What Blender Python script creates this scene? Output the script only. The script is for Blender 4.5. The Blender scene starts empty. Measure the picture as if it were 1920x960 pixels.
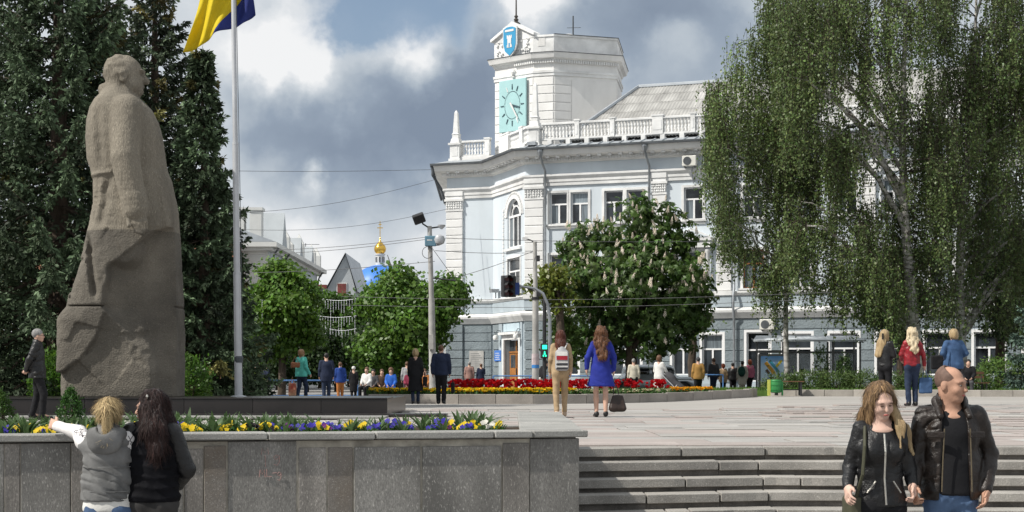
import bpy, math, random
import numpy as np
from mathutils import Vector, Matrix

random.seed(7)
rng = np.random.default_rng(7)
SC = bpy.context.scene
COL = SC.collection
R = math.radians

# ------------------------------------------------------------------ camera
# the eye is 1.7 m above the lower pavement; the upper square is z = 0
FPX, HZ, CZ = 3000.0, 705.0, 0.8
cam_d = bpy.data.cameras.new('camera')
cam = bpy.data.objects.new('camera', cam_d)
COL.objects.link(cam)
cam.location = (0, 0, CZ)
cam.rotation_euler = (R(90), 0, 0)
cam_d.sensor_width = 36.0
cam_d.lens = FPX / 1920 * 36.0
cam_d.shift_y = (HZ - 480) / 1920
cam_d.clip_start = 0.1
cam_d.clip_end = 3000
SC.camera = cam

def wx(px, d): return (px - 960.0) / FPX * d
def wz(py, d): return CZ + (HZ - py) * d / FPX

# ------------------------------------------------------------------ sun and sky
SUN_EL, SUN_DIR = R(47), Vector((-0.915, -0.40, 0)).normalized()   # direction towards the sun, from the left and a little behind
to_sun = Vector((SUN_DIR.x * math.cos(SUN_EL), SUN_DIR.y * math.cos(SUN_EL), math.sin(SUN_EL)))
sl = bpy.data.lights.new('sun', 'SUN')
sl.energy = 5.0
sl.angle = R(0.53)
sl.color = (1.0, 0.955, 0.88)
so = bpy.data.objects.new('sun', sl)
COL.objects.link(so)
so.location = (-40, -20, 60)
so.rotation_euler = to_sun.to_track_quat('Z', 'Y').to_euler()

SC.view_settings.view_transform = 'Standard'
SC.view_settings.look = 'None'
SC.view_settings.exposure = 0.0
SC.view_settings.gamma = 1.0
SC.view_settings.use_curve_mapping = False

def build_world():
    w = bpy.data.worlds.new('World')
    SC.world = w
    w.use_nodes = True
    nt = w.node_tree
    nt.nodes.clear()
    N, L = nt.nodes.new, nt.links.new
    out = N('ShaderNodeOutputWorld')
    sky = N('ShaderNodeTexSky')
    sky.sky_type = 'NISHITA'
    sky.sun_disc = False
    sky.sun_elevation = SUN_EL
    sky.sun_rotation = math.atan2(SUN_DIR.x, SUN_DIR.y)
    sky.air_density = 1.0
    sky.dust_density = 1.5
    bg1 = N('ShaderNodeBackground')
    bg1.inputs['Strength'].default_value = 0.11
    L(sky.outputs[0], bg1.inputs[0])
    tc = N('ShaderNodeTexCoord')
    def vmath(op, a, b=None, s=None):
        n = N('ShaderNodeVectorMath'); n.operation = op
        for i, v in enumerate((a, b)):
            if v is None: continue
            if hasattr(v, 'is_linked') or isinstance(v, bpy.types.NodeSocket): L(v, n.inputs[i])
            else: n.inputs[i].default_value = v
        if s is not None: n.inputs['Scale'].default_value = s
        return n
    def m(op, a, b=0.0, clamp=False):
        n = N('ShaderNodeMath'); n.operation = op; n.use_clamp = clamp
        for i, v in enumerate((a, b)):
            if isinstance(v, bpy.types.NodeSocket): L(v, n.inputs[i])
            else: n.inputs[i].default_value = v
        return n.outputs[0]
    def ramp(v, a, b):
        n = N('ShaderNodeMapRange'); n.interpolation_type = 'SMOOTHSTEP'
        L(v, n.inputs['Value']); n.inputs['From Min'].default_value = a; n.inputs['From Max'].default_value = b
        return n.outputs[0]
    def noise(vec, scale, detail, rough, w_=0.0, dist=0.0):
        n = N('ShaderNodeTexNoise'); n.noise_dimensions = '4D'
        L(vec, n.inputs['Vector']); n.inputs['Scale'].default_value = scale
        n.inputs['Detail'].default_value = detail; n.inputs['Roughness'].default_value = rough
        n.inputs['W'].default_value = w_; n.inputs['Distortion'].default_value = dist
        return n
    d0 = tc.outputs['Generated']
    warp = noise(d0, 9.0, 5, 0.55, 3.3)
    wv = vmath('SUBTRACT', warp.outputs['Color'], (0.5, 0.5, 0.5))
    wv = vmath('SCALE', wv.outputs[0], s=0.10)
    d1 = vmath('ADD', d0, wv.outputs[0]).outputs[0]
    warp2 = noise(d0, 34.0, 5, 0.6, 6.1)
    wv2 = vmath('SCALE', vmath('SUBTRACT', warp2.outputs['Color'], (0.5, 0.5, 0.5)).outputs[0], s=0.035)
    d1 = vmath('ADD', d1, wv2.outputs[0]).outputs[0]
    st = vmath('MULTIPLY', d1, (1, 1, 1.5)).outputs[0]
    n1 = noise(st, 7.0, 8, 0.55, 1.7).outputs['Fac']          # billows
    n2 = noise(st, 2.6, 4, 0.5, 8.4).outputs['Fac']           # large light and dark masses
    n3 = noise(st, 3.4, 5, 0.5, 5.1).outputs['Fac']           # gaps of blue
    def blob(px, py, rx, lo=0.05):
        v = Vector(((px - 960) / FPX, 1.0, (HZ - py) / FPX)).normalized()
        dn = vmath('DISTANCE', d1, tuple(v)).outputs['Value']
        return m('SUBTRACT', 1.0, ramp(dn, rx * lo / FPX, rx / FPX))
    def total(items):
        acc = None
        for px, py, rx, a in items:
            t = m('MULTIPLY', blob(px, py, rx), a)
            acc = t if acc is None else m('ADD', acc, t)
        return acc
    dark = total([(560, 215, 210, .55), (850, 185, 230, .62), (700, 265, 240, .5), (480, 170, 130, .35), (1150, 30, 260, .42), (1260, 70, 200, .3), (930, 140, 120, .25)])
    lite = total([(560, 120, 150, .6), (740, 115, 110, .65), (500, 60, 140, .3), (580, 315, 55, .55), (640, 390, 240, .26), (1000, 15, 110, .55), (640, 215, 60, .4), (1240, 100, 80, .35), (820, 350, 160, .3), (850, 60, 90, .3)])
    gap = total([(690, 40, 120, .55), (830, 30, 150, .55), (960, 40, 100, .2), (620, 20, 110, .4), (880, 310, 150, .2)])
    v = m('ADD', m('MULTIPLY', n2, 0.75), m('MULTIPLY', n1, 0.75))
    v = m('ADD', m('SUBTRACT', m('ADD', v, lite), m('MULTIPLY', dark, 0.92)), 0.08)
    cr = N('ShaderNodeValToRGB')
    L(v, cr.inputs[0])
    e = cr.color_ramp.elements
    e[0].position = 0.12; e[0].color = (0.25, 0.31, 0.405, 1)
    e[1].position = 1.0; e[1].color = (0.97, 0.98, 0.99, 1)
    for p, c in ((0.40, (0.34, 0.41, 0.505, 1)), (0.62, (0.51, 0.575, 0.645, 1)), (0.82, (0.68, 0.73, 0.78, 1))):
        k = cr.color_ramp.elements.new(p); k.color = c
    bg2 = N('ShaderNodeBackground')
    L(cr.outputs[0], bg2.inputs[0])
    bg2.inputs['Strength'].default_value = 0.92
    g = ramp(m('ADD', m('SUBTRACT', n3, m('MULTIPLY', n1, 0.35)), gap), 0.42, 0.85)
    mask = m('SUBTRACT', 1.0, m('MULTIPLY', g, 0.9), True)
    mix = N('ShaderNodeMixShader')
    L(mask, mix.inputs[0]); L(bg1.outputs[0], mix.inputs[1]); L(bg2.outputs[0], mix.inputs[2])
    L(mix.outputs[0], out.inputs[0])
build_world()

# ------------------------------------------------------------------ materials
MATS = {}
def pm(name, col, rough=0.8, var=0.12, scale=3.0, bump=0.15, bscale=30.0, metal=0.0, spec=0.4, col2=None, stretch=(1, 1, 1),
       speck=0.0, dirt=0.0, attr=False, transl=0.0, coat=0.0, bdist=0.01, rvar=0.0):
    """procedural material: base colour with two scales of noise, optional specks, stains, leaf colour attribute"""
    if name in MATS: return MATS[name]
    m = bpy.data.materials.new(name); MATS[name] = m
    m.use_nodes = True
    nt = m.node_tree; N, L = nt.nodes.new, nt.links.new
    b = nt.nodes['Principled BSDF']
    b.inputs['Roughness'].default_value = rough
    b.inputs['Metallic'].default_value = metal
    b.inputs['Specular IOR Level'].default_value = spec
    if coat: b.inputs['Coat Weight'].default_value = coat; b.inputs['Coat Roughness'].default_value = 0.1
    tc = N('ShaderNodeTexCoord'); oi = N('ShaderNodeObjectInfo')
    mp = N('ShaderNodeMapping'); mp.inputs['Scale'].default_value = stretch
    L(tc.outputs['Object'], mp.inputs['Vector'])
    cmb = N('ShaderNodeCombineXYZ')
    mu = N('ShaderNodeMath'); mu.operation = 'MULTIPLY'; mu.inputs[1].default_value = 37.0
    L(oi.outputs['Random'], mu.inputs[0])
    for i in range(3): L(mu.outputs[0], cmb.inputs[i])
    L(cmb.outputs[0], mp.inputs['Location'])
    def noise(sc, det=4, ro=0.55):
        n = N('ShaderNodeTexNoise'); n.inputs['Scale'].default_value = sc; n.inputs['Detail'].default_value = det
        n.inputs['Roughness'].default_value = ro; L(mp.outputs[0], n.inputs['Vector']); return n.outputs['Fac']
    def mixc(f, a, bb, mode='MIX'):
        n = N('ShaderNodeMix'); n.data_type = 'RGBA'; n.blend_type = mode
        for s, v in ((n.inputs[0], f), (n.inputs[6], a), (n.inputs[7], bb)):
            if isinstance(v, bpy.types.NodeSocket): L(v, s)
            else: s.default_value = v if isinstance(v, float) else tuple(v)
        return n.outputs[2]
    def mr(v, a, c, lo, hi):
        n = N('ShaderNodeMapRange'); L(v, n.inputs[0]); n.inputs[1].default_value = a; n.inputs[2].default_value = c
        n.inputs[3].default_value = lo; n.inputs[4].default_value = hi; return n.outputs[0]
    c4 = lambda c: (c[0], c[1], c[2], 1.0)
    if attr:
        at = N('ShaderNodeAttribute'); at.attribute_name = 'Col'
        colr = at.outputs['Color']
    else:
        n1 = noise(scale)
        if col2 is None: col2 = tuple(max(0.0, c * (1 - 2.2 * var)) for c in col); cA = tuple(min(1, c * (1 + var)) for c in col)
        else: cA = col
        colr = mixc(mr(n1, 0.3, 0.7, 0.0, 1.0), c4(cA), c4(col2))
        if rvar:
            colr = mixc(1.0, colr, mixc(oi.outputs['Random'], c4((1 - rvar,) * 3), c4((1 + rvar,) * 3)), 'MULTIPLY')
        if speck:
            colr = mixc(mr(noise(bscale * 2.2, 2, 0.7), 0.35, 0.65, 0.0, speck), colr, c4(tuple(c * 0.3 for c in col)))
            colr = mixc(mr(noise(bscale * 1.6, 2, 0.7), 0.58, 0.75, 0.0, speck), colr, c4(tuple(min(1, c * 2.4) for c in col)))
        if dirt:
            colr = mixc(mr(noise(scale * 0.35, 6, 0.65), 0.5, 0.75, 0.0, dirt), colr, c4((0.05, 0.045, 0.04)))
    L(colr, b.inputs['Base Color'])
    if bump:
        bp = N('ShaderNodeBump'); bp.inputs['Strength'].default_value = bump; bp.inputs['Distance'].default_value = bdist
        L(noise(bscale, 5, 0.6), bp.inputs['Height']); L(bp.outputs[0], b.inputs['Normal'])
    if transl:
        tr = N('ShaderNodeBsdfTranslucent'); L(colr, tr.inputs[0])
        mx = N('ShaderNodeMixShader'); mx.inputs[0].default_value = transl
        L(b.outputs[0], mx.inputs[1]); L(tr.outputs[0], mx.inputs[2])
        L(mx.outputs[0], nt.nodes['Material Output'].inputs[0])
    return m

def emis(name, col, s):
    if name in MATS: return MATS[name]
    m = bpy.data.materials.new(name); MATS[name] = m; m.use_nodes = True
    b = m.node_tree.nodes['Principled BSDF']
    b.inputs['Base Color'].default_value = (*col, 1); b.inputs['Emission Color'].default_value = (*col, 1)
    b.inputs['Emission Strength'].default_value = s
    return m

# ------------------------------------------------------------------ object helpers
def tag(o, label=None, cat=None, group=None, kind=None):
    if label: o['label'] = label
    if cat: o['category'] = cat
    if group: o['group'] = group
    if kind: o['kind'] = kind
    return o

def link(name, data, parent=None, mat=None):
    o = bpy.data.objects.new(name, data); COL.objects.link(o)
    if parent: o.parent = parent
    if mat is not None and data is not None and not data.materials: data.materials.append(mat)
    return o

def thing(name, label, cat, loc=(0, 0, 0), rz=0.0, group=None):
    o = bpy.data.objects.new(name, None); COL.objects.link(o)
    o.empty_display_size = 0.2
    o.location = loc; o.rotation_euler = (0, 0, rz)
    return tag(o, label, cat, group)

def copy_tree(o, parent=None):
    c = o.copy(); COL.objects.link(c)
    if parent: c.parent = parent
    for ch in list(o.children): copy_tree(ch, c)
    return c

def mesh_np(name, V, F, mat=None, smooth=False, col=None):
    """fast mesh from arrays; F is (n,3) or (n,4)"""
    V = np.asarray(V, np.float32); F = np.asarray(F, np.int32)
    me = bpy.data.meshes.new(name)
    me.vertices.add(len(V)); me.vertices.foreach_set('co', V.ravel())
    k = F.shape[1]
    me.loops.add(F.size); me.loops.foreach_set('vertex_index', F.ravel())
    me.polygons.add(len(F)); me.polygons.foreach_set('loop_start', np.arange(0, F.size, k, dtype=np.int32))
    me.polygons.foreach_set('loop_total', np.full(len(F), k, np.int32))
    if smooth: me.polygons.foreach_set('use_smooth', np.ones(len(F), bool))
    if col is not None:
        a = me.color_attributes.new('Col', 'FLOAT_COLOR', 'POINT')
        a.data.foreach_set('color', np.c_[col, np.ones(len(col))].astype(np.float32).ravel())
    me.update(calc_edges=True)
    if mat is not None: me.materials.append(mat)
    return me

class MB:
    """collects simple solids, links them as one mesh"""
    def __init__(s): s.v = []; s.f = []
    def add(s, vs, fs):
        n = len(s.v); s.v += [tuple(v) for v in vs]; s.f += [tuple(i + n for i in f) for f in fs]; return s
    def box(s, x0, x1, y0, y1, z0, z1, M=None):
        vs = [(x, y, z) for z in (z0, z1) for y in (y0, y1) for x in (x0, x1)]
        if M is not None: vs = [M @ Vector(v) for v in vs]
        return s.add(vs, [(0, 2, 3, 1), (4, 5, 7, 6), (0, 1, 5, 4), (2, 6, 7, 3), (0, 4, 6, 2), (1, 3, 7, 5)])
    def tube(s, pts, r, n=8, cap=True):
        pts = [Vector(p) for p in pts]
        rs = r if isinstance(r, (list, tuple)) else [r] * len(pts)
        base = len(s.v); prev = None
        for i, p in enumerate(pts):
            t = (pts[min(i + 1, len(pts) - 1)] - pts[max(i - 1, 0)]).normalized()
            if prev is None:
                a = t.orthogonal().normalized()
            else:
                a = (prev - t * prev.dot(t)).normalized()
            prev = a; b = t.cross(a)
            for k in range(n):
                q = 2 * math.pi * k / n
                s.v.append(tuple(p + (a * math.cos(q) + b * math.sin(q)) * rs[i]))
        for i in range(len(pts) - 1):
            for k in range(n):
                k2 = (k + 1) % n
                s.f.append((base + i * n + k, base + i * n + k2, base + (i + 1) * n + k2, base + (i + 1) * n + k))
        if cap:
            s.f.append(tuple(base + k for k in range(n))[::-1])
            s.f.append(tuple(base + (len(pts) - 1) * n + k for k in range(n)))
        return s
    def lathe(s, prof, n=12, c=(0, 0, 0), sx=1.0, sy=1.0):
        base = len(s.v)
        for r, z in prof:
            for k in range(n):
                q = 2 * math.pi * k / n
                s.v.append((c[0] + r * sx * math.cos(q), c[1] + r * sy * math.sin(q), c[2] + z))
        for i in range(len(prof) - 1):
            for k in range(n):
                k2 = (k + 1) % n
                s.f.append((base + i * n + k, base + i * n + k2, base + (i + 1) * n + k2, base + (i + 1) * n + k))
        s.f.append(tuple(base + k for k in range(n))[::-1])
        s.f.append(tuple(base + (len(prof) - 1) * n + k for k in range(n)))
        return s
    def prism(s, poly, y0, y1, M=None):
        """polygon given in x,z, extruded from y0 to y1"""
        n = len(poly)
        vs = [(x, y0, z) for x, z in poly] + [(x, y1, z) for x, z in poly]
        if M is not None: vs = [M @ Vector(v) for v in vs]
        fs = [tuple(range(n)), tuple(range(2 * n - 1, n - 1, -1))]
        for i in range(n):
            j = (i + 1) % n
            fs.append((i, i + n, j + n, j))
        return s.add(vs, fs)
    def slab(s, poly, z0, z1):
        """polygon given in x,y (counter-clockwise), extruded from z0 to z1"""
        n = len(poly)
        vs = [(x, y, z0) for x, y in poly] + [(x, y, z1) for x, y in poly]
        fs = [tuple(range(n - 1, -1, -1)), tuple(range(n, 2 * n))]
        for i in range(n):
            j = (i + 1) % n
            fs.append((i, j, j + n, i + n))
        return s.add(vs, fs)
    def mesh(s, name, mat=None, smooth=False):
        me = bpy.data.meshes.new(name); me.from_pydata(s.v, [], s.f)
        if smooth:
            me.polygons.foreach_set('use_smooth', np.ones(len(s.f), bool))
        me.update()
        if mat is not None: me.materials.append(mat)
        return me
    def build(s, name, mat, parent=None, smooth=False, bevel=0.0):
        o = link(name, s.mesh(name, mat, smooth), parent)
        if bevel:
            b = o.modifiers.new('bevel', 'BEVEL'); b.width = bevel; b.segments = 1; b.limit_method = 'ANGLE'
        if smooth:
            try: o.data.set_sharp_from_angle(angle=R(42))
            except Exception: pass
        return o

# ------------------------------------------------------------------ distance fields meshed on a grid (people, statue, bags)
_NG = {}
def vnoise(x, y, z, seed=0):
    """smooth value noise, broadcastable arrays"""
    if seed not in _NG: _NG[seed] = np.random.default_rng(seed).random((32, 32, 32), dtype=np.float32) * 2 - 1
    g = _NG[seed]
    x, y, z = np.broadcast_arrays(x, y, z)
    xi, yi, zi = np.floor(x).astype(int), np.floor(y).astype(int), np.floor(z).astype(int)
    fx, fy, fz = x - xi, y - yi, z - zi
    fx, fy, fz = fx * fx * (3 - 2 * fx), fy * fy * (3 - 2 * fy), fz * fz * (3 - 2 * fz)
    out = 0
    for a in (0, 1):
        for b in (0, 1):
            for c in (0, 1):
                out = out + g[(xi + a) % 32, (yi + b) % 32, (zi + c) % 32] * (fx if a else 1 - fx) * (fy if b else 1 - fy) * (fz if c else 1 - fz)
    return out

class SDF:
    def __init__(s, lo, hi, h):
        s.h = h; s.lo = np.array(lo, float)
        n = np.ceil((np.array(hi, float) - s.lo) / h).astype(int) + 1
        s.ax = [s.lo[i] + h * np.arange(n[i]) for i in range(3)]
        s.D = np.full(tuple(n), 0.5, np.float32)
        s.o = np.zeros(3); s.R = np.eye(3)
    def frame(s, o=(0, 0, 0), Rm=None):
        s.o = np.array(o, float); s.R = np.eye(3) if Rm is None else np.array(Rm, float)
    def T(s, p): return s.o + s.R @ np.array(p, float)
    def sub(s, lo, hi):
        sl = []
        for i in range(3):
            a = max(0, int(np.floor((lo[i] - s.lo[i]) / s.h))); b = min(len(s.ax[i]), int(np.ceil((hi[i] - s.lo[i]) / s.h)) + 1)
            if b <= a: return None, None
            sl.append(slice(a, b))
        X, Y, Z = s.ax[0][sl[0]][:, None, None], s.ax[1][sl[1]][None, :, None], s.ax[2][sl[2]][None, None, :]
        return tuple(sl), (X, Y, Z)
    def comb(s, sl, d, k, mode):
        A = s.D[sl]; d = d.astype(np.float32)
        if mode == 'u':
            if k > 0:
                t = np.clip(0.5 + 0.5 * (A - d) / k, 0, 1); s.D[sl] = A * (1 - t) + d * t - k * t * (1 - t)
            else: s.D[sl] = np.minimum(A, d)
        else:
            d = -d
            if k > 0:
                t = np.clip(0.5 - 0.5 * (A - d) / k, 0, 1); s.D[sl] = A * (1 - t) + d * t + k * t * (1 - t)
            else: s.D[sl] = np.maximum(A, d)
    def cone(s, a, b, ra, rb, k=0.02, sc=(1, 1, 1), mode='u'):
        a, b = s.T(a), s.T(b); sc = np.array(sc, float)
        mg = max(ra, rb) * sc.max() + k + 3 * s.h
        sl, P = s.sub(np.minimum(a, b) - mg, np.maximum(a, b) + mg)
        if sl is None: return
        ba = b - a; L2 = max(ba @ ba, 1e-9)
        t = np.clip(((P[0] - a[0]) * ba[0] + (P[1] - a[1]) * ba[1] + (P[2] - a[2]) * ba[2]) / L2, 0, 1)
        q = sum(((P[i] - a[i] - t * ba[i]) / sc[i]) ** 2 for i in range(3))
        s.comb(sl, (np.sqrt(q) - (ra + (rb - ra) * t)) * sc.min(), k, mode)
    def ell(s, c, r, k=0.02, mode='u', Rl=None):
        c = s.T(c); r = np.array(r, float); Rm = s.R if Rl is None else s.R @ np.array(Rl)
        mg = r.max() + k + 3 * s.h
        sl, P = s.sub(c - mg, c + mg)
        if sl is None: return
        p = [P[i] - c[i] for i in range(3)]
        q = 0
        for j in range(3): q = q + ((p[0] * Rm[0, j] + p[1] * Rm[1, j] + p[2] * Rm[2, j]) / r[j]) ** 2
        q = np.sqrt(q)
        s.comb(sl, (q - 1) * r.min() * (0.5 + 0.5 * np.minimum(1, r.max() / r.min())), k, mode)
    def box(s, c, hf, rd=0.01, k=0.01, mode='u', Rl=None):
        c = s.T(c); hf = np.array(hf, float); Rm = s.R if Rl is None else s.R @ np.array(Rl)
        mg = np.linalg.norm(hf) + k + 3 * s.h
        sl, P = s.sub(c - mg, c + mg)
        if sl is None: return
        p = [P[i] - c[i] for i in range(3)]
        q = [np.abs(p[0] * Rm[0, j] + p[1] * Rm[1, j] + p[2] * Rm[2, j]) - hf[j] + rd for j in range(3)]
        d = np.sqrt(sum(np.maximum(v, 0) ** 2 for v in q)) + np.minimum(np.maximum(np.maximum(q[0], q[1]), q[2]), 0) - rd
        s.comb(sl, d, k, mode)
    def fn(s, f, k=0.0, mode='u'):
        X, Y, Z = s.ax[0][:, None, None], s.ax[1][None, :, None], s.ax[2][None, None, :]
        d = np.broadcast_to(f(X, Y, Z), s.D.shape)
        s.comb((slice(None),) * 3, d, k, mode)
    def disp(s, f, band=.09):
        i, j, k = np.nonzero(np.abs(s.D) < band + 2 * s.h)          # only near the surface
        s.D[i, j, k] += np.asarray(f(s.ax[0][i], s.ax[1][j], s.ax[2][k]), np.float32)
    def mesh(s, name, mat=None, scale=1.0, smooth=True):
        D = s.D
        D[0], D[-1], D[:, 0], D[:, -1], D[:, :, 0], D[:, :, -1] = (0.3,) * 6
        S = D < 0
        nx, ny, nz = D.shape
        cnt = np.zeros((nx - 1, ny - 1, nz - 1), np.int8)
        for a in (0, 1):
            for b in (0, 1):
                for c in (0, 1): cnt += S[a:nx - 1 + a, b:ny - 1 + b, c:nz - 1 + c]
        act = (cnt > 0) & (cnt < 8)
        ci, cj, ck = np.nonzero(act)
        idx = np.full(act.shape, -1, np.int32); idx[ci, cj, ck] = np.arange(len(ci))
        pos = np.zeros((len(ci), 3)); w = np.zeros(len(ci))
        cs = [(a, b, c) for a in (0, 1) for b in (0, 1) for c in (0, 1)]
        for a in cs:
            for ax in range(3):
                if a[ax]: continue
                b = list(a); b[ax] = 1
                da, db = D[ci + a[0], cj + a[1], ck + a[2]], D[ci + b[0], cj + b[1], ck + b[2]]
                mk = (da < 0) != (db < 0)
                t = da[mk] / (da[mk] - db[mk])
                p = np.tile(np.array(a, float), (mk.sum(), 1)); p[:, ax] += t
                pos[mk] += p; w[mk] += 1
        pos /= np.maximum(w, 1)[:, None]
        V = ((np.c_[ci, cj, ck] + pos) * s.h + s.lo) * scale
        Fs = []
        def quads(ei, ej, ek, c4, inside):
            q = np.stack([idx[ei + o[0], ej + o[1], ek + o[2]] for o in c4], 1)
            q[~inside] = q[~inside][:, ::-1]; Fs.append(q)
        m = S[:-1, 1:-1, 1:-1] != S[1:, 1:-1, 1:-1]; i, j, k = np.nonzero(m); j += 1; k += 1
        quads(i, j, k, [(0, -1, -1), (0, 0, -1), (0, 0, 0), (0, -1, 0)], S[i, j, k])
        m = S[1:-1, :-1, 1:-1] != S[1:-1, 1:, 1:-1]; i, j, k = np.nonzero(m); i += 1; k += 1
        quads(i, j, k, [(-1, 0, -1), (-1, 0, 0), (0, 0, 0), (0, 0, -1)], S[i, j, k])
        m = S[1:-1, 1:-1, :-1] != S[1:-1, 1:-1, 1:]; i, j, k = np.nonzero(m); i += 1; j += 1
        quads(i, j, k, [(-1, -1, 0), (0, -1, 0), (0, 0, 0), (-1, 0, 0)], S[i, j, k])
        F = np.concatenate(Fs)
        return mesh_np(name, V, F, mat, smooth)

def rotz(a):
    c, s_ = math.cos(a), math.sin(a); return np.array([[c, -s_, 0], [s_, c, 0], [0, 0, 1]])
def rotx(a):
    c, s_ = math.cos(a), math.sin(a); return np.array([[1, 0, 0], [0, c, -s_], [0, s_, c]])
def roty(a):
    c, s_ = math.cos(a), math.sin(a); return np.array([[c, 0, s_], [0, 1, 0], [-s_, 0, c]])
# ------------------------------------------------------------------ ground
def sst(t): t = min(1.0, max(0.0, t)); return t * t * (3 - 2 * t)
def gz(x, y):                      # the square rises a little towards the right
    if y > 57.5: return -0.15
    return 0.12 * sst((x - 4) / 6) * sst((y - 22) / 10)

M_pave = pm('paving_bed', (0.30, 0.28, 0.26), 0.9, 0.15, 0.6, 0.3, 20, speck=0.2)
M_slab = [pm('paving_slab_grey', (0.385, 0.37, 0.35), 0.75, 0.10, 0.9, 0.3, 26, speck=0.25, dirt=0.3, rvar=0.06),
          pm('paving_slab_pink', (0.395, 0.345, 0.32), 0.75, 0.10, 0.9, 0.3, 26, speck=0.25, dirt=0.3, rvar=0.06),
          pm('paving_slab_pale', (0.395, 0.375, 0.35), 0.75, 0.10, 0.9, 0.3, 26, speck=0.22, dirt=0.25, rvar=0.06)]
M_granite = pm('granite_step', (0.37, 0.35, 0.32), 0.8, 0.14, 1.6, 0.55, 45, speck=0.45, dirt=0.45, rvar=0.08)
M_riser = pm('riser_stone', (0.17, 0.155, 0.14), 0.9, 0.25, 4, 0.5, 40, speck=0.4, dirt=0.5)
M_asph = pm('asphalt', (0.075, 0.075, 0.078), 0.9, 0.15, 0.8, 0.3, 40, speck=0.3)
M_walk = pm('sidewalk', (0.28, 0.27, 0.26), 0.9, 0.15, 0.8, 0.3, 40, speck=0.2)
M_soil = pm('soil', (0.055, 0.04, 0.03), 1.0, 0.3, 6, 0.8, 30, spec=0.1)
M_black = pm('black_granite', (0.022, 0.018, 0.017), 0.28, 0.2, 1.5, 0.03, 60, spec=0.5, speck=0.2)
M_wallg = [pm('wall_granite_a', (0.285, 0.275, 0.255), 0.55, 0.25, 2.6, 0.12, 60, speck=0.6, dirt=0.7, rvar=0.15, stretch=(1, 1, .35)),
           pm('wall_granite_b', (0.29, 0.27, 0.245), 0.55, 0.25, 3.2, 0.12, 60, speck=0.6, dirt=0.65, rvar=0.15, stretch=(1, 1, .35)),
           pm('wall_granite_rust', (0.26, 0.25, 0.235), 0.6, 0.1, 2.6, 0.15, 60, speck=0.5, col2=(0.22, 0.18, 0.14), dirt=0.5)]
M_coping = pm('coping_granite', (0.34, 0.335, 0.315), 0.75, 0.12, 2.0, 0.35, 60, speck=0.45, dirt=0.35, rvar=0.1)
M_mortar = pm('mortar', (0.42, 0.39, 0.33), 0.95, 0.2, 8, 0.5, 60, dirt=0.3)
M_kerb = pm('kerb_stone', (0.34, 0.31, 0.28), 0.85, 0.12, 1.5, 0.4, 40, speck=0.35, dirt=0.3, rvar=0.12)

# lower pavement in front of the steps
o = MB().slab([(-60, -40), (60, -40), (60, 18.6), (-60, 18.6)], -1.2, -0.9).build('lower_pavement', M_walk); tag(o, kind='structure')
# land to the horizon, at street level
o = MB().slab([(-1500, 57.5), (1500, 57.5), (1500, 2600), (-1500, 2600)], -0.6, -0.17).build('ground', M_walk); tag(o, kind='structure')
o = MB().slab([(-200, 66), (200, 66), (200, 78.5), (-200, 78.5)], -0.166, -0.160).build('road', M_asph); tag(o, kind='structure')
o = MB().slab([(-200, 57.4), (200, 57.4), (200, 66), (-200, 66)], -0.166, -0.15).build('pavement', M_walk); tag(o, kind='structure')
# the square: a sheet with the joints' dirt, slabs lie on it
xs = np.r_[np.arange(-60, -4, 8), np.arange(-4, 24.1, 1.0), np.arange(28, 61, 8)]; ys = np.r_[18.3:57.6:1.0, 57.5]
V = np.array([(x, y, gz(x, min(y, 57.4)) - 0.035) for y in ys for x in xs]); nx = len(xs)
F = [(j * nx + i, j * nx + i + 1, (j + 1) * nx + i + 1, (j + 1) * nx + i) for j in range(len(ys) - 1) for i in range(nx - 1)]
plaza = link('square', mesh_np('square', V, F, pm('square_stone', (0.38, 0.36, 0.335), 0.85, 0.1, 0.7, 0.3, 25, speck=0.2, dirt=0.25, stretch=(0.35, 1.6, 1)))); tag(plaza, kind='structure')
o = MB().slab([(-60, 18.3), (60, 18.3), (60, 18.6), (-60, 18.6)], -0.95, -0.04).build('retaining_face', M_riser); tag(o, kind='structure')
slab_me = {}
def slab_mesh(w, mi):
    if (w, mi) not in slab_me:
        slab_me[(w, mi)] = MB().box(-w / 2 + .006, w / 2 - .006, -.444, .444, -.05, 0).mesh('slab', M_slab[mi])
    return slab_me[(w, mi)]
y = 18.9; r_ = random.Random(3)
while y < 39:
    x = max(-2.2, wx(690, y)) - r_.random() * 1.2
    if y < 24.5: x = max(x, 0.62)
    while x < wx(1935, y):
        w = r_.choice((1.0, 1.35, 1.35, 1.8))
        o = link('slab', slab_mesh(w, r_.choice((0, 0, 1, 1, 2))), plaza)
        o.location = (x + w / 2, y, gz(x + w / 2, y) + r_.uniform(-.007, .007))
        o.rotation_euler = (r_.uniform(-.006, .006), r_.uniform(-.005, .005), r_.uniform(-.006, .006))
        if r_.random() < .3: o.scale = (r_.uniform(.975, 1), r_.uniform(.94, .99), 1)      # open, dirty joints
        x += w
    y += 0.9

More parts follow.
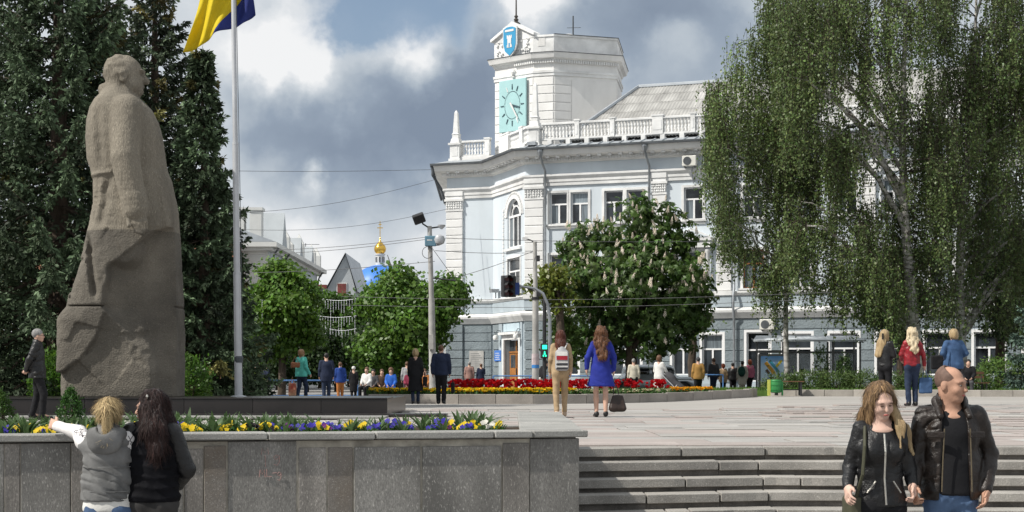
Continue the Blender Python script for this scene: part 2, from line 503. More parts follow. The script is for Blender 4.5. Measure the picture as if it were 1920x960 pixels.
# ------------------------------------------------------------------ steps down from the square
stairs = thing('stairs', None, None, (4, 17, -0.9)); tag(stairs, kind='structure')
def step_path(k):
    return [(0.25, 17.55 - .35 * k), (2.75, 18.2 - .35 * k), (9.5, 18.0 - .35 * k)]
def at_path(P, x):
    for a, b in zip(P, P[1:]):
        if x <= b[0] or b is P[-1]:
            t = (x - a[0]) / (b[0] - a[0]); return (x, a[1] + t * (b[1] - a[1]))
JNT = [[1277, 1440, 1700], [1350, 1790], [1285, 1508, 1860], [1210, 1352, 1640], [1250, 1295, 1462, 1760], [1330, 1600]]
for k in range(6):
    P = step_path(k); top = -0.15 * k
    cuts = sorted([0.25] + [wx(j, 18 - .35 * k) for j in JNT[k]] + [6.9, 9.5]); cuts = [c for i, c in enumerate(cuts) if i == 0 or c - cuts[i - 1] > .13]
    if min(abs(c - 2.75) for c in cuts) > .3: cuts = sorted(cuts + [2.75])
    for a, b in zip(cuts, cuts[1:]):
        if b - a < 0.12: continue
        p, q = at_path(P, a + .008), at_path(P, b - .008)
        dz = random.uniform(-.008, .008); dy = random.uniform(-.012, .012)
        nf = max(2, int((b - a) / .11)); fr = [(p[0] + (q[0] - p[0]) * i / nf - 4, p[1] + (q[1] - p[1]) * i / nf + dy - 17 + (random.uniform(-.004, .006) if random.random() > .07 else random.uniform(.01, .03))) for i in range(nf + 1)]
        m_ = MB().slab(fr + [(q[0] - 4, q[1] + .5 - 17), (p[0] - 4, p[1] + .5 - 17)], top - .095 + dz + .9, top + dz + .9)
        m_.build('tread_stone', M_granite, stairs, bevel=.007)
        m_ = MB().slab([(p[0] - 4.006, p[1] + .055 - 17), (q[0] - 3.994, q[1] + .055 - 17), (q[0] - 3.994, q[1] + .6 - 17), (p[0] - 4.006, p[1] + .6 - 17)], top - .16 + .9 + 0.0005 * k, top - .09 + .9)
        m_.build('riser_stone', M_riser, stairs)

# ------------------------------------------------------------------ planter wall on the left
WL, WR = Vector((-4.3, 10.83)), Vector((0.52, 11.95))
wd = (WR - WL).normalized(); wn = Vector((wd.y, -wd.x))           # wn points to the viewer
wall_len = (WR - WL).length
planter = thing('planter_wall', 'low granite faced planter wall with pale coping beside the steps', 'wall', (WL.x, WL.y, -0.9), math.atan2(wd.y, wd.x))
def ws(px):
    q = (px - 960) / FPX
    D = WR - WL
    return (q * WL.y - WL.x) / (D.x - q * D.y) * D.length
MB().box(0, wall_len - .03, 0.010, .40, 0, 1.235).build('wall_core', M_mortar, planter)
jn = [-60, 8, 38, 133, 236, 345, 382, 425, 558, 614, 662, 790, 942, 993, 1086.5]
kinds = [0, 1, 0, 1, 0, 1, 2, 0, 1, 2, 0, 0, 1, 0]
for i, (a, b) in enumerate(zip(jn, jn[1:])):
    gp = random.choice((.003, .004, .008)); s0, s1 = max(0.0, ws(a)) + gp, ws(b) - gp
    ht = 1.235 - random.choice((0.0, 0.0, .03, .05)); pr = random.uniform(-.006, .004)
    MB().box(s0, s1, pr, .04, 0.0, ht).build('granite_panel', M_wallg[kinds[i]], planter, bevel=.004)
cj = [-60, 186, 502, 703, 925, 997, 1101]
for a, b in zip(cj, cj[1:]):
    s0, s1 = max(0.0, ws(a)) + .004, ws(b) - .004
    z = random.uniform(-.004, .004)
    MB().box(s0, s1, -.045 + random.uniform(-.008, .008), .24, 1.243 + z, 1.295 + z).build('coping_stone', M_coping, planter, bevel=.008)
# the cheek wall that runs back along the steps; it closes the planter on the right
ca = Matrix.Rotation(-math.atan2(wd.y, wd.x), 4, 'Z')
def loc_w(x, y): v = ca @ Vector((x - WL.x, y - WL.y, 0)); return (v.x, v.y)
MB().slab([loc_w(.10, 12.4), loc_w(.49, 12.3), loc_w(.49, 18.2), loc_w(.10, 18.2)], 0, 1.235).build('cheek_core', M_wallg[0], planter)
yy = [12.19, 13.9, 15.4, 17.0, 18.25]
for a, b in zip(yy, yy[1:]):
    MB().slab([loc_w(.06, a + .006), loc_w(.545, a + .006), loc_w(.545, b - .006), loc_w(.06, b - .006)], 1.243, 1.293 + random.uniform(-.003, .003)).build('coping_stone', M_coping, planter, bevel=.008)
MB().slab([loc_w(-4.3, 11.2), loc_w(.1, 12.15), loc_w(.1, 13.9), loc_w(-4.6, 13.9)], .3, 1.255).build('soil', M_soil, planter)
MB().slab([loc_w(-4.6, 13.9), loc_w(.1, 13.9), loc_w(.1, 14.1), loc_w(-4.6, 14.1)], 0, 1.265).build('back_kerb', M_coping, planter)
# chalk marks on the panels: 19 and ML-9
M_chalk = pm('faded_red_chalk', (0.52, 0.30, 0.27), 0.95, 0.2, 30, 0, 10)
def strokes(px, py, w, h, lines):
    s0 = ws(px); m_ = MB()
    for ln in lines:
        m_.tube([(s0 + x * w, -.0068, wz(py, 11.5) + .9 - y_ * h) for x, y_ in ln], .0018, 5)
    m_.build('chalk_mark', M_chalk, planter)
g9 = [(1, .15), (.5, 0), (.1, .2), (.4, .45), (.9, .3), (1, .15), (.95, .7), (.6, 1), (.1, .9)]
strokes(497, 852, .03, .085, [[(0, 0), (.1, 1)]])
strokes(512, 852, .045, .075, [g9])
strokes(486, 879, .07, .055, [[(0, 1), (.1, 0), (.3, .6), (.5, 0), (.6, 1)]])
strokes(500, 878, .05, .055, [[(0, 0), (0, 1), (.7, 1)], [(.8, .55), (1.4, .5)]])
strokes(519, 884, .03, .06, [g9])
strokes(490, 838, .05, .05, [[(0, 1), (.1, 0), (.5, .8), (.9, 0), (1, 1)]])

# ------------------------------------------------------------------ plinth of the monument
PY = 32.0
plinth = thing('granite_plinth', 'long low black polished granite plinth under the stone monument', 'plinth', (-7, PY, 0))
MB().box(-7, 4.505, .02, 5.5, 0, .335).build('core', M_black, plinth)
pj = [-12.5, -10.6, -8.55, wx(345, PY), wx(474, PY), wx(602, PY), -2.49]
for a, b in zip(pj, pj[1:]):
    MB().box(a + 7 + .004, b + 7 - .004, 0, .03, .004, .33).build('granite_panel', M_black, plinth, bevel=.003)
    MB().box(a + 7 + .004, b + 7 - .004, -.02, 1.6, .338, .365).build('top_slab', M_black, plinth, bevel=.004)
MB().box(-7, wx(838, 31.4) + 7, -.75, -.004, 0.0, .055).build('granite_step', M_black, plinth, bevel=.003)
MB().box(-7, wx(727, 31) + 7, -1.6, -.76, -.01, .03).build('pale_step', M_coping, plinth, bevel=.004)

# ------------------------------------------------------------------ kerbed beds
def kerb_run(root, pts, h, w, mat, ln=1.25, base=None, name='kerb_stone'):
    """kerb stones along a plan polyline given in world coordinates"""
    ox, oy, oz = root.location
    segs = [(Vector(a), Vector(b)) for a, b in zip(pts, pts[1:])]
    for a, b in segs:
        n = max(1, round((b - a).length / ln)); d = (b - a) / n; nn = Vector((-d.y, d.x)).normalized() * w
        for i in range(n):
            p, q = a + d * (i + .006), a + d * (i + .994)
            g = gz((p.x + q.x) / 2, p.y) - oz; t = random.uniform(-.008, .008)
            MB().slab([(p.x - ox, p.y - oy), (q.x - ox, q.y - oy), (q.x + nn.x - ox, q.y + nn.y - oy), (p.x + nn.x - ox, p.y + nn.y - oy)], g - .06, g + h + t).build(name, mat, root, bevel=.012)
bed = thing('flower_bed', 'wide kerbed bed of red and yellow flowers on the square', 'flower bed', (1.5, 49, 0))
BED = [(wx(690, 48.6), 48.6), (wx(860, 47.7), 47.7), (wx(1000, 47.6), 47.6), (wx(1100, 48.4), 48.4), (wx(1200, 50), 50), (wx(1300, 52.2), 52.2), (wx(1405, 55), 55), (wx(1420, 57.2), 57.2)]
kerb_run(bed, BED, .25, .22, M_kerb)
poly = [(x - 1.5, y - 49 + .1) for x, y in BED] + [(BED[-1][0] - 1.5, 57.3 - 49), (BED[0][0] - 1.5, 57.3 - 49)]
MB().slab(poly, -.02, .19).build('soil', M_soil, bed)
lawn = thing('lawn', None, None, (13, 56, 0)); tag(lawn, kind='structure')
LAWN = [(wx(1270, 63), 61.5), (wx(1440, 57), 57.0), (wx(1600, 56), 56), (wx(1780, 55.4), 55.4), (wx(1960, 55), 55), (24, 54.6)]
kerb_run(lawn, LAWN, .2, .18, pm('kerb_pale', (0.40, 0.37, 0.33), 0.85, 0.12, 1.5, 0.4, 40, speck=0.3, dirt=0.3, rvar=0.15), 1.1)
M_turf = pm('turf', (0.06, 0.11, 0.025), 1.0, 0.25, 3, 0.8, 30, spec=0.1)
MB().slab([(x - 13, y - 56 + .08) for x, y in LAWN] + [(11, 9.5), (wx(1270, 63) - 13, 9.5)], -.2, .27).build('turf', M_turf, lawn)
# ------------------------------------------------------------------ town hall
BA = R(-20.5)
A_ = Vector((0.77, 92.5))
hall = thing('town_hall', 'pale blue and white three storey town hall with a square clock tower', 'building', (A_.x, A_.y, 0), BA)
_c, _s = math.cos(BA), math.sin(BA)
def L2(x, y):                                   # world plan -> hall plan
    dx, dy = x - A_.x, y - A_.y
    return (_c * dx + _s * dy, -_s * dx + _c * dy)
def sfx(px, yl=0.0):                            # hall x of the point on the wing at image column px
    q = (px - 960) / FPX
    ux, uy, vx, vy = _c, _s, -_s, _c
    bx, by = A_.x + vx * yl, A_.y + vy * yl
    return (q * by - bx) / (ux - q * uy)
M_blue = pm('pale_blue_plaster', (0.60, 0.655, 0.70), 0.9, 0.05, 0.6, 0.15, 14, dirt=0.16, stretch=(1, 1, .25))
M_white = pm('white_plaster', (0.78, 0.77, 0.75), 0.85, 0.06, 0.8, 0.2, 14, dirt=0.2, stretch=(1, 1, .3))
M_white2 = pm('white_trim', (0.76, 0.76, 0.75), 0.8, 0.08, 1.2, 0.2, 20, dirt=0.32, rvar=0.06)
M_base = pm('grey_blue_rustic', (0.225, 0.265, 0.285), 0.95, 0.1, 1.2, 0.9, 9, dirt=0.2, bdist=0.05, rvar=0.08)
M_baseflat = pm('grey_blue_flat', (0.40, 0.46, 0.50), 0.9, 0.08, 0.8, 0.2, 14, dirt=0.15)
M_zinc = pm('zinc_roof', (0.42, 0.45, 0.48), 0.5, 0.1, 0.8, 0.1, 10, metal=0.35, dirt=0.25, rvar=0.1)
M_dark = pm('dark_tin', (0.10, 0.11, 0.12), 0.6, 0.2, 2, 0.1, 20, metal=0.3)
M_slate = pm('asbestos_sheet', (0.37, 0.365, 0.35), 0.95, 0.18, 0.8, 0.3, 16, dirt=0.4, rvar=0.08, stretch=(1.5, .5, .5))
M_glass = pm('window_glass', (0.035, 0.042, 0.05), 0.06, 0.5, 0.8, 0.02, 3, spec=0.6, rvar=0.5)
M_glassc = pm('curtained_glass', (0.20, 0.235, 0.26), 0.15, 0.25, 3, 0, 3, spec=0.5, stretch=(6, 1, .3), rvar=0.3)
M_pvc = pm('white_window_frame', (0.80, 0.80, 0.80), 0.5, 0.03, 2, 0, 10)
M_wood = pm('varnished_wood', (0.36, 0.14, 0.045), 0.5, 0.25, 6, 0.2, 30, stretch=(8, 8, 1), dirt=0.2)
M_pipe = pm('downpipe_metal', (0.33, 0.35, 0.37), 0.45, 0.15, 2, 0.1, 20, metal=0.5)

class Seg:
    """a straight run of facade: s along it, o outward from it"""
    def __init__(s, p, q):
        s.p = Vector(p); d = Vector(q) - s.p; s.len = d.length; s.d = d.normalized(); s.n = Vector((s.d.y, -s.d.x))
        s.M = Matrix(((s.d.x, s.n.x, 0, s.p.x), (s.d.y, s.n.y, 0, s.p.y), (0, 0, 1, 0), (0, 0, 0, 1)))
    def box(s, m, s0, s1, o0, o1, z0, z1):
        P = [s.p + s.d * a + s.n * b for a, b in ((s0, o1), (s1, o1), (s1, o0), (s0, o0))]
        return m.slab([tuple(v) for v in P], z0, z1)
    def pt(s, a, o, z): v = s.p + s.d * a + s.n * o; return (v.x, v.y, z)

def sweep(path, prof, mat, name, parent=hall, closed=False):
    """moulding: profile of (out, z) carried along a plan path, mitred; outward is to the right of travel"""
    n = len(path); P = [Vector(p) for p in path]; offs = []
    for i in range(n):
        ds = []
        if i > 0 or closed: ds.append((P[i] - P[i - 1]).normalized())
        if i < n - 1 or closed: ds.append((P[(i + 1) % n] - P[i]).normalized())
        ns = [Vector((d.y, -d.x)) for d in ds]
        if len(ns) == 1: offs.append(ns[0])
        else:
            b = (ns[0] + ns[1]).normalized(); offs.append(b / max(0.3, b.dot(ns[0])))
    m = MB(); k = len(prof)
    for i in range(n):
        for o_, z in prof:
            v = P[i] + offs[i] * o_; m.v.append((v.x, v.y, z))
    for i in range(n if closed else n - 1):
        j = (i + 1) % n
        for a in range(k):
            b = (a + 1) % k
            m.f.append((i * k + a, j * k + a, j * k + b, i * k + b))
    if not closed:
        m.f.append(tuple(range(k))[::-1]); m.f.append(tuple((n - 1) * k + a for a in range(k)))
    return m.build(name, mat, parent)

def wall(seg, z0, z1, holes, th, mat, name, s0=0.0, s1=None):
    """wall with real openings: holes are (s0, s1, z0, z1)"""
    s1 = seg.len if s1 is None else s1
    S = sorted({s0, s1, *[h[0] for h in holes], *[h[1] for h in holes]})
    S = [v for v in S if s0 <= v <= s1]
    m = MB()
    for a, b in zip(S, S[1:]):
        hs = sorted([h for h in holes if h[0] <= a + 1e-6 and h[1] >= b - 1e-6], key=lambda h: h[2])
        z = z0
        for h in hs:
            if h[2] > z + 1e-6: seg.box(m, a, b, -th, 0, z, min(h[2], z1))
            z = max(z, h[3])
        if z < z1 - 1e-6: seg.box(m, a, b, -th, 0, z, z1)
    return m.build(name, mat, hall)

def window(seg, h, frame=M_pvc, kind='T', trim=0.14, sill=True, curtain=(), rec=0.16, tmat=None):
    a, b, z0, z1 = h
    m = MB()
    f = .07
    seg.box(m, a, a + f, -rec - .05, -rec + .03, z0, z1); seg.box(m, b - f, b, -rec - .05, -rec + .03, z0, z1)
    seg.box(m, a + f, b - f, -rec - .05, -rec + .03, z0, z0 + f); seg.box(m, a + f, b - f, -rec - .05, -rec + .03, z1 - f, z1)
    zt = z0 + (z1 - z0) * .64; mid = (a + b) / 2
    seg.box(m, a + f, b - f, -rec - .04, -rec + .04, zt - .045, zt + .045)
    seg.box(m, mid - .05, mid + .05, -rec - .04, -rec + .04, z0 + f, zt - .045)
    w = m.build('window', frame, hall)
    for i, (p, q, u, v) in enumerate([(a + f, mid - .05, z0 + f, zt - .045), (mid + .05, b - f, z0 + f, zt - .045), (a + f, b - f, zt + .045, z1 - f)]):
        seg.box(MB(), p, q, -rec - .02, -rec - .005, u, v)
        g = seg.box(MB(), p + .001, q - .001, -rec - .02, -rec - .005, u + .001, v - .001).build('pane', M_glassc if i in curtain else M_glass, w)
    if trim:
        m = MB(); t = trim
        seg.box(m, a - t, a, -.05, .06, z0, z1 + t); seg.box(m, b, b + t, -.05, .06, z0, z1 + t); seg.box(m, a, b, -.05, .062, z1, z1 + t)
        m.build('surround', tmat or M_white2, w)
    if sill:
        m = MB(); seg.box(m, a - .22, b + .22, -.1, .17, z0 - .10, z0); seg.box(m, a - .15, b + .15, -.05, .09, z0 - .24, z0 - .102)
        m.build('sill', M_white2, w)
    return w

def rustic(seg, s0, s1, z0, z1, hgt, mat, o0=0.0, o1=0.06, gap=.035, name='rusticated_block', holes=()):
    n = max(1, round((z1 - z0) / hgt)); hh = (z1 - z0) / n
    for i in range(n):
        a, b = z0 + i * hh + gap / 2, z0 + (i + 1) * hh - gap / 2
        cuts = [(s0, s1)]
        for h in holes:
            if h[2] < b - .02 and h[3] > a + .02:
                nc = []
                for p, q in cuts:
                    if h[1] <= p or h[0] >= q: nc.append((p, q)); continue
                    if h[0] > p: nc.append((p, h[0]))
                    if h[1] < q: nc.append((h[1], q))
                cuts = nc
        for p, q in cuts:
            if q - p > .08:
                m = MB(); seg.box(m, p, q, o0, o1, a, b); m.build(name, mat, hall, bevel=.02)

# plan: left flank, corner pavilion, hollow face, street wing
S0, B0, B3 = L2(-4.25, 118), L2(-4.03, 99.0), L2(-1.15, 97.9)
WING = 32.0
PATH = [S0, B0, B3, (0, 0), (WING, 0)]
pav, hol, wing = Seg(B0, B3), Seg(B3, (0, 0)), Seg((0, 0), (WING, 0))
ZB = -0.16
# openings of the wing
prs = [(1.5, 2.55), (2.77, 3.82), (4.78, 5.88), (6.1, 7.2)]
sg = [(9.42, 10.5)]
rest = [(12.75, 13.9)] + [(15.3 + 2.5 * i, 16.45 + 2.5 * i) for i in range(7)]
H3 = [(a, b, 9.5, 11.3) for a, b in prs + sg + rest]
H2 = [(a, b, 5.62, 7.75) for a, b in prs + sg + rest]
H1 = [(1.6, 3.2, .85, 3.1), (4.9, 6.9, .85, 3.1), (8.75, 9.95, .85, 3.1), (10.45, 11.6, .85, 3.1), (12.95, 14.2, .5, 3.2)] + [(15.0 + 2.5 * i, 16.5 + 2.5 * i, .85, 3.1) for i in range(7)]
wall(wing, ZB, 4.0, H1, .4, M_baseflat, 'wall')
wall(wing, 4.0, 13.2, H3 + H2, .4, M_blue, 'wall')
for i, h in enumerate(H3):
    window(wing, h, curtain=((0,), (1, 2), (), (0, 1), (0,), (2,), (0, 1, 2))[i % 7])
for i, h in enumerate(H2):
    br = i == 5
    window(wing, h, frame=M_wood if br else M_pvc, curtain=((1,), (0, 1), ())[i % 3] if not br else (0, 1))
for i, h in enumerate(H1):
    window(wing, h, curtain=(2,) if i < 4 else (), sill=False, tmat=M_pvc)
rustic(wing, 1.16, WING, .42, 3.95, .59, M_base, holes=[(a - .14, b + .14, z0, z1 + .14) for a, b, z0, z1 in H1])
m = MB(); wing.box(m, 1.16, WING, 0, .12, ZB, .38); m.build('socle', M_baseflat, hall)
# corner: door and arched window on the hollow face
HL = hol.len
door = (HL - 3.55, HL - .95, ZB, 2.95)
arch = (HL - 3.1, HL - .75, 8.35, 11.25)
low2 = (HL - 3.0, HL - .8, 5.62, 7.75)
wall(hol, ZB, 4.0, [door], .4, M_baseflat, 'wall')
wall(hol, 4.0, 13.2, [arch, low2], .4, M_blue, 'wall')
window(hol, low2, rec=.12)
# arched window: spandrels fill the square opening above the spring line
def arch_window(seg, h):
    a, b, z0, z1 = h; mid = (a + b) / 2; r = (b - a) / 2; zs = z1 - r * .86; ry = r * .86
    pts = [(mid + r * math.cos(math.pi * i / 16), zs + ry * math.sin(math.pi * i / 16)) for i in range(17)]
    Ms = seg.M
    m = MB()
    for i in range(16):
        (x0, u0), (x1, u1) = pts[i], pts[i + 1]
        P = [(x0, u0), (x0, z1 + .001), (x1, z1 + .001), (x1, u1)]
        vs = [seg.pt(x, 0.0, z) for x, z in P] + [seg.pt(x, -.4, z) for x, z in P]
        m.add(vs, [(0, 1, 2, 3), (7, 6, 5, 4), (0, 3, 7, 4)])
    m.build('arch_spandrel', M_blue, hall)
    fr = MB()
    def strip(P0, P1, t0, t1):
        for i in range(len(P0) - 1):
            vs = [seg.pt(*P0[i][:1], t1, P0[i][1]), seg.pt(P0[i + 1][0], t1, P0[i + 1][1]), seg.pt(P1[i + 1][0], t1, P1[i + 1][1]), seg.pt(P1[i][0], t1, P1[i][1])]
            vs += [seg.pt(P0[i][0], t0, P0[i][1]), seg.pt(P0[i + 1][0], t0, P0[i + 1][1]), seg.pt(P1[i + 1][0], t0, P1[i + 1][1]), seg.pt(P1[i][0], t0, P1[i][1])]
            fr.add(vs, [(0, 1, 2, 3), (7, 6, 5, 4), (0, 4, 5, 1), (2, 6, 7, 3), (1, 5, 6, 2), (0, 3, 7, 4)])
    def arcp(k, n=16): return [(mid + r * k * math.cos(math.pi * i / n), zs + ry * k * math.sin(math.pi * i / n)) for i in range(n + 1)]
    strip(arcp(1.0), arcp(.90), -.2, -.1); strip(arcp(.62), arcp(.54), -.2, -.1)
    for s0 in (a, b - .12): seg.box(fr, s0, s0 + .12, -.2, -.1, z0, zs)
    seg.box(fr, a, b, -.2, -.09, zs - .06, zs + .06); seg.box(fr, a, b, -.2, -.1, z0, z0 + .12)
    for t in (.33, .67): seg.box(fr, a + (b - a) * t - .06, a + (b - a) * t + .06, -.2, -.1, z0 + .12, zs - .06)
    for t in (60, 120):
        c_, s_ = math.cos(R(t)), math.sin(R(t))
        strip([(mid + r * .6 * c_ - .05, zs + ry * .6 * s_), (mid + r * .92 * c_ - .05, zs + ry * .92 * s_)], [(mid + r * .6 * c_ + .05, zs + ry * .6 * s_), (mid + r * .92 * c_ + .05, zs + ry * .92 * s_)], -.2, -.1)
    w = fr.build('arched_window', M_pvc, hall)
    for i in range(3):
        p = MB(); seg.box(p, a + (b - a) * i / 3, a + (b - a) * (i + 1) / 3, -.18, -.165, z0, zs); p.build('pane', M_glassc if i == 0 else M_glass, w)
    p = MB(); n = 17; ap = arcp(.98)
    p.v = [seg.pt(x, -.17, z) for x, z in ap]; p.f = [tuple(range(n))]; p.build('fanlight', M_glass, w)
    fr = MB(); strip(arcp(1.22), arcp(1.0), -.02, .07); fr.build('archivolt', M_white2, w)
    fr = MB(); strip(arcp(1.42), arcp(1.34), -.02, .05); 
    for i in range(22):
        t = math.pi * (i + .5) / 22; x, z = mid + r * 1.28 * math.cos(t), zs + ry * 1.28 * math.sin(t)
        seg.box(fr, x - .05, x + .05, 0, .06, z - .05, z + .05)
    fr.build('bead_moulding', M_white2, w)
    p = MB(); seg.box(p, a - .2, b + .2, -.1, .16, z0 - .14, z0); p.build('sill', M_white2, w)
arch_window(hol, arch)
m = MB()
for k in range(22): hol.box(m, HL - 3.85, HL - 3.67, 0, .06, 5.6 + k * .24, 5.76 + k * .24)
tag(m.build('bead_moulding', M_white2, hall), kind='stuff')
# pavilion between the left pilaster and the hollow
wall(pav, ZB, 4.0, [], .4, M_baseflat, 'wall'); wall(pav, 4.0, 13.2, [], .4, M_blue, 'wall')
fl = Seg(S0, B0); wall(fl, ZB, 4.0, [], .4, M_base, 'wall', s1=fl.len - .45); wall(fl, 4.0, 13.2, [], .4, M_blue, 'wall', s1=fl.len - .45)
rustic(pav, 0, 1.13, .3, 3.95, .56, M_base, 0, .2)
rustic(pav, 1.14, pav.len - .08, .3, 3.95, .56, M_base, 0, .07)
rustic(hol, .1, HL - 4.5, .3, 3.95, .56, M_base, 0, .07)
# door with its frame, transom and fanlight panel
M_doorw = pm('door_wood', (0.40, 0.17, 0.05), 0.45, 0.2, 3, 0.15, 20, stretch=(6, 6, 1))
a, b, z0, z1 = door
dr = MB(); hol.box(dr, a + .05, b - .05, -.34, -.28, z0 + .02, z1 - .72); d_ = dr.build('door', M_doorw, hall)
m = MB(); hol.box(m, a + .05, b - .05, -.34, -.29, z1 - .70, z1 - .03); m.build('transom_pane', M_glass, d_)
mid = (a + b) / 2
for s in (-1, 1):
    x0, x1 = (a + .18, mid - .1) if s < 0 else (mid + .1, b - .18)
    m = MB()
    for i, (u, v) in enumerate(((.2, .75), (.85, 1.2))): hol.box(m, x0, x1, -.28, -.25, u, v)
    m.build('door_panel', M_doorw, d_, bevel=.015)
    m = MB(); hol.box(m, x0 + .1, x1 - .1, -.282, -.262, 1.3, 2.05); m.build('door_pane', M_glass, d_)
m = MB(); hol.box(m, mid - .04, mid + .04, -.28, -.24, z0 + .02, z1 - .7); hol.box(m, a + .05, b - .05, -.29, -.235, z1 - .78, z1 - .68); hol.box(m, mid - .05, mid + .05, -.29, -.24, z1 - .68, z1 - .03); m.build('door_frame', M_doorw, d_)
m = MB(); hol.box(m, mid + .12, mid + .16, -.25, -.18, .85, 1.25); m.build('door_handle', M_dark, d_)
m = MB(); hol.box(m, a - .28, a, -.1, .1, ZB, z1 + .3); hol.box(m, b, b + .28, -.1, .1, ZB, z1 + .3); hol.box(m, a, b, -.1, .102, z1, z1 + .3); hol.box(m, a - .45, b + .45, 0, .3, z1 + .3, z1 + .45)
m.build('door_surround', M_white2, hall)
m = MB(); hol.box(m, a - .9, a - .3, 0, .09, ZB, z1 + 1.0); hol.box(m, b + .3, b + .62, 0, .09, ZB, z1 + 1.0); m.build('door_pier', M_baseflat, hall)
m = MB(); hol.box(m, a - .1, b + .1, 0, .07, z1 + .5, z1 + .98); m.build('door_tablet', pm('tablet_blue', (0.47, 0.57, 0.63), 0.9, 0.05, 1, 0.1, 10), hall)
# globe lamps by the door
for sx in (a - .55, b + .45):
    m = MB(); c = hol.pt(sx, .42, 3.1); m.lathe([(.02, -.16), (.12, -.12), (.16, 0), (.12, .12), (.03, .16)], 12, c)
    g = m.build('globe_lamp', pm('opal_glass', (0.8, 0.8, 0.78), 0.2, 0.02, 1, 0, 5), hall, smooth=True)
    m = MB(); m.tube([hol.pt(sx, .05, 3.5), hol.pt(sx, .3, 3.55), hol.pt(sx, .42, 3.27)], .025, 6); m.build('lamp_bracket', M_dark, g)
# memorial tablet and blue sign
m = MB(); pav.box(m, 1.55, 2.5, .07, .13, 1.05, 2.35); m.build('stone_tablet', pm('grey_tablet', (0.45, 0.44, 0.42), 0.7, 0.1, 3, 0.3, 30, speck=.2), hall)
m = MB()
for i in range(9): pav.box(m, 1.65, 2.4 - (i % 3) * .1, .13, .134, 1.15 + i * .125, 1.18 + i * .125)
tag(m.build('tablet_lettering', M_dark, hall), kind='stuff')
m = MB(); hol.box(m, .6, 1.75, .08, .13, 1.7, 2.35); bs = m.build('blue_sign', pm('sign_blue', (0.06, 0.19, 0.58), 0.4, 0.05, 2, 0, 5), hall)
m = MB()
for i in range(4): hol.box(m, .78, 1.6 - .1 * (i % 2), .13, .134, 1.8 + i * .12, 1.83 + i * .12)
tag(m.build('sign_lettering', M_white2, bs), kind='stuff')

# ---- pilasters
M_pil = pm('pilaster_white', (0.74, 0.735, 0.725), 0.85, 0.05, 0.9, 0.15, 14, dirt=0.12, rvar=0.05)
def pilaster(seg, s0, s1, pr=.16, z0=5.5, z1=10.95):
    m = MB(); seg.box(m, s0 + .02, s1 - .02, -.02, pr - .04, z0, z1); m.build('pilaster_core', M_pil, hall)
    rustic(seg, s0, s1, z0, z1, .515, M_pil, 0, pr, .05, 'pilaster_block')
    m = MB(); seg.box(m, s0 - .04, s1 + .04, 0, pr + .03, z1 + .005, z1 + .12); seg.box(m, s0, s1, 0, pr, z1 + .12, z1 + .62); seg.box(m, s0 - .08, s1 + .08, 0, pr + .09, z1 + .62, z1 + .75)
    cp = m.build('capital', M_white2, hall)
    m = MB(); w = (s1 - s0)
    for i in range(7):
        x = s0 + w * (i + .5) / 7
        for j in range(3):
            c = seg.pt(x + random.uniform(-.02, .02), pr + .02, z1 + .2 + .15 * j)
            m.lathe([(.01, -.08), (.05 + .02 * random.random(), -.01), (.03, .06), (.005, .09)], 6, c)
    m.build('carved_leaves', M_white2, cp)
    m = MB(); seg.box(m, s0, s1, 0, pr, z1 + .755, 11.9); seg.box(m, s0 - .03, s1 + .03, 0, pr + .05, 11.9, 12.35); m.build('entablature_block', M_white2, hall)
    m = MB(); seg.box(m, s0 - .02, s1 + .02, 0, pr + .02, 4.62, 5.25); m.build('pedestal', M_baseflat, hall)
    m = MB(); seg.box(m, s0 - .06, s1 + .06, 0, pr + .1, 5.25, 5.495); m.build('pedestal_cap', M_white2, hall)
pilaster(wing, 0, 1.14)
pilaster(wing, 7.58, 8.42)
pilaster(wing, 11.28, 12.12)
pilaster(wing, 19.2, 20.05 - .1)
pilaster(pav, 0.0, 1.10)
rustic(wing, 0, 1.14, .1, 3.95, .56, M_base, 0, .2)

# ---- mouldings carried round the corner
sweep(PATH, [(-.3, 3.98), (.14, 3.98), (.2, 4.08), (.34, 4.3), (.36, 4.42), (.02, 4.6), (-.3, 4.6)], M_white2, 'lower_cornice')
sweep(PATH, [(-.3, 4.61), (.05, 4.61), (.05, 5.24), (-.3, 5.24)], M_baseflat, 'frieze_band')
sweep(PATH, [(-.3, 5.25), (.08, 5.25), (.2, 5.38), (.2, 5.46), (.0, 5.5), (-.3, 5.5)], M_white2, 'ledge')
sweep(PATH, [(-.3, 11.72), (.10, 11.72), (.10, 11.92), (.14, 11.93), (.14, 12.1), (.26, 12.25), (.26, 12.36), (.02, 12.4), (-.3, 12.4)], M_white2, 'architrave')
sweep(PATH, [(-.3, 13.02), (.06, 13.02), (.12, 13.1), (.3, 13.12), (.3, 13.3), (.72, 13.4), (.78, 13.55), (.84, 13.72), (-.3, 13.72)], M_white, 'cornice')
sweep(PATH, [(-.1, 13.725), (.86, 13.725), (.9, 13.8), (.9, 13.84), (-.1, 14.12)], M_zinc, 'eave_roof')
sweep(PATH, [(.90, 13.72), (1.02, 13.72), (1.03, 13.84), (.905, 13.85)], M_dark, 'gutter')
def dentils(seg, s0, s1, z0, z1, o0, o1, pitch, w, name='dentil_course'):
    m = MB(); x = s0
    while x < s1: seg.box(m, x, x + w, o0, o1, z0, z1); x += pitch
    return tag(m.build(name, M_white2, hall), kind='stuff')
for sgm in (pav, hol, wing):
    dentils(sgm, .1, sgm.len - .1, 13.125, 13.24, .295, .37, .17, .1)
    dentils(sgm, .2, sgm.len - .2, 13.26, 13.37, .3, .6, .62, .2, 'modillion_course')
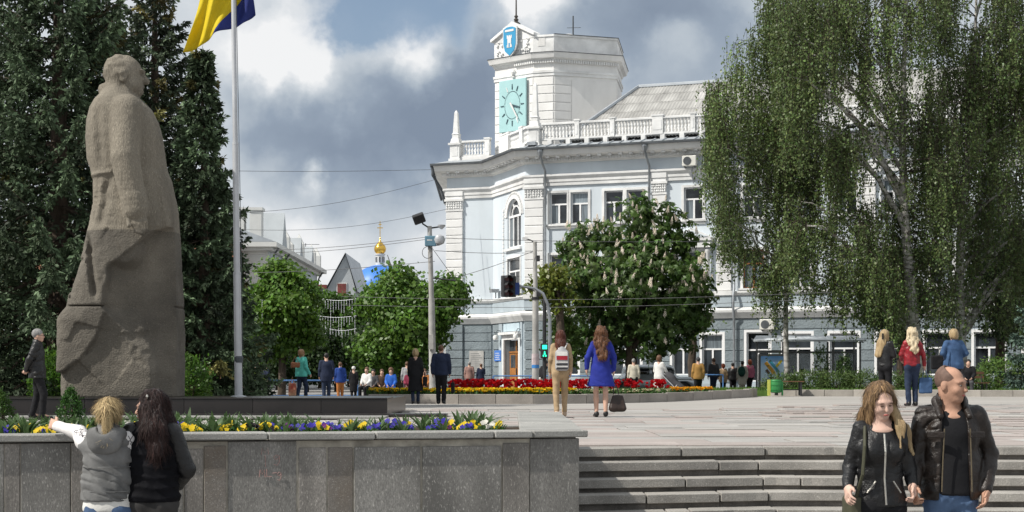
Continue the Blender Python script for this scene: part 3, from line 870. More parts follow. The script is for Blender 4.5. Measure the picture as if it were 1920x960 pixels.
# seams of the eave roof
m = MB()
x = .3
while x < WING:
    m.add([(x, -.9, 13.84), (x + .04, -.9, 13.84), (x + .04, .1, 14.12), (x, .1, 14.12), (x, -.9, 13.9), (x + .04, -.9, 13.9), (x + .04, .1, 14.18), (x, .1, 14.18)], [(4, 5, 6, 7), (0, 1, 5, 4), (0, 4, 7, 3), (1, 2, 6, 5)]); x += .62
tag(m.build('roof_seam', M_zinc, hall), kind='stuff')

# ---- aedicule on the second floor
a, b = sg[0]
for x in (a - .45, b + .2):
    m = MB(); c = wing.pt(x + .13, .25, 0)
    m.lathe([(.16, 5.5), (.16, 5.62), (.115, 5.7), (.125, 6.4), (.095, 7.55), (.15, 7.65), (.15, 7.8)], 12, (c[0], c[1], 0)); m.build('column', M_white2, hall, smooth=True)
m = MB(); wing.box(m, a - .55, b + .55, 0, .42, 7.92, 8.3); wing.box(m, a - .65, b + .65, 0, .5, 8.3, 8.42); m.build('pediment_base', M_white2, hall)
mm = MB(); cx = (a + b) / 2; w2 = (b - a) / 2 + .7
mm.prism([(cx - w2, 8.425), (cx + w2, 8.425), (cx, 9.0)], -.5, 0); mm.build('pediment', M_white2, hall)
mm = MB(); mm.prism([(cx - w2 + .3, 8.5), (cx + w2 - .3, 8.5), (cx, 8.86)], -.53, -.5); mm.build('tympanum', M_blue, hall)

# ---- downpipes with hoppers
def downpipe(x, seg=wing, o=.14):
    m = MB(); m.lathe([(.1, 0), (.2, .25), (.2, .4)], 8, seg.pt(x, .8, 13.35)); m.build('hopper', M_pipe, hall)
    m = MB(); m.tube([seg.pt(x, .8, 13.4), seg.pt(x + .05, .62, 13.0), seg.pt(x + .1, o + .1, 12.55), seg.pt(x + .1, o + .1, 5.6), seg.pt(x + .1, o + .26, 5.3), seg.pt(x + .1, o + .3, 4.4), seg.pt(x + .1, o + .1, 3.9), seg.pt(x + .1, o + .1, .2)], .07, 8)
    m.build('downpipe', M_pipe, hall, smooth=True)
for x in (1.2, 7.38, 12.2, 20.2): downpipe(x)
m = MB(); m.tube([L2(-4.9, 98.6) + (13.7,), L2(-4.9, 98.6) + (13.2,), L2(-4.35, 98.9) + (12.3,), L2(-4.15, 99.1) + (11.5,)], .09, 8); m.build('downpipe', M_dark, hall)
# ---- air conditioners
def aircon(x, z, o=.1):
    m = MB(); wing.box(m, x, x + .8, o, o + .32, z, z + .58); u = m.build('air_conditioner', pm('aircon_case', (0.66, 0.65, 0.60), 0.5, 0.05, 2, 0, 5), hall, bevel=.03)
    c = wing.pt(x + .3, o + .33, z + .29)
    m = MB()
    for rr in (.22, .15, .08): m.tube([(c[0] + rr * math.cos(t), c[1], c[2] + rr * math.sin(t)) for t in np.linspace(0, 2 * math.pi, 15)], .014, 4)
    m.build('fan_guard', M_dark, u)
    m = MB(); m.prism([(c[0] + .21 * math.cos(t), c[2] + .21 * math.sin(t)) for t in np.linspace(0, 2 * math.pi, 16, endpoint=False)], c[1] - .004, c[1] + .008); m.build('fan_recess', M_dark, u)
    m = MB(); wing.box(m, x + .1, x + .14, 0, o + .3, z - .06, z - .005); wing.box(m, x + .66, x + .7, 0, o + .3, z - .06, z - .005); m.build('bracket', M_dark, u)
aircon(9.45, 12.42, .28); aircon(13.75, 3.32, .1)
m = MB(); m.tube([wing.pt(9.95, .3, 12.4), wing.pt(9.95, .3, 12.0), wing.pt(9.98, .1, 11.5)], .03, 6); m.build('drain_hose', M_pipe, hall)

# ---- balustrade
bal_me = MB().lathe([(.075, 0), (.075, .06), (.04, .1), (.085, .26), (.06, .36), (.035, .4), (.06, .45), (.085, .56), (.04, .69), (.07, .73), (.07, .76)], 8).mesh('baluster', M_white2, True)
def balustrade(seg, s0, s1, o, zb, posts, pw=.28, feet=True):
    m = MB(); seg.box(m, s0, s1, o - .12, o + .12, zb, zb + .1); m.build('bottom_rail', M_white2, hall)
    m = MB(); seg.box(m, s0, s1, o - .14, o + .14, zb + .865, zb + 1.0); m.build('handrail', M_white2, hall, bevel=.02)
    edges = [s0]
    for p, w in posts:
        m = MB(); seg.box(m, p - w / 2, p + w / 2, o - .17, o + .17, zb + .005, zb + 1.03); seg.box(m, p - w / 2 - .05, p + w / 2 + .05, o - .2, o + .2, zb + 1.03, zb + 1.12); seg.box(m, p - w / 2 + .07, p + w / 2 - .07, o + .17, o + .19, zb + .25, zb + .8)
        m.build('balustrade_pier', M_white2, hall); edges += [p - w / 2, p + w / 2]
    edges.append(s1)
    for a, b in zip(edges[::2], edges[1::2]):
        n = int((b - a) / .185)
        for i in range(n):
            ob = link('baluster', bal_me, hall); ob.location = seg.pt(a + (b - a) * (i + .5) / n, o, zb + .1)
    if feet:
        x = s0 + .5
        while x < s1:
            m = MB(); seg.box(m, x - .13, x + .13, o - .15, o + .15, zb - .4, zb); m.build('rail_foot', M_white2, hall); x += 1.12
ZBAL = 14.42
posts = [(sfx(1083, .5), .26), (sfx(1149, .5), .26), (sfx(1234, .5), .62), (sfx(1300, .5), .26), (sfx(1366, .5), .26)] + [(sfx(1366, .5) + 2.4 * (i + 1), .3) for i in range(6)]
balustrade(wing, .85, 27, -.5, ZBAL, posts)
def obelisk(seg, s, o, zb, hb, ht):
    m = MB(); c = seg.pt(s, o, 0); rz_ = math.atan2(seg.d.y, seg.d.x)
    M = Matrix.Translation((c[0], c[1], 0)) @ Matrix.Rotation(rz_, 4, 'Z')
    m.box(-.38, .38, -.38, .38, zb, zb + .3, M); m.box(-.31, .31, -.31, .31, zb + .3, zb + hb, M); m.box(-.4, .4, -.4, .4, zb + hb, zb + hb + .12, M); m.box(-.2, .2, -.325, -.31, zb + .45, zb + hb - .12, M)
    ob = m.build('obelisk', M_white2, hall)
    m = MB(); zz = zb + hb + .12
    q = [(.3, 0), (.24, .28), (.2, .3), (.2, .5), (.24, .56), (.17, .62), (.1, ht - .15), (.03, ht)]
    m.v = [tuple(M @ Vector((sx * r_, sy * r_, zz + z))) for r_, z in q for sx, sy in ((-1, -1), (1, -1), (1, 1), (-1, 1))]
    for i in range(len(q) - 1):
        for k in range(4): m.f.append((i * 4 + k, i * 4 + (k + 1) % 4, i * 4 + 4 + (k + 1) % 4, i * 4 + 4 + k))
    m.f.append(tuple(range(len(q) * 4 - 4, len(q) * 4)))
    m.build('obelisk_shaft', M_white2, ob)
obelisk(wing, .45, -.45, 13.95, 1.15, 2.55)
obelisk(pav, .45, -.45, 13.95, 1.15, 2.05)
balustrade(pav, .85, 2.7, -.45, 14.35, [(2.55, .3)], feet=False)
m = MB(); pav.box(m, .8, pav.len - .1, -.62, -.28, 13.9, 14.35); hol.box(m, -.1, HL - .9, -.62, -.28, 13.9, 14.352); m.build('parapet_base', M_white, hall)
balustrade(hol, .3, HL - .3, -.45, 14.36, [(1.2, 1.7), (HL - 1.6, .5)], feet=False)
m = MB(); hol.box(m, .35, 2.05, -.3, -.24, 14.36, 15.25); m.build('parapet_panel', M_white, hall)

# ---- main roof of corrugated sheets
RY, RZ, EY, EZ = 7.0, 18.35, .95, 14.35
rx0, ex0 = sfx(1198, 7.0), sfx(1056, 1.0)
def roofpt(u, v):            # u along, v 0..1 up the slope
    return (u, EY + (RY - EY) * v, EZ + (RZ - EZ) * v)
rows = 6
for r_i in range(rows):
    v0, v1 = r_i / rows, (r_i + 1) / rows + .02
    lo0, lo1 = ex0 + (rx0 - ex0) * v0, ex0 + (rx0 - ex0) * v1
    us = np.arange(lo0, WING + .01, .05)
    V = []
    for v in (v0, v1):
        lo = ex0 + (rx0 - ex0) * v
        for u in us:
            p = roofpt(max(u, lo), v); V.append((p[0], p[1], p[2] + .032 * math.cos(u * 2 * math.pi / .2) + (rows - r_i) * .004 + (.03 if v == v0 else 0)))
    n = len(us)
    link('roof_sheet_row', mesh_np('roof_sheet_row', V, [(i, i + 1, n + i + 1, n + i) for i in range(n - 1)], M_slate, True), hall)
hy = 14.0
m = MB(); m.add([(ex0, EY, EZ - .02), (rx0, RY, RZ - .02), (ex0, hy - 1, EZ - .02)], [(0, 1, 2)]); m.add([(rx0, RY, RZ - .01), (WING, RY, RZ - .01), (WING, hy - 1, EZ), (ex0, hy - 1, EZ)], [(0, 1, 2, 3)]); m.build('roof_back', M_slate, hall)
m = MB(); m.tube([(ex0 - .1, EY - .1, EZ + .05), (rx0, RY, RZ + .06), (WING, RY, RZ + .06)], .13, 6); m.build('ridge_cap', M_zinc, hall)
m = MB(); m.box(1.2, WING, -.35, hy, 13.73, 13.98); m.add([], []); m.build('attic_floor', M_zinc, hall)
m = MB(); m.box(.4, WING, hy, hy + .4, ZB, 14.2); m.box(WING, WING + .4, 0, hy + .4, ZB, 14.2); m.build('back_wall', M_blue, hall)

# ---- clock tower
T = [L2(-1.05, 99.0), L2(1.30, 96.95), L2(2.52, 96.55), L2(6.40, 97.85), L2(7.0, 102.2), L2(0.6, 103.4)]
tz0, tz1 = 13.7, 20.25
m = MB(); m.slab(T, tz0, tz1 + .05); m.build('tower_wall', M_white, hall)
cf, chf, rf = Seg(T[0], T[1]), Seg(T[1], T[2]), Seg(T[2], T[3])
rustic(chf, .02, chf.len - .02, 14.2, 18.9, .525, M_white, 0, .035, .05, 'tower_block')
rustic(cf, .02, .42, 14.2, 18.9, .525, M_white, 0, .035, .05, 'tower_block')
rustic(cf, cf.len - .3, cf.len - .02, 14.2, 18.9, .525, M_white, 0, .035, .05, 'tower_block')
rustic(rf, .02, 1.1, 14.2, 18.9, .525, M_white, 0, .035, .05, 'tower_block')
m = MB(); rf.box(m, 1.15, rf.len - .05, 0, .03, 14.2, 18.75); m.build('tower_panel', M_white, hall)
sweep(T, [(-.1, 18.95), (.06, 18.95), (.06, 19.12), (.1, 19.14), (.1, 19.28), (-.1, 19.3)], M_white2, 'tower_string_course', closed=True)
sweep(T, [(-.1, 19.75), (.05, 19.75), (.12, 19.9), (.3, 20.0), (.36, 20.2), (.4, 20.3), (-.1, 20.34)], M_white, 'tower_cornice', closed=True)
sweep(T, [(.1, 20.345), (.42, 20.305), (.43, 20.335), (.1, 20.4)], M_dark, 'tower_flashing', closed=True)
sweep(T, [(-.3, 20.3), (.04, 20.3), (.04, 21.3), (-.3, 21.3)], M_white2, 'tower_parapet', closed=True)
sweep(T[1:] , [(-.35, 21.3), (.1, 21.3), (.1, 21.42), (-.35, 21.45)], M_white2, 'tower_coping')
sweep(T[2:5], [(-.36, 21.455), (.13, 21.425), (.13, 21.46), (-.36, 21.49)], M_dark, 'tower_coping_flashing')
m = MB(); m.slab(T, 20.9, 21.0); m.build('tower_roof', M_zinc, hall)
for sgm in (chf, rf): dentils(sgm, .02, sgm.len, 19.72, 19.9, .1, .17, .15, .09)
dentils(cf, cf.len * .55, cf.len, 19.72, 19.9, .1, .17, .15, .09)
# gabled front of the parapet
mm = cf.M; c2 = cf.len / 2
m = MB()
def pr(poly, o0, o1): 
    n = len(poly); vs = [cf.pt(x, o1, z) for x, z in poly] + [cf.pt(x, o0, z) for x, z in poly]
    fs = [tuple(range(n)), tuple(range(2 * n - 1, n - 1, -1))] + [(i, i + n, (i + 1) % n + n, (i + 1) % n) for i in range(n)]
    m.add(vs, fs)
pr([(0, 21.305), (cf.len, 21.305), (cf.len, 21.5), (c2, 22.25), (0, 21.5)], -.3, .06)
m.build('tower_gable', M_white2, hall)
m = MB(); t = .16
pr([(-.2, 21.42), (c2, 22.28), (cf.len + .2, 21.42), (cf.len + .2, 21.42 + t), (c2, 22.28 + t + .04), (-.2, 21.42 + t)], -.4, .22); m.build('gable_moulding', M_white2, hall)
m = MB(); rr = random.Random(5)
for i in range(60):
    x = rr.uniform(.25, cf.len - .25); 
    if abs(x - c2) < .45: continue
    zc = rr.uniform(20.55, 21.35); c = cf.pt(x, .08, zc); m.lathe([(.01, -.09), (.07, 0), (.01, .09)], 6, c)
m.build('carved_relief', M_white2, hall)
m = MB(); chf.box(m, .3, .75, .04, .06, 20.75, 21.25); m.build('parapet_recess', M_white, hall)
# clock
M_teal = pm('clock_teal', (0.36, 0.57, 0.58), 0.5, 0.04, 1, 0.03, 5)
M_hand = pm('clock_dark', (0.05, 0.09, 0.11), 0.4, 0.1, 2, 0, 5)
ca_, cb_, z0, z1 = .52, cf.len - .42, 15.75, 18.92
m = MB(); cf.box(m, ca_, cb_, .1, .22, z0, z1); clk = m.build('clock', M_teal, hall, bevel=.02)
cx, cz, rx_, rz_ = (ca_ + cb_) / 2, (z0 + z1) / 2 + .02, (cb_ - ca_) / 2 * .78, 1.17
def bar(ang, r0, r1, w, o, mat, name):
    c_, s_ = math.sin(ang), math.cos(ang); m = MB()
    p0, p1 = Vector((c_ * r0 * rx_, s_ * r0 * rz_)), Vector((c_ * r1 * rx_, s_ * r1 * rz_)); d = (p1 - p0).normalized(); n_ = Vector((d.y, -d.x)) * w / 2
    P = [p0 - n_, p1 - n_ * .6, p1 + n_ * .6, p0 + n_]
    vs = [cf.pt(cx + p.x, o + .03, cz + p.y) for p in P] + [cf.pt(cx + p.x, o, cz + p.y) for p in P]
    m.add(vs, [(3, 2, 1, 0), (4, 5, 6, 7), (0, 1, 5, 4), (1, 2, 6, 5), (2, 3, 7, 6), (3, 0, 4, 7)]); m.build(name, mat, clk)
for i in range(12):
    wht = i in (11, 5); bar(i * math.pi / 6, .82, 1.1, .075, .222, M_white2 if wht else M_hand, 'hour_mark')
m = MB()
for i in range(60):
    t = i * math.pi / 30; x, z = cx + math.sin(t) * rx_ * .72, cz + math.cos(t) * rz_ * .72; cf.box(m, x - .02, x + .02, .222, .235, z - .02, z + .02)
tag(m.build('minute_dots', M_hand, clk), kind='stuff')
bar(R(102), -.1, .72, .11, .26, M_hand, 'hour_hand'); bar(R(140), -.15, .98, .12, .32, M_white2, 'minute_hand')
m = MB(); m.lathe([(.06, 0), (.11, .08), (.05, .16), (.13, .24), (.16, .4), (.1, .5), (.02, .62)], 8, cf.pt(cx, .1, 18.98)); m.build('clock_crest', M_white2, hall)
# city shield: blue, white border, tower
M_sh = pm('shield_blue', (0.05, 0.30, 0.52), 0.4, 0.05, 1, 0, 5)
def shield(k, o0, o1, mat, name, par):
    global m
    m = MB(); W, z_t, z_b = .56 * k, 21.25 + .98 * k, 21.25 - 1.02 * k
    pr([(c2 - W, z_t - .14 * k), (c2 - W * .5, z_t - .02), (c2, z_t), (c2 + W * .5, z_t - .02), (c2 + W, z_t - .14 * k), (c2 + W, 21.05), (c2 + W * .75, 20.65), (c2, z_b), (c2 - W * .75, 20.65), (c2 - W, 21.05)], o0, o1)
    return m.build(name, mat, par)
shd = shield(1.0, .3, .4, M_white2, 'city_shield', hall); shield(.88, .405, .43, M_sh, 'shield_field', shd)
m = MB(); cf.box(m, c2 - .35, c2 + .35, .435, .45, 21.82, 21.95); m.build('shield_band', M_white2, shd)
m = MB()
for p in ([(-.2, 20.85), (.2, 20.85), (.2, 21.0), (.15, 21.02), (.15, 21.4), (.2, 21.42), (.2, 21.6), (.1, 21.6), (.1, 21.52), (.05, 21.52), (.05, 21.6), (-.05, 21.6), (-.05, 21.52), (-.1, 21.52), (-.1, 21.6), (-.2, 21.6), (-.2, 21.42), (-.15, 21.4), (-.15, 21.02), (-.2, 21.0)],): pr([(c2 + x, z) for x, z in p], .435, .45)
m.build('shield_castle', M_white2, shd)
m = MB(); cf.box(m, c2 - .05, c2 + .05, .451, .455, 20.88, 21.12); m.build('shield_gate', M_sh, shd)
# roof furniture: spire, dishes, mast
c = cf.pt(c2, -.2, 0)
m = MB(); m.lathe([(.28, 22.2), (.28, 22.4), (.1, 22.55), (.16, 22.65), (.07, 22.75), (.13, 22.85), (.05, 22.95), (.05, 23.3), (.03, 24.5), (.008, 27.5)], 10, (c[0], c[1], 0)); m.build('spire', pm('spire_metal', (.09, .08, .07), .5, .2, 2, 0, 5, metal=.5), hall)
c = rf.pt(1.7, -1.2, 0); m = MB(); m.tube([(c[0], c[1], 21), (c[0], c[1], 22.9)], .05, 6); m.tube([(c[0] - .4, c[1], 22.2), (c[0] + .5, c[1], 22.15)], .02, 4); m.build('antenna_mast', M_dark, hall)
for s_, zz in ((1.3, 21.45), (2.7, 21.3)):
    c = rf.pt(s_, -.9, zz); m = MB(); m.lathe([(.5, -.08), (.42, .1), (.25, .22), (.02, .27)], 14, c); m.build('satellite_dish', M_white2, hall, smooth=True)
# floodlights on the ledge
for sgm, x, z in ((hol, .9, 5.75), (wing, .3, 13.95), (hol, HL - .6, 5.75)):
    m = MB(); sgm.box(m, x, x + .5, .1, .55, z + .1, z + .3); sgm.box(m, x + .2, x + .26, .2, .26, z - .25, z + .1); m.build('floodlight', M_pipe, hall)
# ------------------------------------------------------------------ leaves
def unit(v): return v / np.maximum(np.linalg.norm(v, axis=-1, keepdims=True), 1e-9)
def leaf_quads(C, T, Nn, ln, wd):
    """rhombic leaf faces: centre of base C, direction T, normal Nn"""
    T = unit(T); W = unit(np.cross(Nn, T))
    ln = np.broadcast_to(np.asarray(ln, float), (len(C),))[:, None]; wd = np.broadcast_to(np.asarray(wd, float), (len(C),))[:, None]
    nn = unit(np.cross(T, W))
    V = np.empty((len(C), 4, 3)); V[:, 0] = C; V[:, 1] = C + T * ln * .5 + W * wd * .5 + nn * ln * .06; V[:, 2] = C + T * ln; V[:, 3] = C + T * ln * .5 - W * wd * .5 + nn * ln * .06
    F = np.arange(len(C) * 4).reshape(-1, 4)
    return V.reshape(-1, 3), F
def leaf_mesh(name, parent, C, T, Nn, ln, wd, cols, mat):
    V, F = leaf_quads(C, T, Nn, ln, wd)
    return link(name, mesh_np(name, V, F, mat, False, np.repeat(cols, 4, 0)), parent)
def tint(n, base, var, g, tipcol=None):
    c = np.array(base)[None] * np.exp(g.normal(0, var, (n, 1))); c = c * (1 + g.normal(0, .06, (n, 3)))
    return np.clip(c, .002, .9)
M_leaf = pm('leaf', (.1, .1, .1), 0.45, attr=True, bump=0, transl=0.38, spec=0.4)
M_leafdull = pm('needle', (.1, .1, .1), 0.65, attr=True, bump=0, transl=0.12, spec=0.25)
M_petal = pm('petal', (.1, .1, .1), 0.6, attr=True, bump=0, transl=0.3, spec=0.2)
M_bark = pm('bark_brown', (0.10, 0.075, 0.055), 0.95, 0.25, 3, 0.9, 25, stretch=(3, 3, .6), bdist=.03)
M_birch = pm('birch_bark', (0.62, 0.60, 0.56), 0.8, 0.1, 2.5, 0.5, 20, col2=(0.10, 0.09, 0.08), stretch=(.8, .8, 3.0), bdist=.02)

def limb_mesh(m, p0, p1, r0, r1, bend, g, n=6, seg=5):
    p0, p1 = Vector(p0), Vector(p1); pts = []
    for i in range(seg + 1):
        t = i / seg; b = bend * math.sin(math.pi * t)
        pts.append(p0.lerp(p1, t) + Vector((g.normal(0, .04), g.normal(0, .04), b)) * (0 if i in (0,) else 1))
    m.tube(pts, [r0 + (r1 - r0) * i / seg for i in range(seg + 1)], n); return pts

def broad_tree(label, x, y, z, lobes, nclus, per, leaf, base, var, seed, trunk_h, trunk_r, name='leafy_tree', cat='tree', palmate=False, trunk_mat=None, group=None, spread=.28, lean=(0, 0)):
    """deciduous tree: trunk with limbs into each lobe, leaf clusters through the lobes' volume"""
    g = np.random.default_rng(seed)
    t = thing(name, label, cat, (x, y, z), group=group)
    m = MB(); limb_mesh(m, (0, 0, -.1), (lean[0], lean[1], trunk_h), trunk_r * 1.15, trunk_r * .75, 0, g, 10)
    for (cx, cy, cz, rx, ry, rz) in lobes:
        limb_mesh(m, (lean[0] * .9, lean[1] * .9, trunk_h * g.uniform(.75, .98)), (cx, cy, cz + rz * .3), trunk_r * .45, trunk_r * .08, g.uniform(.0, .3), g, 6)
    m.build('trunk', trunk_mat or M_bark, t, smooth=True)
    lb = np.array(lobes); wgt = (lb[:, 3] * lb[:, 5]) ** 1.0; wgt /= wgt.sum()
    li = g.choice(len(lb), nclus, p=wgt); d = unit(g.normal(size=(nclus, 3))); rad = g.uniform(.45, 1.06, nclus) ** .55
    rough = 1 + .16 * np.sin(d[:, 0] * 7 + li) * np.cos(d[:, 2] * 6 + 2 * li)
    C = lb[li, :3] + d * lb[li, 3:] * (rad * rough)[:, None]
    dens = vnoise(C[:, 0] / 1.1 + 50, C[:, 1] / 1.1 + 50, C[:, 2] / .9 + 50, seed)
    keep = (dens > -.33) & (C[:, 2] > .1); C, d, li = C[keep], d[keep], li[keep]; n = len(C)
    out = unit(d * np.array([1, 1, .8]) + np.array([0, 0, .35]))
    cc = tint(n, base, var, g)
    if palmate:
        k = 6; a = np.linspace(-2.1, 2.1, k)[None] + g.uniform(-.2, .2, (n, 1)); reps = per
        Cs, Ts, Ns, cs = [], [], [], []
        for r_i in range(reps):
            off = g.normal(0, spread, (n, 3)); o2 = unit(out + g.normal(0, .45, (n, 3)))
            t1 = unit(np.cross(o2, g.normal(size=(n, 3)))); t2 = np.cross(o2, t1)
            dirn = np.cos(a)[..., None] * t1[:, None] + np.sin(a)[..., None] * t2[:, None] - o2[:, None] * .35 + np.array([0, 0, -.25])
            Cs.append(np.repeat((C + off)[:, None], k, 1).reshape(-1, 3)); Ts.append(dirn.reshape(-1, 3)); Ns.append(np.repeat(o2[:, None], k, 1).reshape(-1, 3)); cs.append(np.repeat(cc * np.exp(g.normal(0, .12, (n, 1))), k, 0))
        C2, T2, N2, c2_ = map(np.concatenate, (Cs, Ts, Ns, cs)); l = leaf * g.uniform(.75, 1.15, len(C2))
        leaf_mesh('crown', t, C2, T2, N2, l, l * .42, c2_, M_leaf)
    else:
        C2 = np.repeat(C, per, 0) + g.normal(0, spread, (n * per, 3)) * np.array([1, 1, .7]); o2 = unit(np.repeat(out, per, 0) + g.normal(0, .5, (n * per, 3)))
        T2 = unit(np.cross(o2, g.normal(size=o2.shape))) + np.array([0, 0, -.45]); l = leaf * g.uniform(.6, 1.25, n * per)
        leaf_mesh('crown', t, C2, T2, o2, l, l * .8, np.repeat(cc, per, 0) * np.exp(g.normal(0, .13, (n * per, 1))), M_leaf)
    return t, C, d

def lobes_in(g, n, c, r, rl):
    """n lobes spread through an ellipsoid"""
    L = []
    for i in range(n):
        d = unit(g.normal(size=3)); k = g.uniform(.45, .92)
        s = g.uniform(.65, 1.3) * rl
        L.append((c[0] + d[0] * r[0] * k, c[1] + d[1] * r[1] * k, c[2] + d[2] * r[2] * k, s, s, s * .85))
    L.append((c[0], c[1], c[2], r[0] * .6, r[1] * .6, r[2] * .66)); return L

# ------------------------------------------------------------------ spruces
def spruce(label, x, y, z, H, Rb, seed, base=(.058, .086, .046), z0=.6, dens=1.0, tone=.38, name='spruce_tree', brown=.05, reps=2):
    g = np.random.default_rng(seed)
    t = thing(name, label, 'tree', (x, y, z))
    m = MB(); m.tube([(0, 0, -.1), (g.normal(0, .05), 0, H * .5), (0, 0, H)], [.022 * H, .013 * H, .01], 10); m.build('trunk', M_bark, t, smooth=True)
    Cs, Ts, Ns, cs, ls = [], [], [], [], []
    br = MB(); zz = z0
    while zz < H - .15:
        f = (zz - z0) / (H - z0); Lb = Rb * (1 - f) ** .85 * (1.0 if f > .12 else .8 + f * 1.7) + .12
        nb = int(6 + 6 * (1 - f)); a0 = g.uniform(0, 6.28)
        for b in range(nb):
            an = a0 + 6.283 * (b + g.uniform(-.3, .3)) / nb; L = Lb * g.uniform(.62, 1.12); el = R(28 - 48 * (1 - f)) + g.normal(0, .1)
            if f > .8: el = R(18 + 30 * (f - .8) / .2)
            dx = np.array([math.cos(an), math.sin(an), 0])
            ns = max(4, int(L / .13)); tt = (np.arange(ns) + .5) / ns
            sag = -.14 * L * np.sin(tt * 2.2) + .16 * L * tt ** 3
            P = np.array([0, 0, zz]) + tt[:, None] * L * (dx * math.cos(el) + np.array([0, 0, math.sin(el)])) + np.c_[np.zeros(ns), np.zeros(ns), sag]
            if L > .5: br.tube([tuple(np.array([0, 0, zz])), tuple(P[ns // 2]), tuple(P[-1])], [.012 * L + .008, .008 * L, .004], 4, False)
            side = np.array([-dx[1], dx[0], 0]); hue = g.normal(0, tone); brn = g.random() < brown
            for sgn in (-1, 0, 1):
                q = P[tt > (.22 if sgn else .3)]; tq = tt[tt > (.22 if sgn else .3)]; nq = len(q)
                if nq == 0: continue
                tw = (.46 * L * (1 - tq) + .14) * g.uniform(.6, 1.2, nq) if sgn else np.full(nq, .16)
                dv = unit(dx * .75 + side * sgn * .9 + np.array([0, 0, -.5 if sgn else .1]) + g.normal(0, .15, (nq, 3)))
                k = max(2, int(3.2 * dens))
                for j in range(k + 2):
                    u = (j + g.uniform(.1, .9, nq)) / (k + 2)
                    base_p = q + dv * (tw * u)[:, None] + np.c_[np.zeros((nq, 2)), -.35 * (tw * u) ** 1.5]
                    for rep in range(reps):
                        tdir = unit(dv * .8 + g.normal(0, .5, (nq, 3)) + np.array([0, 0, -.22]))
                        Cs.append(base_p); Ts.append(tdir); Ns.append(unit(g.normal(size=(nq, 3)) + np.array([0, 0, .8])))
                        ls.append(np.full(nq, .15) * g.uniform(.7, 1.3, nq))
                        bb = np.array(base) * math.exp(hue) * (.8 + .9 * (u[:, None] ** 2) * (tq[:, None]))  # twig tips lightened as if sunlit, darker towards the trunk
                        if brn: bb = bb * np.array([1.7, 1.1, .7])
                        cs.append(bb * np.exp(g.normal(0, .2, (nq, 1))))
        zz += (.27 + .26 * (1 - f)) / dens ** .5
    br.build('branches', M_bark, t)
    C, T_, N_, l, c = np.concatenate(Cs), np.concatenate(Ts), np.concatenate(Ns), np.concatenate(ls), np.concatenate(cs)
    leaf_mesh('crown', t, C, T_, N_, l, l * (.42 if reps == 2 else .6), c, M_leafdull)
    return t
def spx(px, d, top_y, Rb, seed, label, **k):
    H = wz(top_y, d); return spruce(label, wx(px, d), d, 0, H, Rb, seed, **k)
spx(110, 41, -330, 4.4, 11, 'huge dark blue-green spruce directly behind the stone monument', dens=1.15)
spx(290, 46, -120, 2.7, 12, 'tall narrow spruce rising between the monument and the flag', brown=.12, base=(.055, .075, .045))
spx(378, 40.5, 92, 1.55, 13, 'smaller spruce with a pointed top beside the flagpole', dens=1.25, z0=.4, brown=.08)
spx(-60, 45, -320, 4.2, 14, 'dark spruce cut by the left edge of the view', dens=.85, reps=1)
spx(405, 47, 330, 2.2, 15, 'short broad spruce low behind the flagpole', z0=.2, reps=1)
spx(200, 50, -60, 4.0, 16, 'spruce in the back row between two taller spruces', dens=.7, z0=.2, reps=1)
spx(1985, 57, 470, 2.4, 17, 'blue spruce reaching in at the right edge over the shrubs', base=(.075, .115, .09), z0=.8, brown=0)

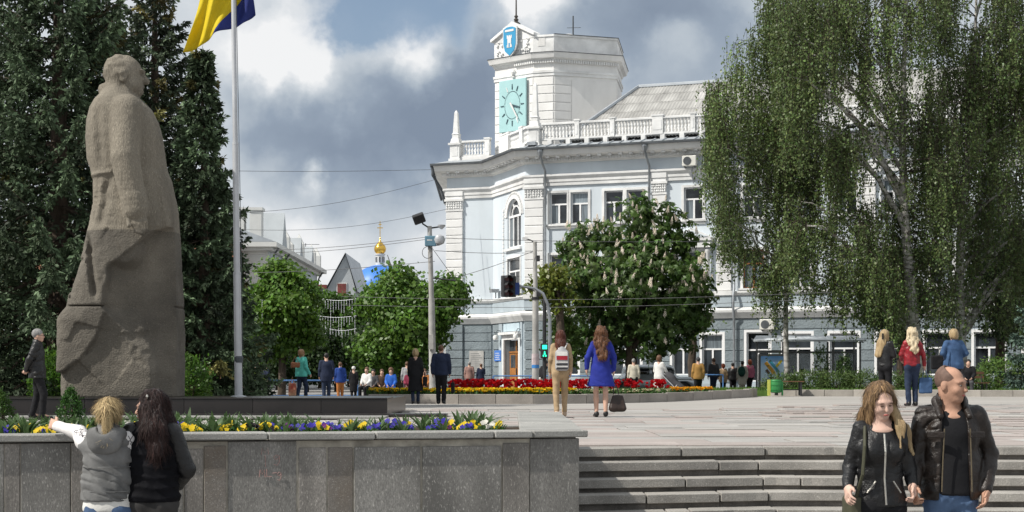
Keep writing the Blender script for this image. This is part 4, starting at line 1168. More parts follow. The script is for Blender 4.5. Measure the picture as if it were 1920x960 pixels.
# ------------------------------------------------------------------ weeping birches
M_twig = pm('twig_brown', (0.05, 0.035, 0.028), 0.9, 0.2, 6, 0, 20)
def birch(label, px0, d, H, seed, outline, nsrc, nstr, leaf=.098, trunk_r=.2, lean=0.0, nlimb=16, base=(.118, .165, .056)):
    """crown described by an outline (column, top, bottom of the hanging foliage): boughs from the trunk, twigs from the boughs, curtains of leaves from the twigs"""
    g = np.random.default_rng(seed); x0 = wx(px0, d); z0 = .12 if px0 > 1600 else 0
    t = thing('birch_tree', label, 'tree', (x0, d, z0)); O = np.array(outline, float)
    tr = lambda z: np.array([lean * z / H + .25 * math.sin(z * .28 + seed), .1 * math.sin(z * .4), z])
    m = MB(); zz = np.linspace(-.1, H, 14); m.tube([tuple(tr(z)) for z in zz], [trunk_r * (1 - .94 * max(0, z) / H) + .01 for z in zz], 10); m.build('trunk', M_birch, t, smooth=True)
    src = []
    while len(src) < nsrc:
        px = g.uniform(O[0, 0], O[-1, 0]); top, bot = np.interp(px, O[:, 0], O[:, 1]), np.interp(px, O[:, 0], O[:, 2])
        ty = top + (bot - 60 - top) * g.random() ** .9; dn = vnoise(px / 55 + seed, ty / 85 + 3, seed * 1.7, 40)
        if dn < -.28 + .18 * (ty > 420) + .16 * (px < 1500 and ty < 180): continue
        dd = d + np.clip(g.normal(0, 1.7), -3.2, 3.2); L = g.uniform(60, 230) * (1.15 if ty < 300 else .9); by = min(ty + L, bot + g.normal(0, 22))
        src.append((wx(px, dd) - x0, dd - d, wz(ty, dd) - z0, wz(by, dd) - z0, dn))
    src = np.array(src); lm = MB(); limbs = []
    far_ = np.argsort(-np.abs(src[:, 0]) - g.random(nsrc) * 3)[:nlimb * 3]; pick = g.permutation(far_)[:nlimb]
    for q in pick:
        e = src[q, :3]; rise = g.uniform(.5, 1.0) * abs(e[0]) + .8; zb = np.clip(e[2] - rise, 2.2, H * .92); p0 = tr(zb); P = []
        for k in np.linspace(0, 1, 9):
            v = p0 + (e - p0) * k; v[2] = p0[2] + (e[2] - p0[2]) * k + .22 * rise * math.sin(math.pi * k); P.append(v + g.normal(0, .07, 3) * (k > 0))
        r0 = trunk_r * (.42 - .2 * zb / H); lm.tube([tuple(v) for v in P], [r0 * (1 - .9 * k) + .008 for k in np.linspace(0, 1, 9)], 6, False); limbs += P
    lm.build('limb', M_birch, t, smooth=True); limbs = np.array(limbs); tw = MB(); Cs, Ts, cs = [], [], []
    for (sx, sy, zt, zb, dn) in src:
        e = np.array([sx, sy, zt]); pool = np.r_[limbs, [tr(min(max(zt - 1, 2), H * .95))]]; a = pool[np.argmin(np.linalg.norm(pool - e, axis=1))]; mid = (a + e) / 2 + np.array([0, 0, .25])
        tw.tube([tuple(a), tuple(mid), tuple(e)], [.02, .014, .008], 4, False); hue = g.normal(0, .16) + .25 * dn
        for s_ in range(int(nstr * g.uniform(.6, 1.4))):
            k = g.uniform(.3, 1); b = mid + (e - mid) * k + np.array([g.normal(0, .26), g.normal(0, .26), g.uniform(-.1, .2)])
            if abs(b[0] - tr(b[2])[0]) < .33 and b[1] < .4 and b[2] < 11 and g.random() < .92: continue
            top = b[2]; bot = top - (zt - zb) * g.uniform(.35, 1.0); n = int((top - bot) / .068) + 4
            z = np.sort(g.uniform(bot, top, n))[::-1]; f = (top - z) / (top - bot + .01); dr = g.normal(0, .13, 2); fl = .05 * np.sin(z * 2.3 + s_ * 1.7)
            tw.tube([tuple(b), (b[0] + dr[0] * .95 + .02, b[1] + dr[1] * .5, (top + bot) / 2), (b[0] + dr[0] * 1.6, b[1] + dr[1], bot)], [.007, .006, .004], 3, False)
            Cs.append(np.c_[b[0] + dr[0] * f ** .6 * 1.6 + fl, b[1] + dr[1] * f, z] + g.normal(0, .05, (n, 3))); Ts.append(g.normal(0, .65, (n, 3)) + np.array([0, 0, -.8]))
            cs.append(np.array(base)[None] * math.exp(hue + g.normal(0, .14)) * np.exp(g.normal(0, .22, (n, 1))) * (1 + g.normal(0, .07, (n, 3))))
    tw.build('twigs', M_twig, t)['kind'] = 'stuff'
    C, T_, c = np.concatenate(Cs), np.concatenate(Ts), np.clip(np.concatenate(cs), .004, .6)
    N_ = unit(g.normal(size=C.shape) + np.array([-.35, -.5, .35])); l = leaf * g.uniform(.5, 1.4, len(C))
    leaf_mesh('crown', t, C, T_, N_, l, l * .78, c, M_leaf); return t
birch('tall weeping birch with a forked white trunk left of its twin', 1715, 64.0, 19.5, 21, [(1465, -40, 540), (1510, -110, 590), (1600, -120, 640), (1680, -120, 690), (1760, -120, 690), (1800, -100, 650)], 245, 14, trunk_r=.25, lean=-.5)
birch('weeping birch with a straight white trunk right of the forked one', 1808, 66.5, 19.0, 22, [(1735, -110, 600), (1800, -120, 680), (1880, -120, 690), (1970, -100, 700)], 195, 14, trunk_r=.21, lean=.3)
birch('slender weeping birch hanging over the bus shelter', 1487, 68.0, 16.5, 23, [(1334, 160, 400), (1352, 120, 500), (1385, 60, 540), (1410, -20, 560), (1440, -70, 620), (1480, -80, 660), (1540, -70, 600)], 172, 14, trunk_r=.12, lean=-.3, nlimb=12)

# ------------------------------------------------------------------ horse chestnut in flower
d = 69.0; cx_, cz_ = wx(1183, d), wz(545, d)
g_ = np.random.default_rng(5)
lob = []
for px, py, r in ((1108, 468, 60), (1165, 420, 58), (1225, 425, 56), (1190, 396, 36), (1258, 478, 52), (1092, 535, 55), (1150, 510, 85), (1220, 530, 88), (1278, 555, 50), (1118, 590, 50), (1180, 588, 68), (1250, 594, 58), (1300, 590, 30), (1066, 515, 30), (1298, 530, 30), (1085, 450, 28), (1272, 440, 30), (1090, 636, 28), (1160, 640, 34), (1222, 632, 36), (1285, 625, 26)):
    k = d / FPX; lob.append((wx(px, d) - cx_, g_.uniform(-1.3, 1.3), wz(py, d), r * k, r * k * 1.1, r * k * .95))
chest, CC, DD = broad_tree('round flowering chestnut tree with white candles before the town hall', cx_, d, -.15, lob, 2300, 3, .24, (.068, .12, .028), .3, 6, 2.6, .27, 'chestnut_tree', palmate=True, spread=.2)
g_ = np.random.default_rng(8)
fl = MB()
for i in range(26):
    zz = .02 + .30 * i / 26; rr = .062 * (1 - i / 30) ** .8; an = i * 2.4
    fl.lathe([(.004, -.02), (.026 * (1 - i / 45), .0), (.004, .028)], 5, (rr * math.cos(an), rr * math.sin(an), zz))
fl.tube([(0, 0, -.06), (0, 0, .28)], .012, 5)
fl_me = fl.mesh('flower_candle', pm('chestnut_blossom', (0.80, 0.76, 0.66), 0.7, 0.15, 14, 0, 10, col2=(0.74, 0.60, 0.48), rvar=.1), True)
ok = np.nonzero((DD[:, 1] < .35) & (DD[:, 2] > -.35))[0]
for i in g_.permutation(ok)[:230]:
    o = link('flower_candle', fl_me, chest); p = CC[i] + DD[i] * np.array([.22, .22, .2]); o.location = p
    o.rotation_euler = (g_.normal(0, .22), g_.normal(0, .22), g_.uniform(0, 6)); s_ = g_.uniform(.75, 1.2); o.scale = (s_, s_, s_)

# ------------------------------------------------------------------ lindens and other street trees
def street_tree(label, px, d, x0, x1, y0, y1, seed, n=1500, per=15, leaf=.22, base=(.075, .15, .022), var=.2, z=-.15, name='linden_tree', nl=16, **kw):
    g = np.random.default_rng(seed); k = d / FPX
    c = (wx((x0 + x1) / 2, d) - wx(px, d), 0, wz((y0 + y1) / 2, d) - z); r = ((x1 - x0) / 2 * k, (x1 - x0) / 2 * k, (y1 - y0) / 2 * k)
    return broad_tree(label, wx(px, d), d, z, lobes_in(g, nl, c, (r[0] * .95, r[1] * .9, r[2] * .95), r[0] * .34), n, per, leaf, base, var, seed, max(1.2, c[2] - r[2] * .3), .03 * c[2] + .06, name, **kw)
street_tree('fresh green linden beside the spruces on the left street corner', 528, 76, 462, 612, 450, 716, 31, n=1900, base=(.095, .18, .024))
street_tree('large fresh green linden behind the floodlight pole', 752, 74, 662, 858, 450, 712, 32, n=2600, base=(.09, .175, .024))
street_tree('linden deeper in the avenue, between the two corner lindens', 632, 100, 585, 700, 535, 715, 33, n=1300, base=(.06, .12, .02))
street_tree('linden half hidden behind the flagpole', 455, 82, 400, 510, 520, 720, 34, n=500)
street_tree('shade-coloured linden at the far end of the avenue', 600, 125, 555, 640, 565, 710, 35, n=1000, base=(.05, .10, .02))  # leaf colour darkened for the avenue's shade, also in the dark lindens below
street_tree('shade-coloured linden on the right of the far avenue', 690, 118, 640, 740, 540, 712, 36, n=1000, base=(.05, .10, .02))
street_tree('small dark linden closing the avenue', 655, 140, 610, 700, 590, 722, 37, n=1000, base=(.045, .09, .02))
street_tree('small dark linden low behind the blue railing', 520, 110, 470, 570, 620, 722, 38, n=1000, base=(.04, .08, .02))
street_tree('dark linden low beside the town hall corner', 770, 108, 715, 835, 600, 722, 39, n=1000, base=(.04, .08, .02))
street_tree('wide dark linden behind the seated row of people', 700, 96, 640, 790, 610, 728, 81, n=1100, base=(.03, .06, .015))  # added row, very dark leaves stand in for shade under the canopy
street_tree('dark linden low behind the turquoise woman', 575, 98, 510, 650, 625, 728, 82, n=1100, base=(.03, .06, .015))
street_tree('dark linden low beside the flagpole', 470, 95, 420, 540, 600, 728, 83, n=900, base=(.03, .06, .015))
street_tree('young yellow-green maple left of the chestnut', 1052, 66.5, 1005, 1080, 478, 600, 41, n=260, per=9, leaf=.2, base=(.13, .16, .025), name='maple_tree', nl=6)
street_tree('light green tree showing right of the chestnut', 1300, 76, 1262, 1336, 470, 640, 43, n=330, per=10, leaf=.2, base=(.09, .16, .025), name='leafy_tree', nl=6)
street_tree('thin young tree by the pedestrian light', 1058, 67.5, 1035, 1075, 560, 700, 44, n=170, per=9, leaf=.2, base=(.085, .14, .03), name='leafy_tree', nl=4)
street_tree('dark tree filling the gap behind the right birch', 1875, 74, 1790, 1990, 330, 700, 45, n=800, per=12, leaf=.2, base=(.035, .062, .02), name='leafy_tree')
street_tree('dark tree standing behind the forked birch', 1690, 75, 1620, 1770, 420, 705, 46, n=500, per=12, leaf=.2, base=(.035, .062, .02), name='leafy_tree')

# ------------------------------------------------------------------ shrubs and hedges
def shrub(label, x, y, z, w, dpt, h, seed, n, leaf, base, name='shrub', mat=None, per=10, cone=False, wd=.6, group=None, up=.3, spread=.06):
    g = np.random.default_rng(seed); t = thing(name, label, 'shrub', (x, y, z), group=group)
    m = MB()
    for i in range(5):
        a = g.uniform(0, 6.28); m.tube([(0.04 * math.cos(a), .04 * math.sin(a), -.03), (w * .2 * math.cos(a), dpt * .2 * math.sin(a), h * .6)], [.02, .006], 5)
    m.build('stem', M_bark, t)
    dd = unit(g.normal(size=(n, 3))); rad = g.uniform(.5, 1.08, n) ** .5; bump = 1 + .14 * np.sin(dd[:, 0] * 9 + seed) * np.cos(dd[:, 1] * 8)
    C = dd * np.array([w / 2, dpt / 2, h / 2]) * (rad * bump)[:, None] + np.array([0, 0, h / 2])
    if cone:
        f = C[:, 2] / h; C[:, :2] *= (1.25 * np.sqrt(np.clip(1 - f, 0, 1)) + .05)[:, None]
    C[:, 2] = np.maximum(C[:, 2], .02)
    C2 = np.repeat(C, per, 0) + g.normal(0, spread, (n * per, 3)); o2 = unit(np.repeat(dd, per, 0) + g.normal(0, .5, (n * per, 3)) + np.array([0, 0, .3]))
    T2 = np.repeat(dd, per, 0) * .6 + g.normal(0, .5, (n * per, 3)) + np.array([0, 0, up]); l = leaf * g.uniform(.6, 1.3, n * per)
    leaf_mesh('foliage', t, C2, T2, o2, l, l * wd, np.repeat(tint(n, base, .2, g), per, 0) * np.exp(g.normal(0, .15, (n * per, 1))), mat or M_leaf)
    return t
d = 37.5
shrub('bright green shrub between the standing man and the monument', wx(97, d), d, 0, 1.0, 1.0, 1.35, 51, 300, .09, (.075, .16, .02), per=9)
shrub('bright green shrub right of the monument base', wx(352, d), d, 0, 1.0, .9, 1.25, 52, 260, .09, (.07, .15, .02), per=9)
shrub('dim green shrub at the left edge behind the plinth', wx(8, 34.5), 38, 0, .9, .8, .95, 53, 220, .09, (.05, .10, .02), per=8)
shrub('small cone shaped dwarf conifer in the planter bed', wx(132, 13.0), 13.0, .352, .19, .19, .35, 54, 260, .022, (.05, .12, .025), 'dwarf_conifer', per=10, cone=True, spread=.012, wd=.5)
shrub('dwarf conifer at the very left of the planter bed', wx(3, 13.0), 13.0, .352, .17, .17, .32, 55, 240, .022, (.06, .12, .025), 'dwarf_conifer', per=10, cone=True, spread=.012, wd=.5)
HB = [(1468, 59.0, 1.4, .62), (1520, 58.7, 1.5, .72), (1572, 58.5, 1.5, .70), (1622, 58.2, 1.4, .66), (1672, 58.0, 1.5, .62), (1730, 57.8, 1.5, .58)]
where = ['behind the green bin', 'second from the green bin', 'third from the green bin', 'under the birch curtain left of the phone woman', 'behind the woman on the phone', 'behind the woman in the red jacket']
for i, (px, dd_, w, h) in enumerate(HB):
    shrub('low spreading juniper ' + where[i], wx(px, dd_), dd_, .22, w, 1.2, h, 60 + i, 240, .10, (.065, .105, .028), 'juniper', M_leafdull, per=10, wd=.35, group='junipers along the lawn kerb', up=.1, spread=.09)
shrub('rounded bright green spreading juniper at the right edge', wx(1893, 58), 58, .25, 2.6, 1.8, 1.15, 70, 520, .11, (.085, .15, .03), 'juniper', M_leafdull, per=11, wd=.35, up=.0, spread=.1)
shrub('low green juniper tuft beside the seated person', wx(1832, 57), 57, .25, 1.0, .9, .6, 71, 200, .10, (.07, .12, .03), 'juniper', M_leafdull, per=9, wd=.35, up=0, spread=.08)
shrub('narrow upright thuja beside the bus shelter', wx(1583, 66), 66, .0, .55, .55, 1.6, 72, 220, .10, (.05, .09, .025), 'thuja', M_leafdull, per=10, wd=.4, up=.6)
shrub('tall thin dark thuja against the town hall wall', wx(1540, 67.5), 67.5, .0, .6, .5, 2.0, 73, 160, .10, (.055, .10, .025), 'thuja', M_leafdull, per=8, wd=.4, up=.5)

# ------------------------------------------------------------------ grass and bedding flowers
g_ = np.random.default_rng(77)
n = 9000; X = g_.uniform(wx(1280, 60), 21, n); Y = g_.uniform(55.2, 62.5, n)
lx = np.interp(X, [p[0] for p in LAWN], [p[1] for p in LAWN]); k = Y > lx + .2; X, Y = X[k], Y[k]; n = len(X)
o = leaf_mesh('grass', None, np.c_[X, Y, np.full(n, .27)], np.c_[g_.normal(0, .35, (n, 2)), np.ones(n)], g_.normal(size=(n, 3)), g_.uniform(.07, .15, n), .03, tint(n, (.09, .17, .03), .25, g_), M_leaf)
tag(o, 'short lawn grass behind the pale kerb', 'grass', kind='stuff')
bx_, by_ = [p[0] for p in BED[:-1]], [p[1] for p in BED[:-1]]
def bed_rows(x0, x1, o0, o1, n):
    X = g_.uniform(x0, x1, n); Y = np.interp(X, bx_, by_) + g_.uniform(o0, o1, n); return X, Y
def foliage_in_bed(name, label, X, Y, z, per, leaf, base):
    n = len(X); C = np.repeat(np.c_[X, Y, np.full(n, .19)], per, 0) + g_.normal(0, .05, (n * per, 3)) * np.array([1, 1, .2])
    o = leaf_mesh(name, None, C, g_.normal(0, .45, (n * per, 3)) + np.array([0, 0, 1]), g_.normal(size=(n * per, 3)), leaf * g_.uniform(.7, 1.2, n * per), leaf * .3, tint(n * per, base, .22, g_), M_leaf)
    tag(o, label, 'plants', kind='stuff')
xr0, xr1, xy1 = BED[0][0], wx(1262, 51.5), wx(1340, 53)
X, Y = bed_rows(xr0, xy1, .3, 2.8, 2600); foliage_in_bed('bed_leaves', 'green leaves of the flowers in the kerbed bed', X, Y, .19, 4, .22, (.05, .11, .025))
def blooms(name, label, X, Y, Z, r, base, cup):
    """petals around each bloom"""
    n = len(X); k = 6; an = np.linspace(0, 2 * np.pi, k, endpoint=False)[None] + g_.uniform(0, 1, (n, 1))
    C = np.repeat(np.c_[X, Y, Z], k, 0); dirn = np.stack([np.cos(an), np.sin(an), np.full_like(an, cup)], -1).reshape(-1, 3)
    nn = np.stack([np.cos(an), np.sin(an), np.full_like(an, -1.0 / max(cup, .3))], -1).reshape(-1, 3)
    o = leaf_mesh(name, None, C, dirn + g_.normal(0, .15, dirn.shape), nn, r, r * .8, np.repeat(tint(n, base, .15, g_), k, 0), M_petal); tag(o, label, 'flowers', kind='stuff')
X, Y = bed_rows(wx(840, 49), xr1, 1.4, 3.6, 1250); kp = vnoise(X * 1.6 + 9, Y * 1.2, X * 0 + 4, 3) > -.25; X, Y = X[kp], Y[kp]; blooms('red_tulips', 'band of red tulips along the back of the kerbed bed', X, Y, g_.uniform(.36, .64, len(X)), .10, (.52, .012, .02), 2.0)
X, Y = bed_rows(xr0, wx(1080, 48.5), .3, 1.5, 950); blooms('yellow_pansies', 'band of yellow pansies along the front left of the kerbed bed', X, Y, g_.uniform(.30, .42, len(X)), .075, (.74, .50, .015), .5)
X, Y = bed_rows(wx(1080, 48.5), wx(1260, 51.5), .3, 1.3, 260); blooms('pale_pansies', 'sparse pale flowers along the front of the kerbed bed', X, Y, g_.uniform(.28, .38, len(X)), .06, (.65, .60, .40), .5)
X, Y = bed_rows(wx(1262, 51.5), xy1, .3, 1.8, 240); blooms('orange_pansies', 'patch of orange yellow pansies at the right end of the bed', X, Y, g_.uniform(.30, .42, len(X)), .075, (.75, .36, .015), .5)
X, Y = bed_rows(wx(1330, 53), wx(1400, 54.8), .25, 2.4, 2600); n = len(X)
o = leaf_mesh('bed_grass', None, np.c_[X, Y, np.full(n, .19)], np.c_[g_.normal(0, .35, (n, 2)), np.ones(n)], g_.normal(size=(n, 3)), g_.uniform(.1, .2, n), .035, tint(n, (.09, .17, .03), .25, g_), M_leaf); tag(o, 'grass at the right end of the kerbed flower bed', 'grass', kind='stuff')

# planter: tulip leaves and pansies, one plant each
def tulip_plant_mesh(seed):
    g = np.random.default_rng(seed); V, F = [], []
    for i in range(g.integers(8, 12)):
        a = g.uniform(0, 6.28); L = g.uniform(.08, .16); w = g.uniform(.008, .014); out = g.uniform(.15, 1.1); dx = np.array([math.cos(a), math.sin(a), 0]); sd = np.array([-dx[1], dx[0], 0]); b0 = len(V)
        for j in range(6):
            t = j / 5; p = dx * (L * out * t ** 1.4 + .008) + np.array([0, 0, L * (t - .35 * out * t * t)]); ww = w * math.sin(math.pi * min(.98, .12 + .86 * t)) ; fold = .35 * ww
            V += [tuple(p - sd * ww + dx * -fold * 0 + np.array([0, 0, fold])), tuple(p), tuple(p + sd * ww + np.array([0, 0, fold]))]
        for j in range(5):
            q = b0 + j * 3; F += [(q, q + 1, q + 4, q + 3), (q + 1, q + 2, q + 5, q + 4)]
    col = np.repeat(np.clip(np.array([[.085, .145, .055]]) * np.exp(g.normal(0, .2, (len(V), 1)) * .5), 0, 1), 1, 0)
    return mesh_np('leaves', V, F, M_leaf, True, col)
tl = [tulip_plant_mesh(i) for i in range(7)]
def pansy_mesh(base, seed):
    g = np.random.default_rng(seed); n = g.integers(3, 6); C, T_, N_, c = [], [], [], []
    for i in range(n):
        p = np.array([g.normal(0, .025), g.normal(0, .025), g.uniform(.05, .085)])
        face = unit(np.array([g.normal(0, .35), -.9, .6])); u = unit(np.cross(face, [0, 0, 1.0])); v = np.cross(u, face)
        for j in range(5):
            a = 1.57 + j * 1.2566; C.append(p); T_.append(u * math.cos(a) + v * math.sin(a) + face * .12); N_.append(face); c.append(np.array(base) * (1 if j in (0, 1, 4) else .8))
    V, F = leaf_quads(np.array(C), np.array(T_), np.array(N_), .021, .024)
    return mesh_np('flowers', V, F, M_petal, False, np.repeat(np.clip(np.array(c), 0, 1), 4, 0))
def pansy_leaf(seed):
    g = np.random.default_rng(seed); n = 26; C = np.c_[g.normal(0, .03, (n, 2)), g.uniform(0, .04, n)]
    V, F = leaf_quads(C, g.normal(0, .6, (n, 3)) + np.array([0, 0, .6]), g.normal(size=(n, 3)) + np.array([0, -.3, .5]), .045, .018)
    return mesh_np('leaves', V, F, M_leaf, False, np.repeat(tint(n, (.05, .12, .025), .2, g), 4, 0))
pl_leaf = [pansy_leaf(i) for i in range(3)]
PAN = {'yellow': [pansy_mesh((.75, .55, .02), i) for i in range(3)], 'violet blue': [pansy_mesh((.06, .045, .38), 10 + i) for i in range(3)], 'white': [pansy_mesh((.72, .70, .62), 20 + i) for i in range(2)], 'purple': [pansy_mesh((.14, .02, .16), 30 + i) for i in range(2)], 'black': [pansy_mesh((.012, .008, .012), 40 + i) for i in range(2)]}
r_ = random.Random(9)
def bed_at(px, off):
    s0 = ws(px); p = WL + wd * s0 - wn * off; return (p.x * (1 + 0), p.y)
for i in range(120):
    px = r_.uniform(-10, 985); off = r_.uniform(.32, 1.5); x, y = bed_at(px, off)
    if x > .02 or y > 13.7: continue
    if off < .55 and r_.random() < .4: continue
    t = thing('tulip_plant', 'green tulip leaves without blooms in the planter above the granite wall', 'plant', (x, y, .352), r_.uniform(0, 6.28), 'tulip plants in the planter')
    link('leaves', r_.choice(tl), t); s_ = r_.uniform(.95, 1.5); t.scale = (s_, s_, s_)
for i in range(90):
    px = r_.uniform(-10, 985); off = r_.uniform(.27, .75); x, y = bed_at(px, off)
    if x > .04: continue
    kd = r_.choices(['yellow', 'violet blue', 'white', 'purple', 'black'], [5, 5, 1.3 if px < 700 else .6, 1 if px < 500 else .2, .35])[0]
    if px < 130 or 280 < px < 460: kd = r_.choice(['yellow', 'yellow', 'yellow', 'violet blue'])
    t = thing('pansy_plant', f'{kd} pansies in the planter above the granite wall', 'plant', (x, y, .352), 0, f'{kd} pansies in the planter')
    link('flowers', r_.choice(PAN[kd]), t); link('leaves', r_.choice(pl_leaf), t); s_ = r_.uniform(.9, 1.3); t.scale = (s_, s_, s_)
# ------------------------------------------------------------------ stone monument
def monument():
    d = 33.3; k = d / FPX
    t = thing('stone_monument', 'massive stone statue of a man in a long coat growing from a rough block', 'statue', (wx(228, d), d, .365))
    fx = lambda px: (px - 228) * k
    fz = lambda py: wz(py, d) - .365
    prof = [(752, 120, 336, .95, 7), (604, 120, 336, .95, 7), (596, 122, 336, .95, 6.5), (578, 138, 336, .93, 6), (530, 149, 335, .9, 5), (480, 163, 334, .86, 4), (440, 169, 333, .82, 3.2), (400, 175, 332, .8, 2.7), (380, 178, 329, .77, 2.5), (340, 177, 321, .73, 2.3),
            (320, 172, 313, .74, 2.2), (300, 166, 309, .76, 2.2), (260, 163, 304, .79, 2.2), (230, 165, 296, .78, 2.2), (205, 171, 283, .74, 2.2), (190, 179, 268, .66, 2.1), (178, 190, 254, .5, 2.1), (166, 200, 243, .34, 2.0), (150, 204, 238, .25, 2.0), (130, 206, 236, .2, 2)]
    zs = np.array([fz(p[0]) for p in prof]); Lf = np.array([fx(p[1]) for p in prof]); Rt = np.array([fx(p[2]) for p in prof]); Dp = np.array([p[3] for p in prof]); Ex = np.array([p[4] for p in prof])
    S = SDF((-1.35, -1.3, -.03), (1.4, 1.15, 7.25), .032)
    def body(X, Y, Z):
        l, r, b, e = (np.interp(Z, zs, v) for v in (Lf, Rt, Dp, Ex)); c = (l + r) / 2; a = (r - l) / 2
        q = (np.abs((X - c) / a) ** e + np.abs(Y / b) ** e) ** (1 / e)
        return np.maximum((q - 1) * np.minimum(a, b) * .92, Z - fz(140))
    S.fn(body)
    # chips and facets of the block, read off its front
    pz = np.array([fz(v) for v in (752, 700, 670, 650, 630, 600, 580, 560, 500, 470, 440, 425)])[::1]; px = np.array([fx(v) for v in (303, 296, 285, 268, 250, 230, 215, 214, 222, 262, 300, 340)])
    def chips(X, Y, Z):
        wob = .05 * vnoise(Z * 5 + 9, X * 0 + 3, Y * 0 + 1, 4); b = np.interp(Z, pz, px) + wob
        front = np.clip((-Y - .25) * 4, 0, 1) * (Z < fz(432))
        t1 = np.clip((X - b) / .05, 0, 1); dep = t1 * (.17 + np.clip(X - b, 0, 1.2) * .38)
        e2 = np.interp(X, [fx(v) for v in (110, 150, 180, 200, 216, 250)], [fz(v) for v in (706, 690, 664, 636, 588, 560)]) + .04 * vnoise(X * 6 + 2, Z * 0 + 1, Y * 0 + 5, 6)
        t2 = np.clip((e2 - Z) / .05, 0, 1) * (1 - t1); dep = dep + t2 * (.10 + .05 * np.clip(e2 - Z, 0, 1.2))
        up = np.clip(1 - np.hypot((X - fx(252)) / .36, (Z - fz(475)) / .40), 0, 1); dep = dep * (1 - np.minimum(1, up * 2.5) * .7)
        gul = np.clip(1 - np.abs(X - (fx(192) - (Z - fz(520)) * .16)) / .10, 0, 1) * np.clip((fz(440) - Z) * 3, 0, 1) * np.clip((Z - fz(572)) * 4, 0, 1); dep = dep + gul * .16
        # hewn facets: the nearest seed gives each patch its own flat tilt
        best = np.full(np.broadcast(X, Z, Y).shape, 9.0); fac = np.zeros_like(best); gr = np.random.default_rng(12)
        for _ in range(26):
            sx, sz, gx, gz_, of = gr.uniform(-1.2, 1.2), gr.uniform(0, 3.5), gr.uniform(-.055, .055), gr.uniform(-.045, .045), gr.uniform(-.005, .02)
            q = (X - sx) ** 2 + (Z - sz) ** 2 * .6 + 0 * Y; w = q < best; fac = np.where(w, of + gx * (X - sx) + gz_ * (Z - sz), fac); best = np.where(w, q, best)
        return (dep + fac * (1 - .6 * t1)) * front
    S.disp(chips, 9.0)
    # arm on this side, hand, far arm
    y0 = -.84
    S.cone((fx(250), -.56, fz(216)), (fx(252), y0, fz(305)), .34, .30, .04); S.cone((fx(252), y0, fz(305)), (fx(271), y0 - .02, fz(395)), .30, .24, .02)
    S.cone((fx(269), y0 - .03, fz(380)), (fx(273), y0 - .03, fz(402)), .265, .265, .01)
    S.box((fx(281), y0 - .1, fz(418)), (.15, .08, .16), .07, .05)
    for i in range(4): S.cone((fx(273 + i * 7), y0 - .16, fz(424)), (fx(276 + i * 6), y0 - .14, fz(446 - abs(i - 1.5) * 3)), .055, .042, .015)
    S.cone((fx(262), y0 - .1, fz(412)), (fx(264), y0 - .2, fz(432)), .06, .045, .02)
    S.cone((fx(240), .5, fz(212)), (fx(232), .72, fz(330)), .3, .26, .1)
    # sleeve trench behind the arm, waist strap, vent and folds of the coat
    S.cone((fx(219), -.90, fz(222)), (fx(221), -.90, fz(326)), .08, .08, .10, mode='c')
    def coat_cut(X, Y, Z):
        fr = np.clip((-Y - .2) * 4, 0, 1) * np.clip((fz(318) - Z) * 6, 0, 1) * np.clip((Z - fz(434)) * 6, 0, 1); dep = 0
        for x0, x1, w, dd in ((219, 206, .13, .09), (199, 190, .07, .03), (181, 176, .06, .03)):
            c = fx(x0) + (fx(x1) - fx(x0)) * (fz(335) - Z) / (fz(335) - fz(430)) + .03 * vnoise(Z * 5, X * 0 + x0, Y * 0, 12)
            dep = dep + dd * np.clip(1 - np.abs(X - c) / w, 0, 1) * np.clip((fz(333) - Z) * 4, 0, 1)
        belt = -.05 * np.clip(1 - np.abs(Z - fz(329) - .04 * np.sin(X * 3)) / .05, 0, 1) * (X < fx(226))
        return (dep + belt) * fr
    S.disp(coat_cut)
    S.disp(lambda X, Y, Z: .05 * np.clip(1 - np.abs(X - fx(203) - .03 * np.sin(Z * 3)) / .12, 0, 1) * np.clip((-Y) * 3, 0, 1) * np.clip((fz(195) - Z) * 3, 0, 1) * np.clip((Z - fz(325)) * 3, 0, 1))
    S.cone((fx(296), -.60, fz(250)), (fx(318), -.62, fz(430)), .04, .05, .06, mode='c')
    # collar and head in profile, looking right
    S.cone((fx(199), -.1, fz(170)), (fx(240), -.22, fz(176)), .14, .1, .05)
    S.cone((fx(222), 0, fz(175)), (fx(226), 0, fz(145)), .27, .26, .06)
    S.frame((fx(233), 0, fz(144)), rotz(R(14)))
    S.ell((-.04, 0, .10), (.40, .33, .36), .05); S.ell((.12, 0, -.12), (.27, .26, .33), .08); S.ell((.27, 0, -.30), (.12, .13, .10), .06)
    S.cone((.36, 0, .06), (.45, 0, -.08), .045, .075, .04); S.ell((.33, 0, .12), (.09, .22, .05), .04); S.ell((.385, 0, -.19), (.04, .1, .03), .025)
    S.ell((.36, -.12, .04), (.06, .06, .035), .03, 'c'); S.ell((.36, .12, .04), (.06, .06, .035), .03, 'c'); S.cone((.40, -.12, -.155), (.40, .12, -.155), .012, .012, .015, mode='c')
    S.ell((-.02, -.325, -.03), (.085, .05, .135), .02); S.ell((-.01, -.37, -.02), (.04, .03, .08), .02, 'c')
    S.ell((-.02, .325, -.03), (.085, .05, .135), .02); S.ell((.15, -.22, -.2), (.14, .09, .12), .06)
    S.frame()
    hz0 = fz(170)
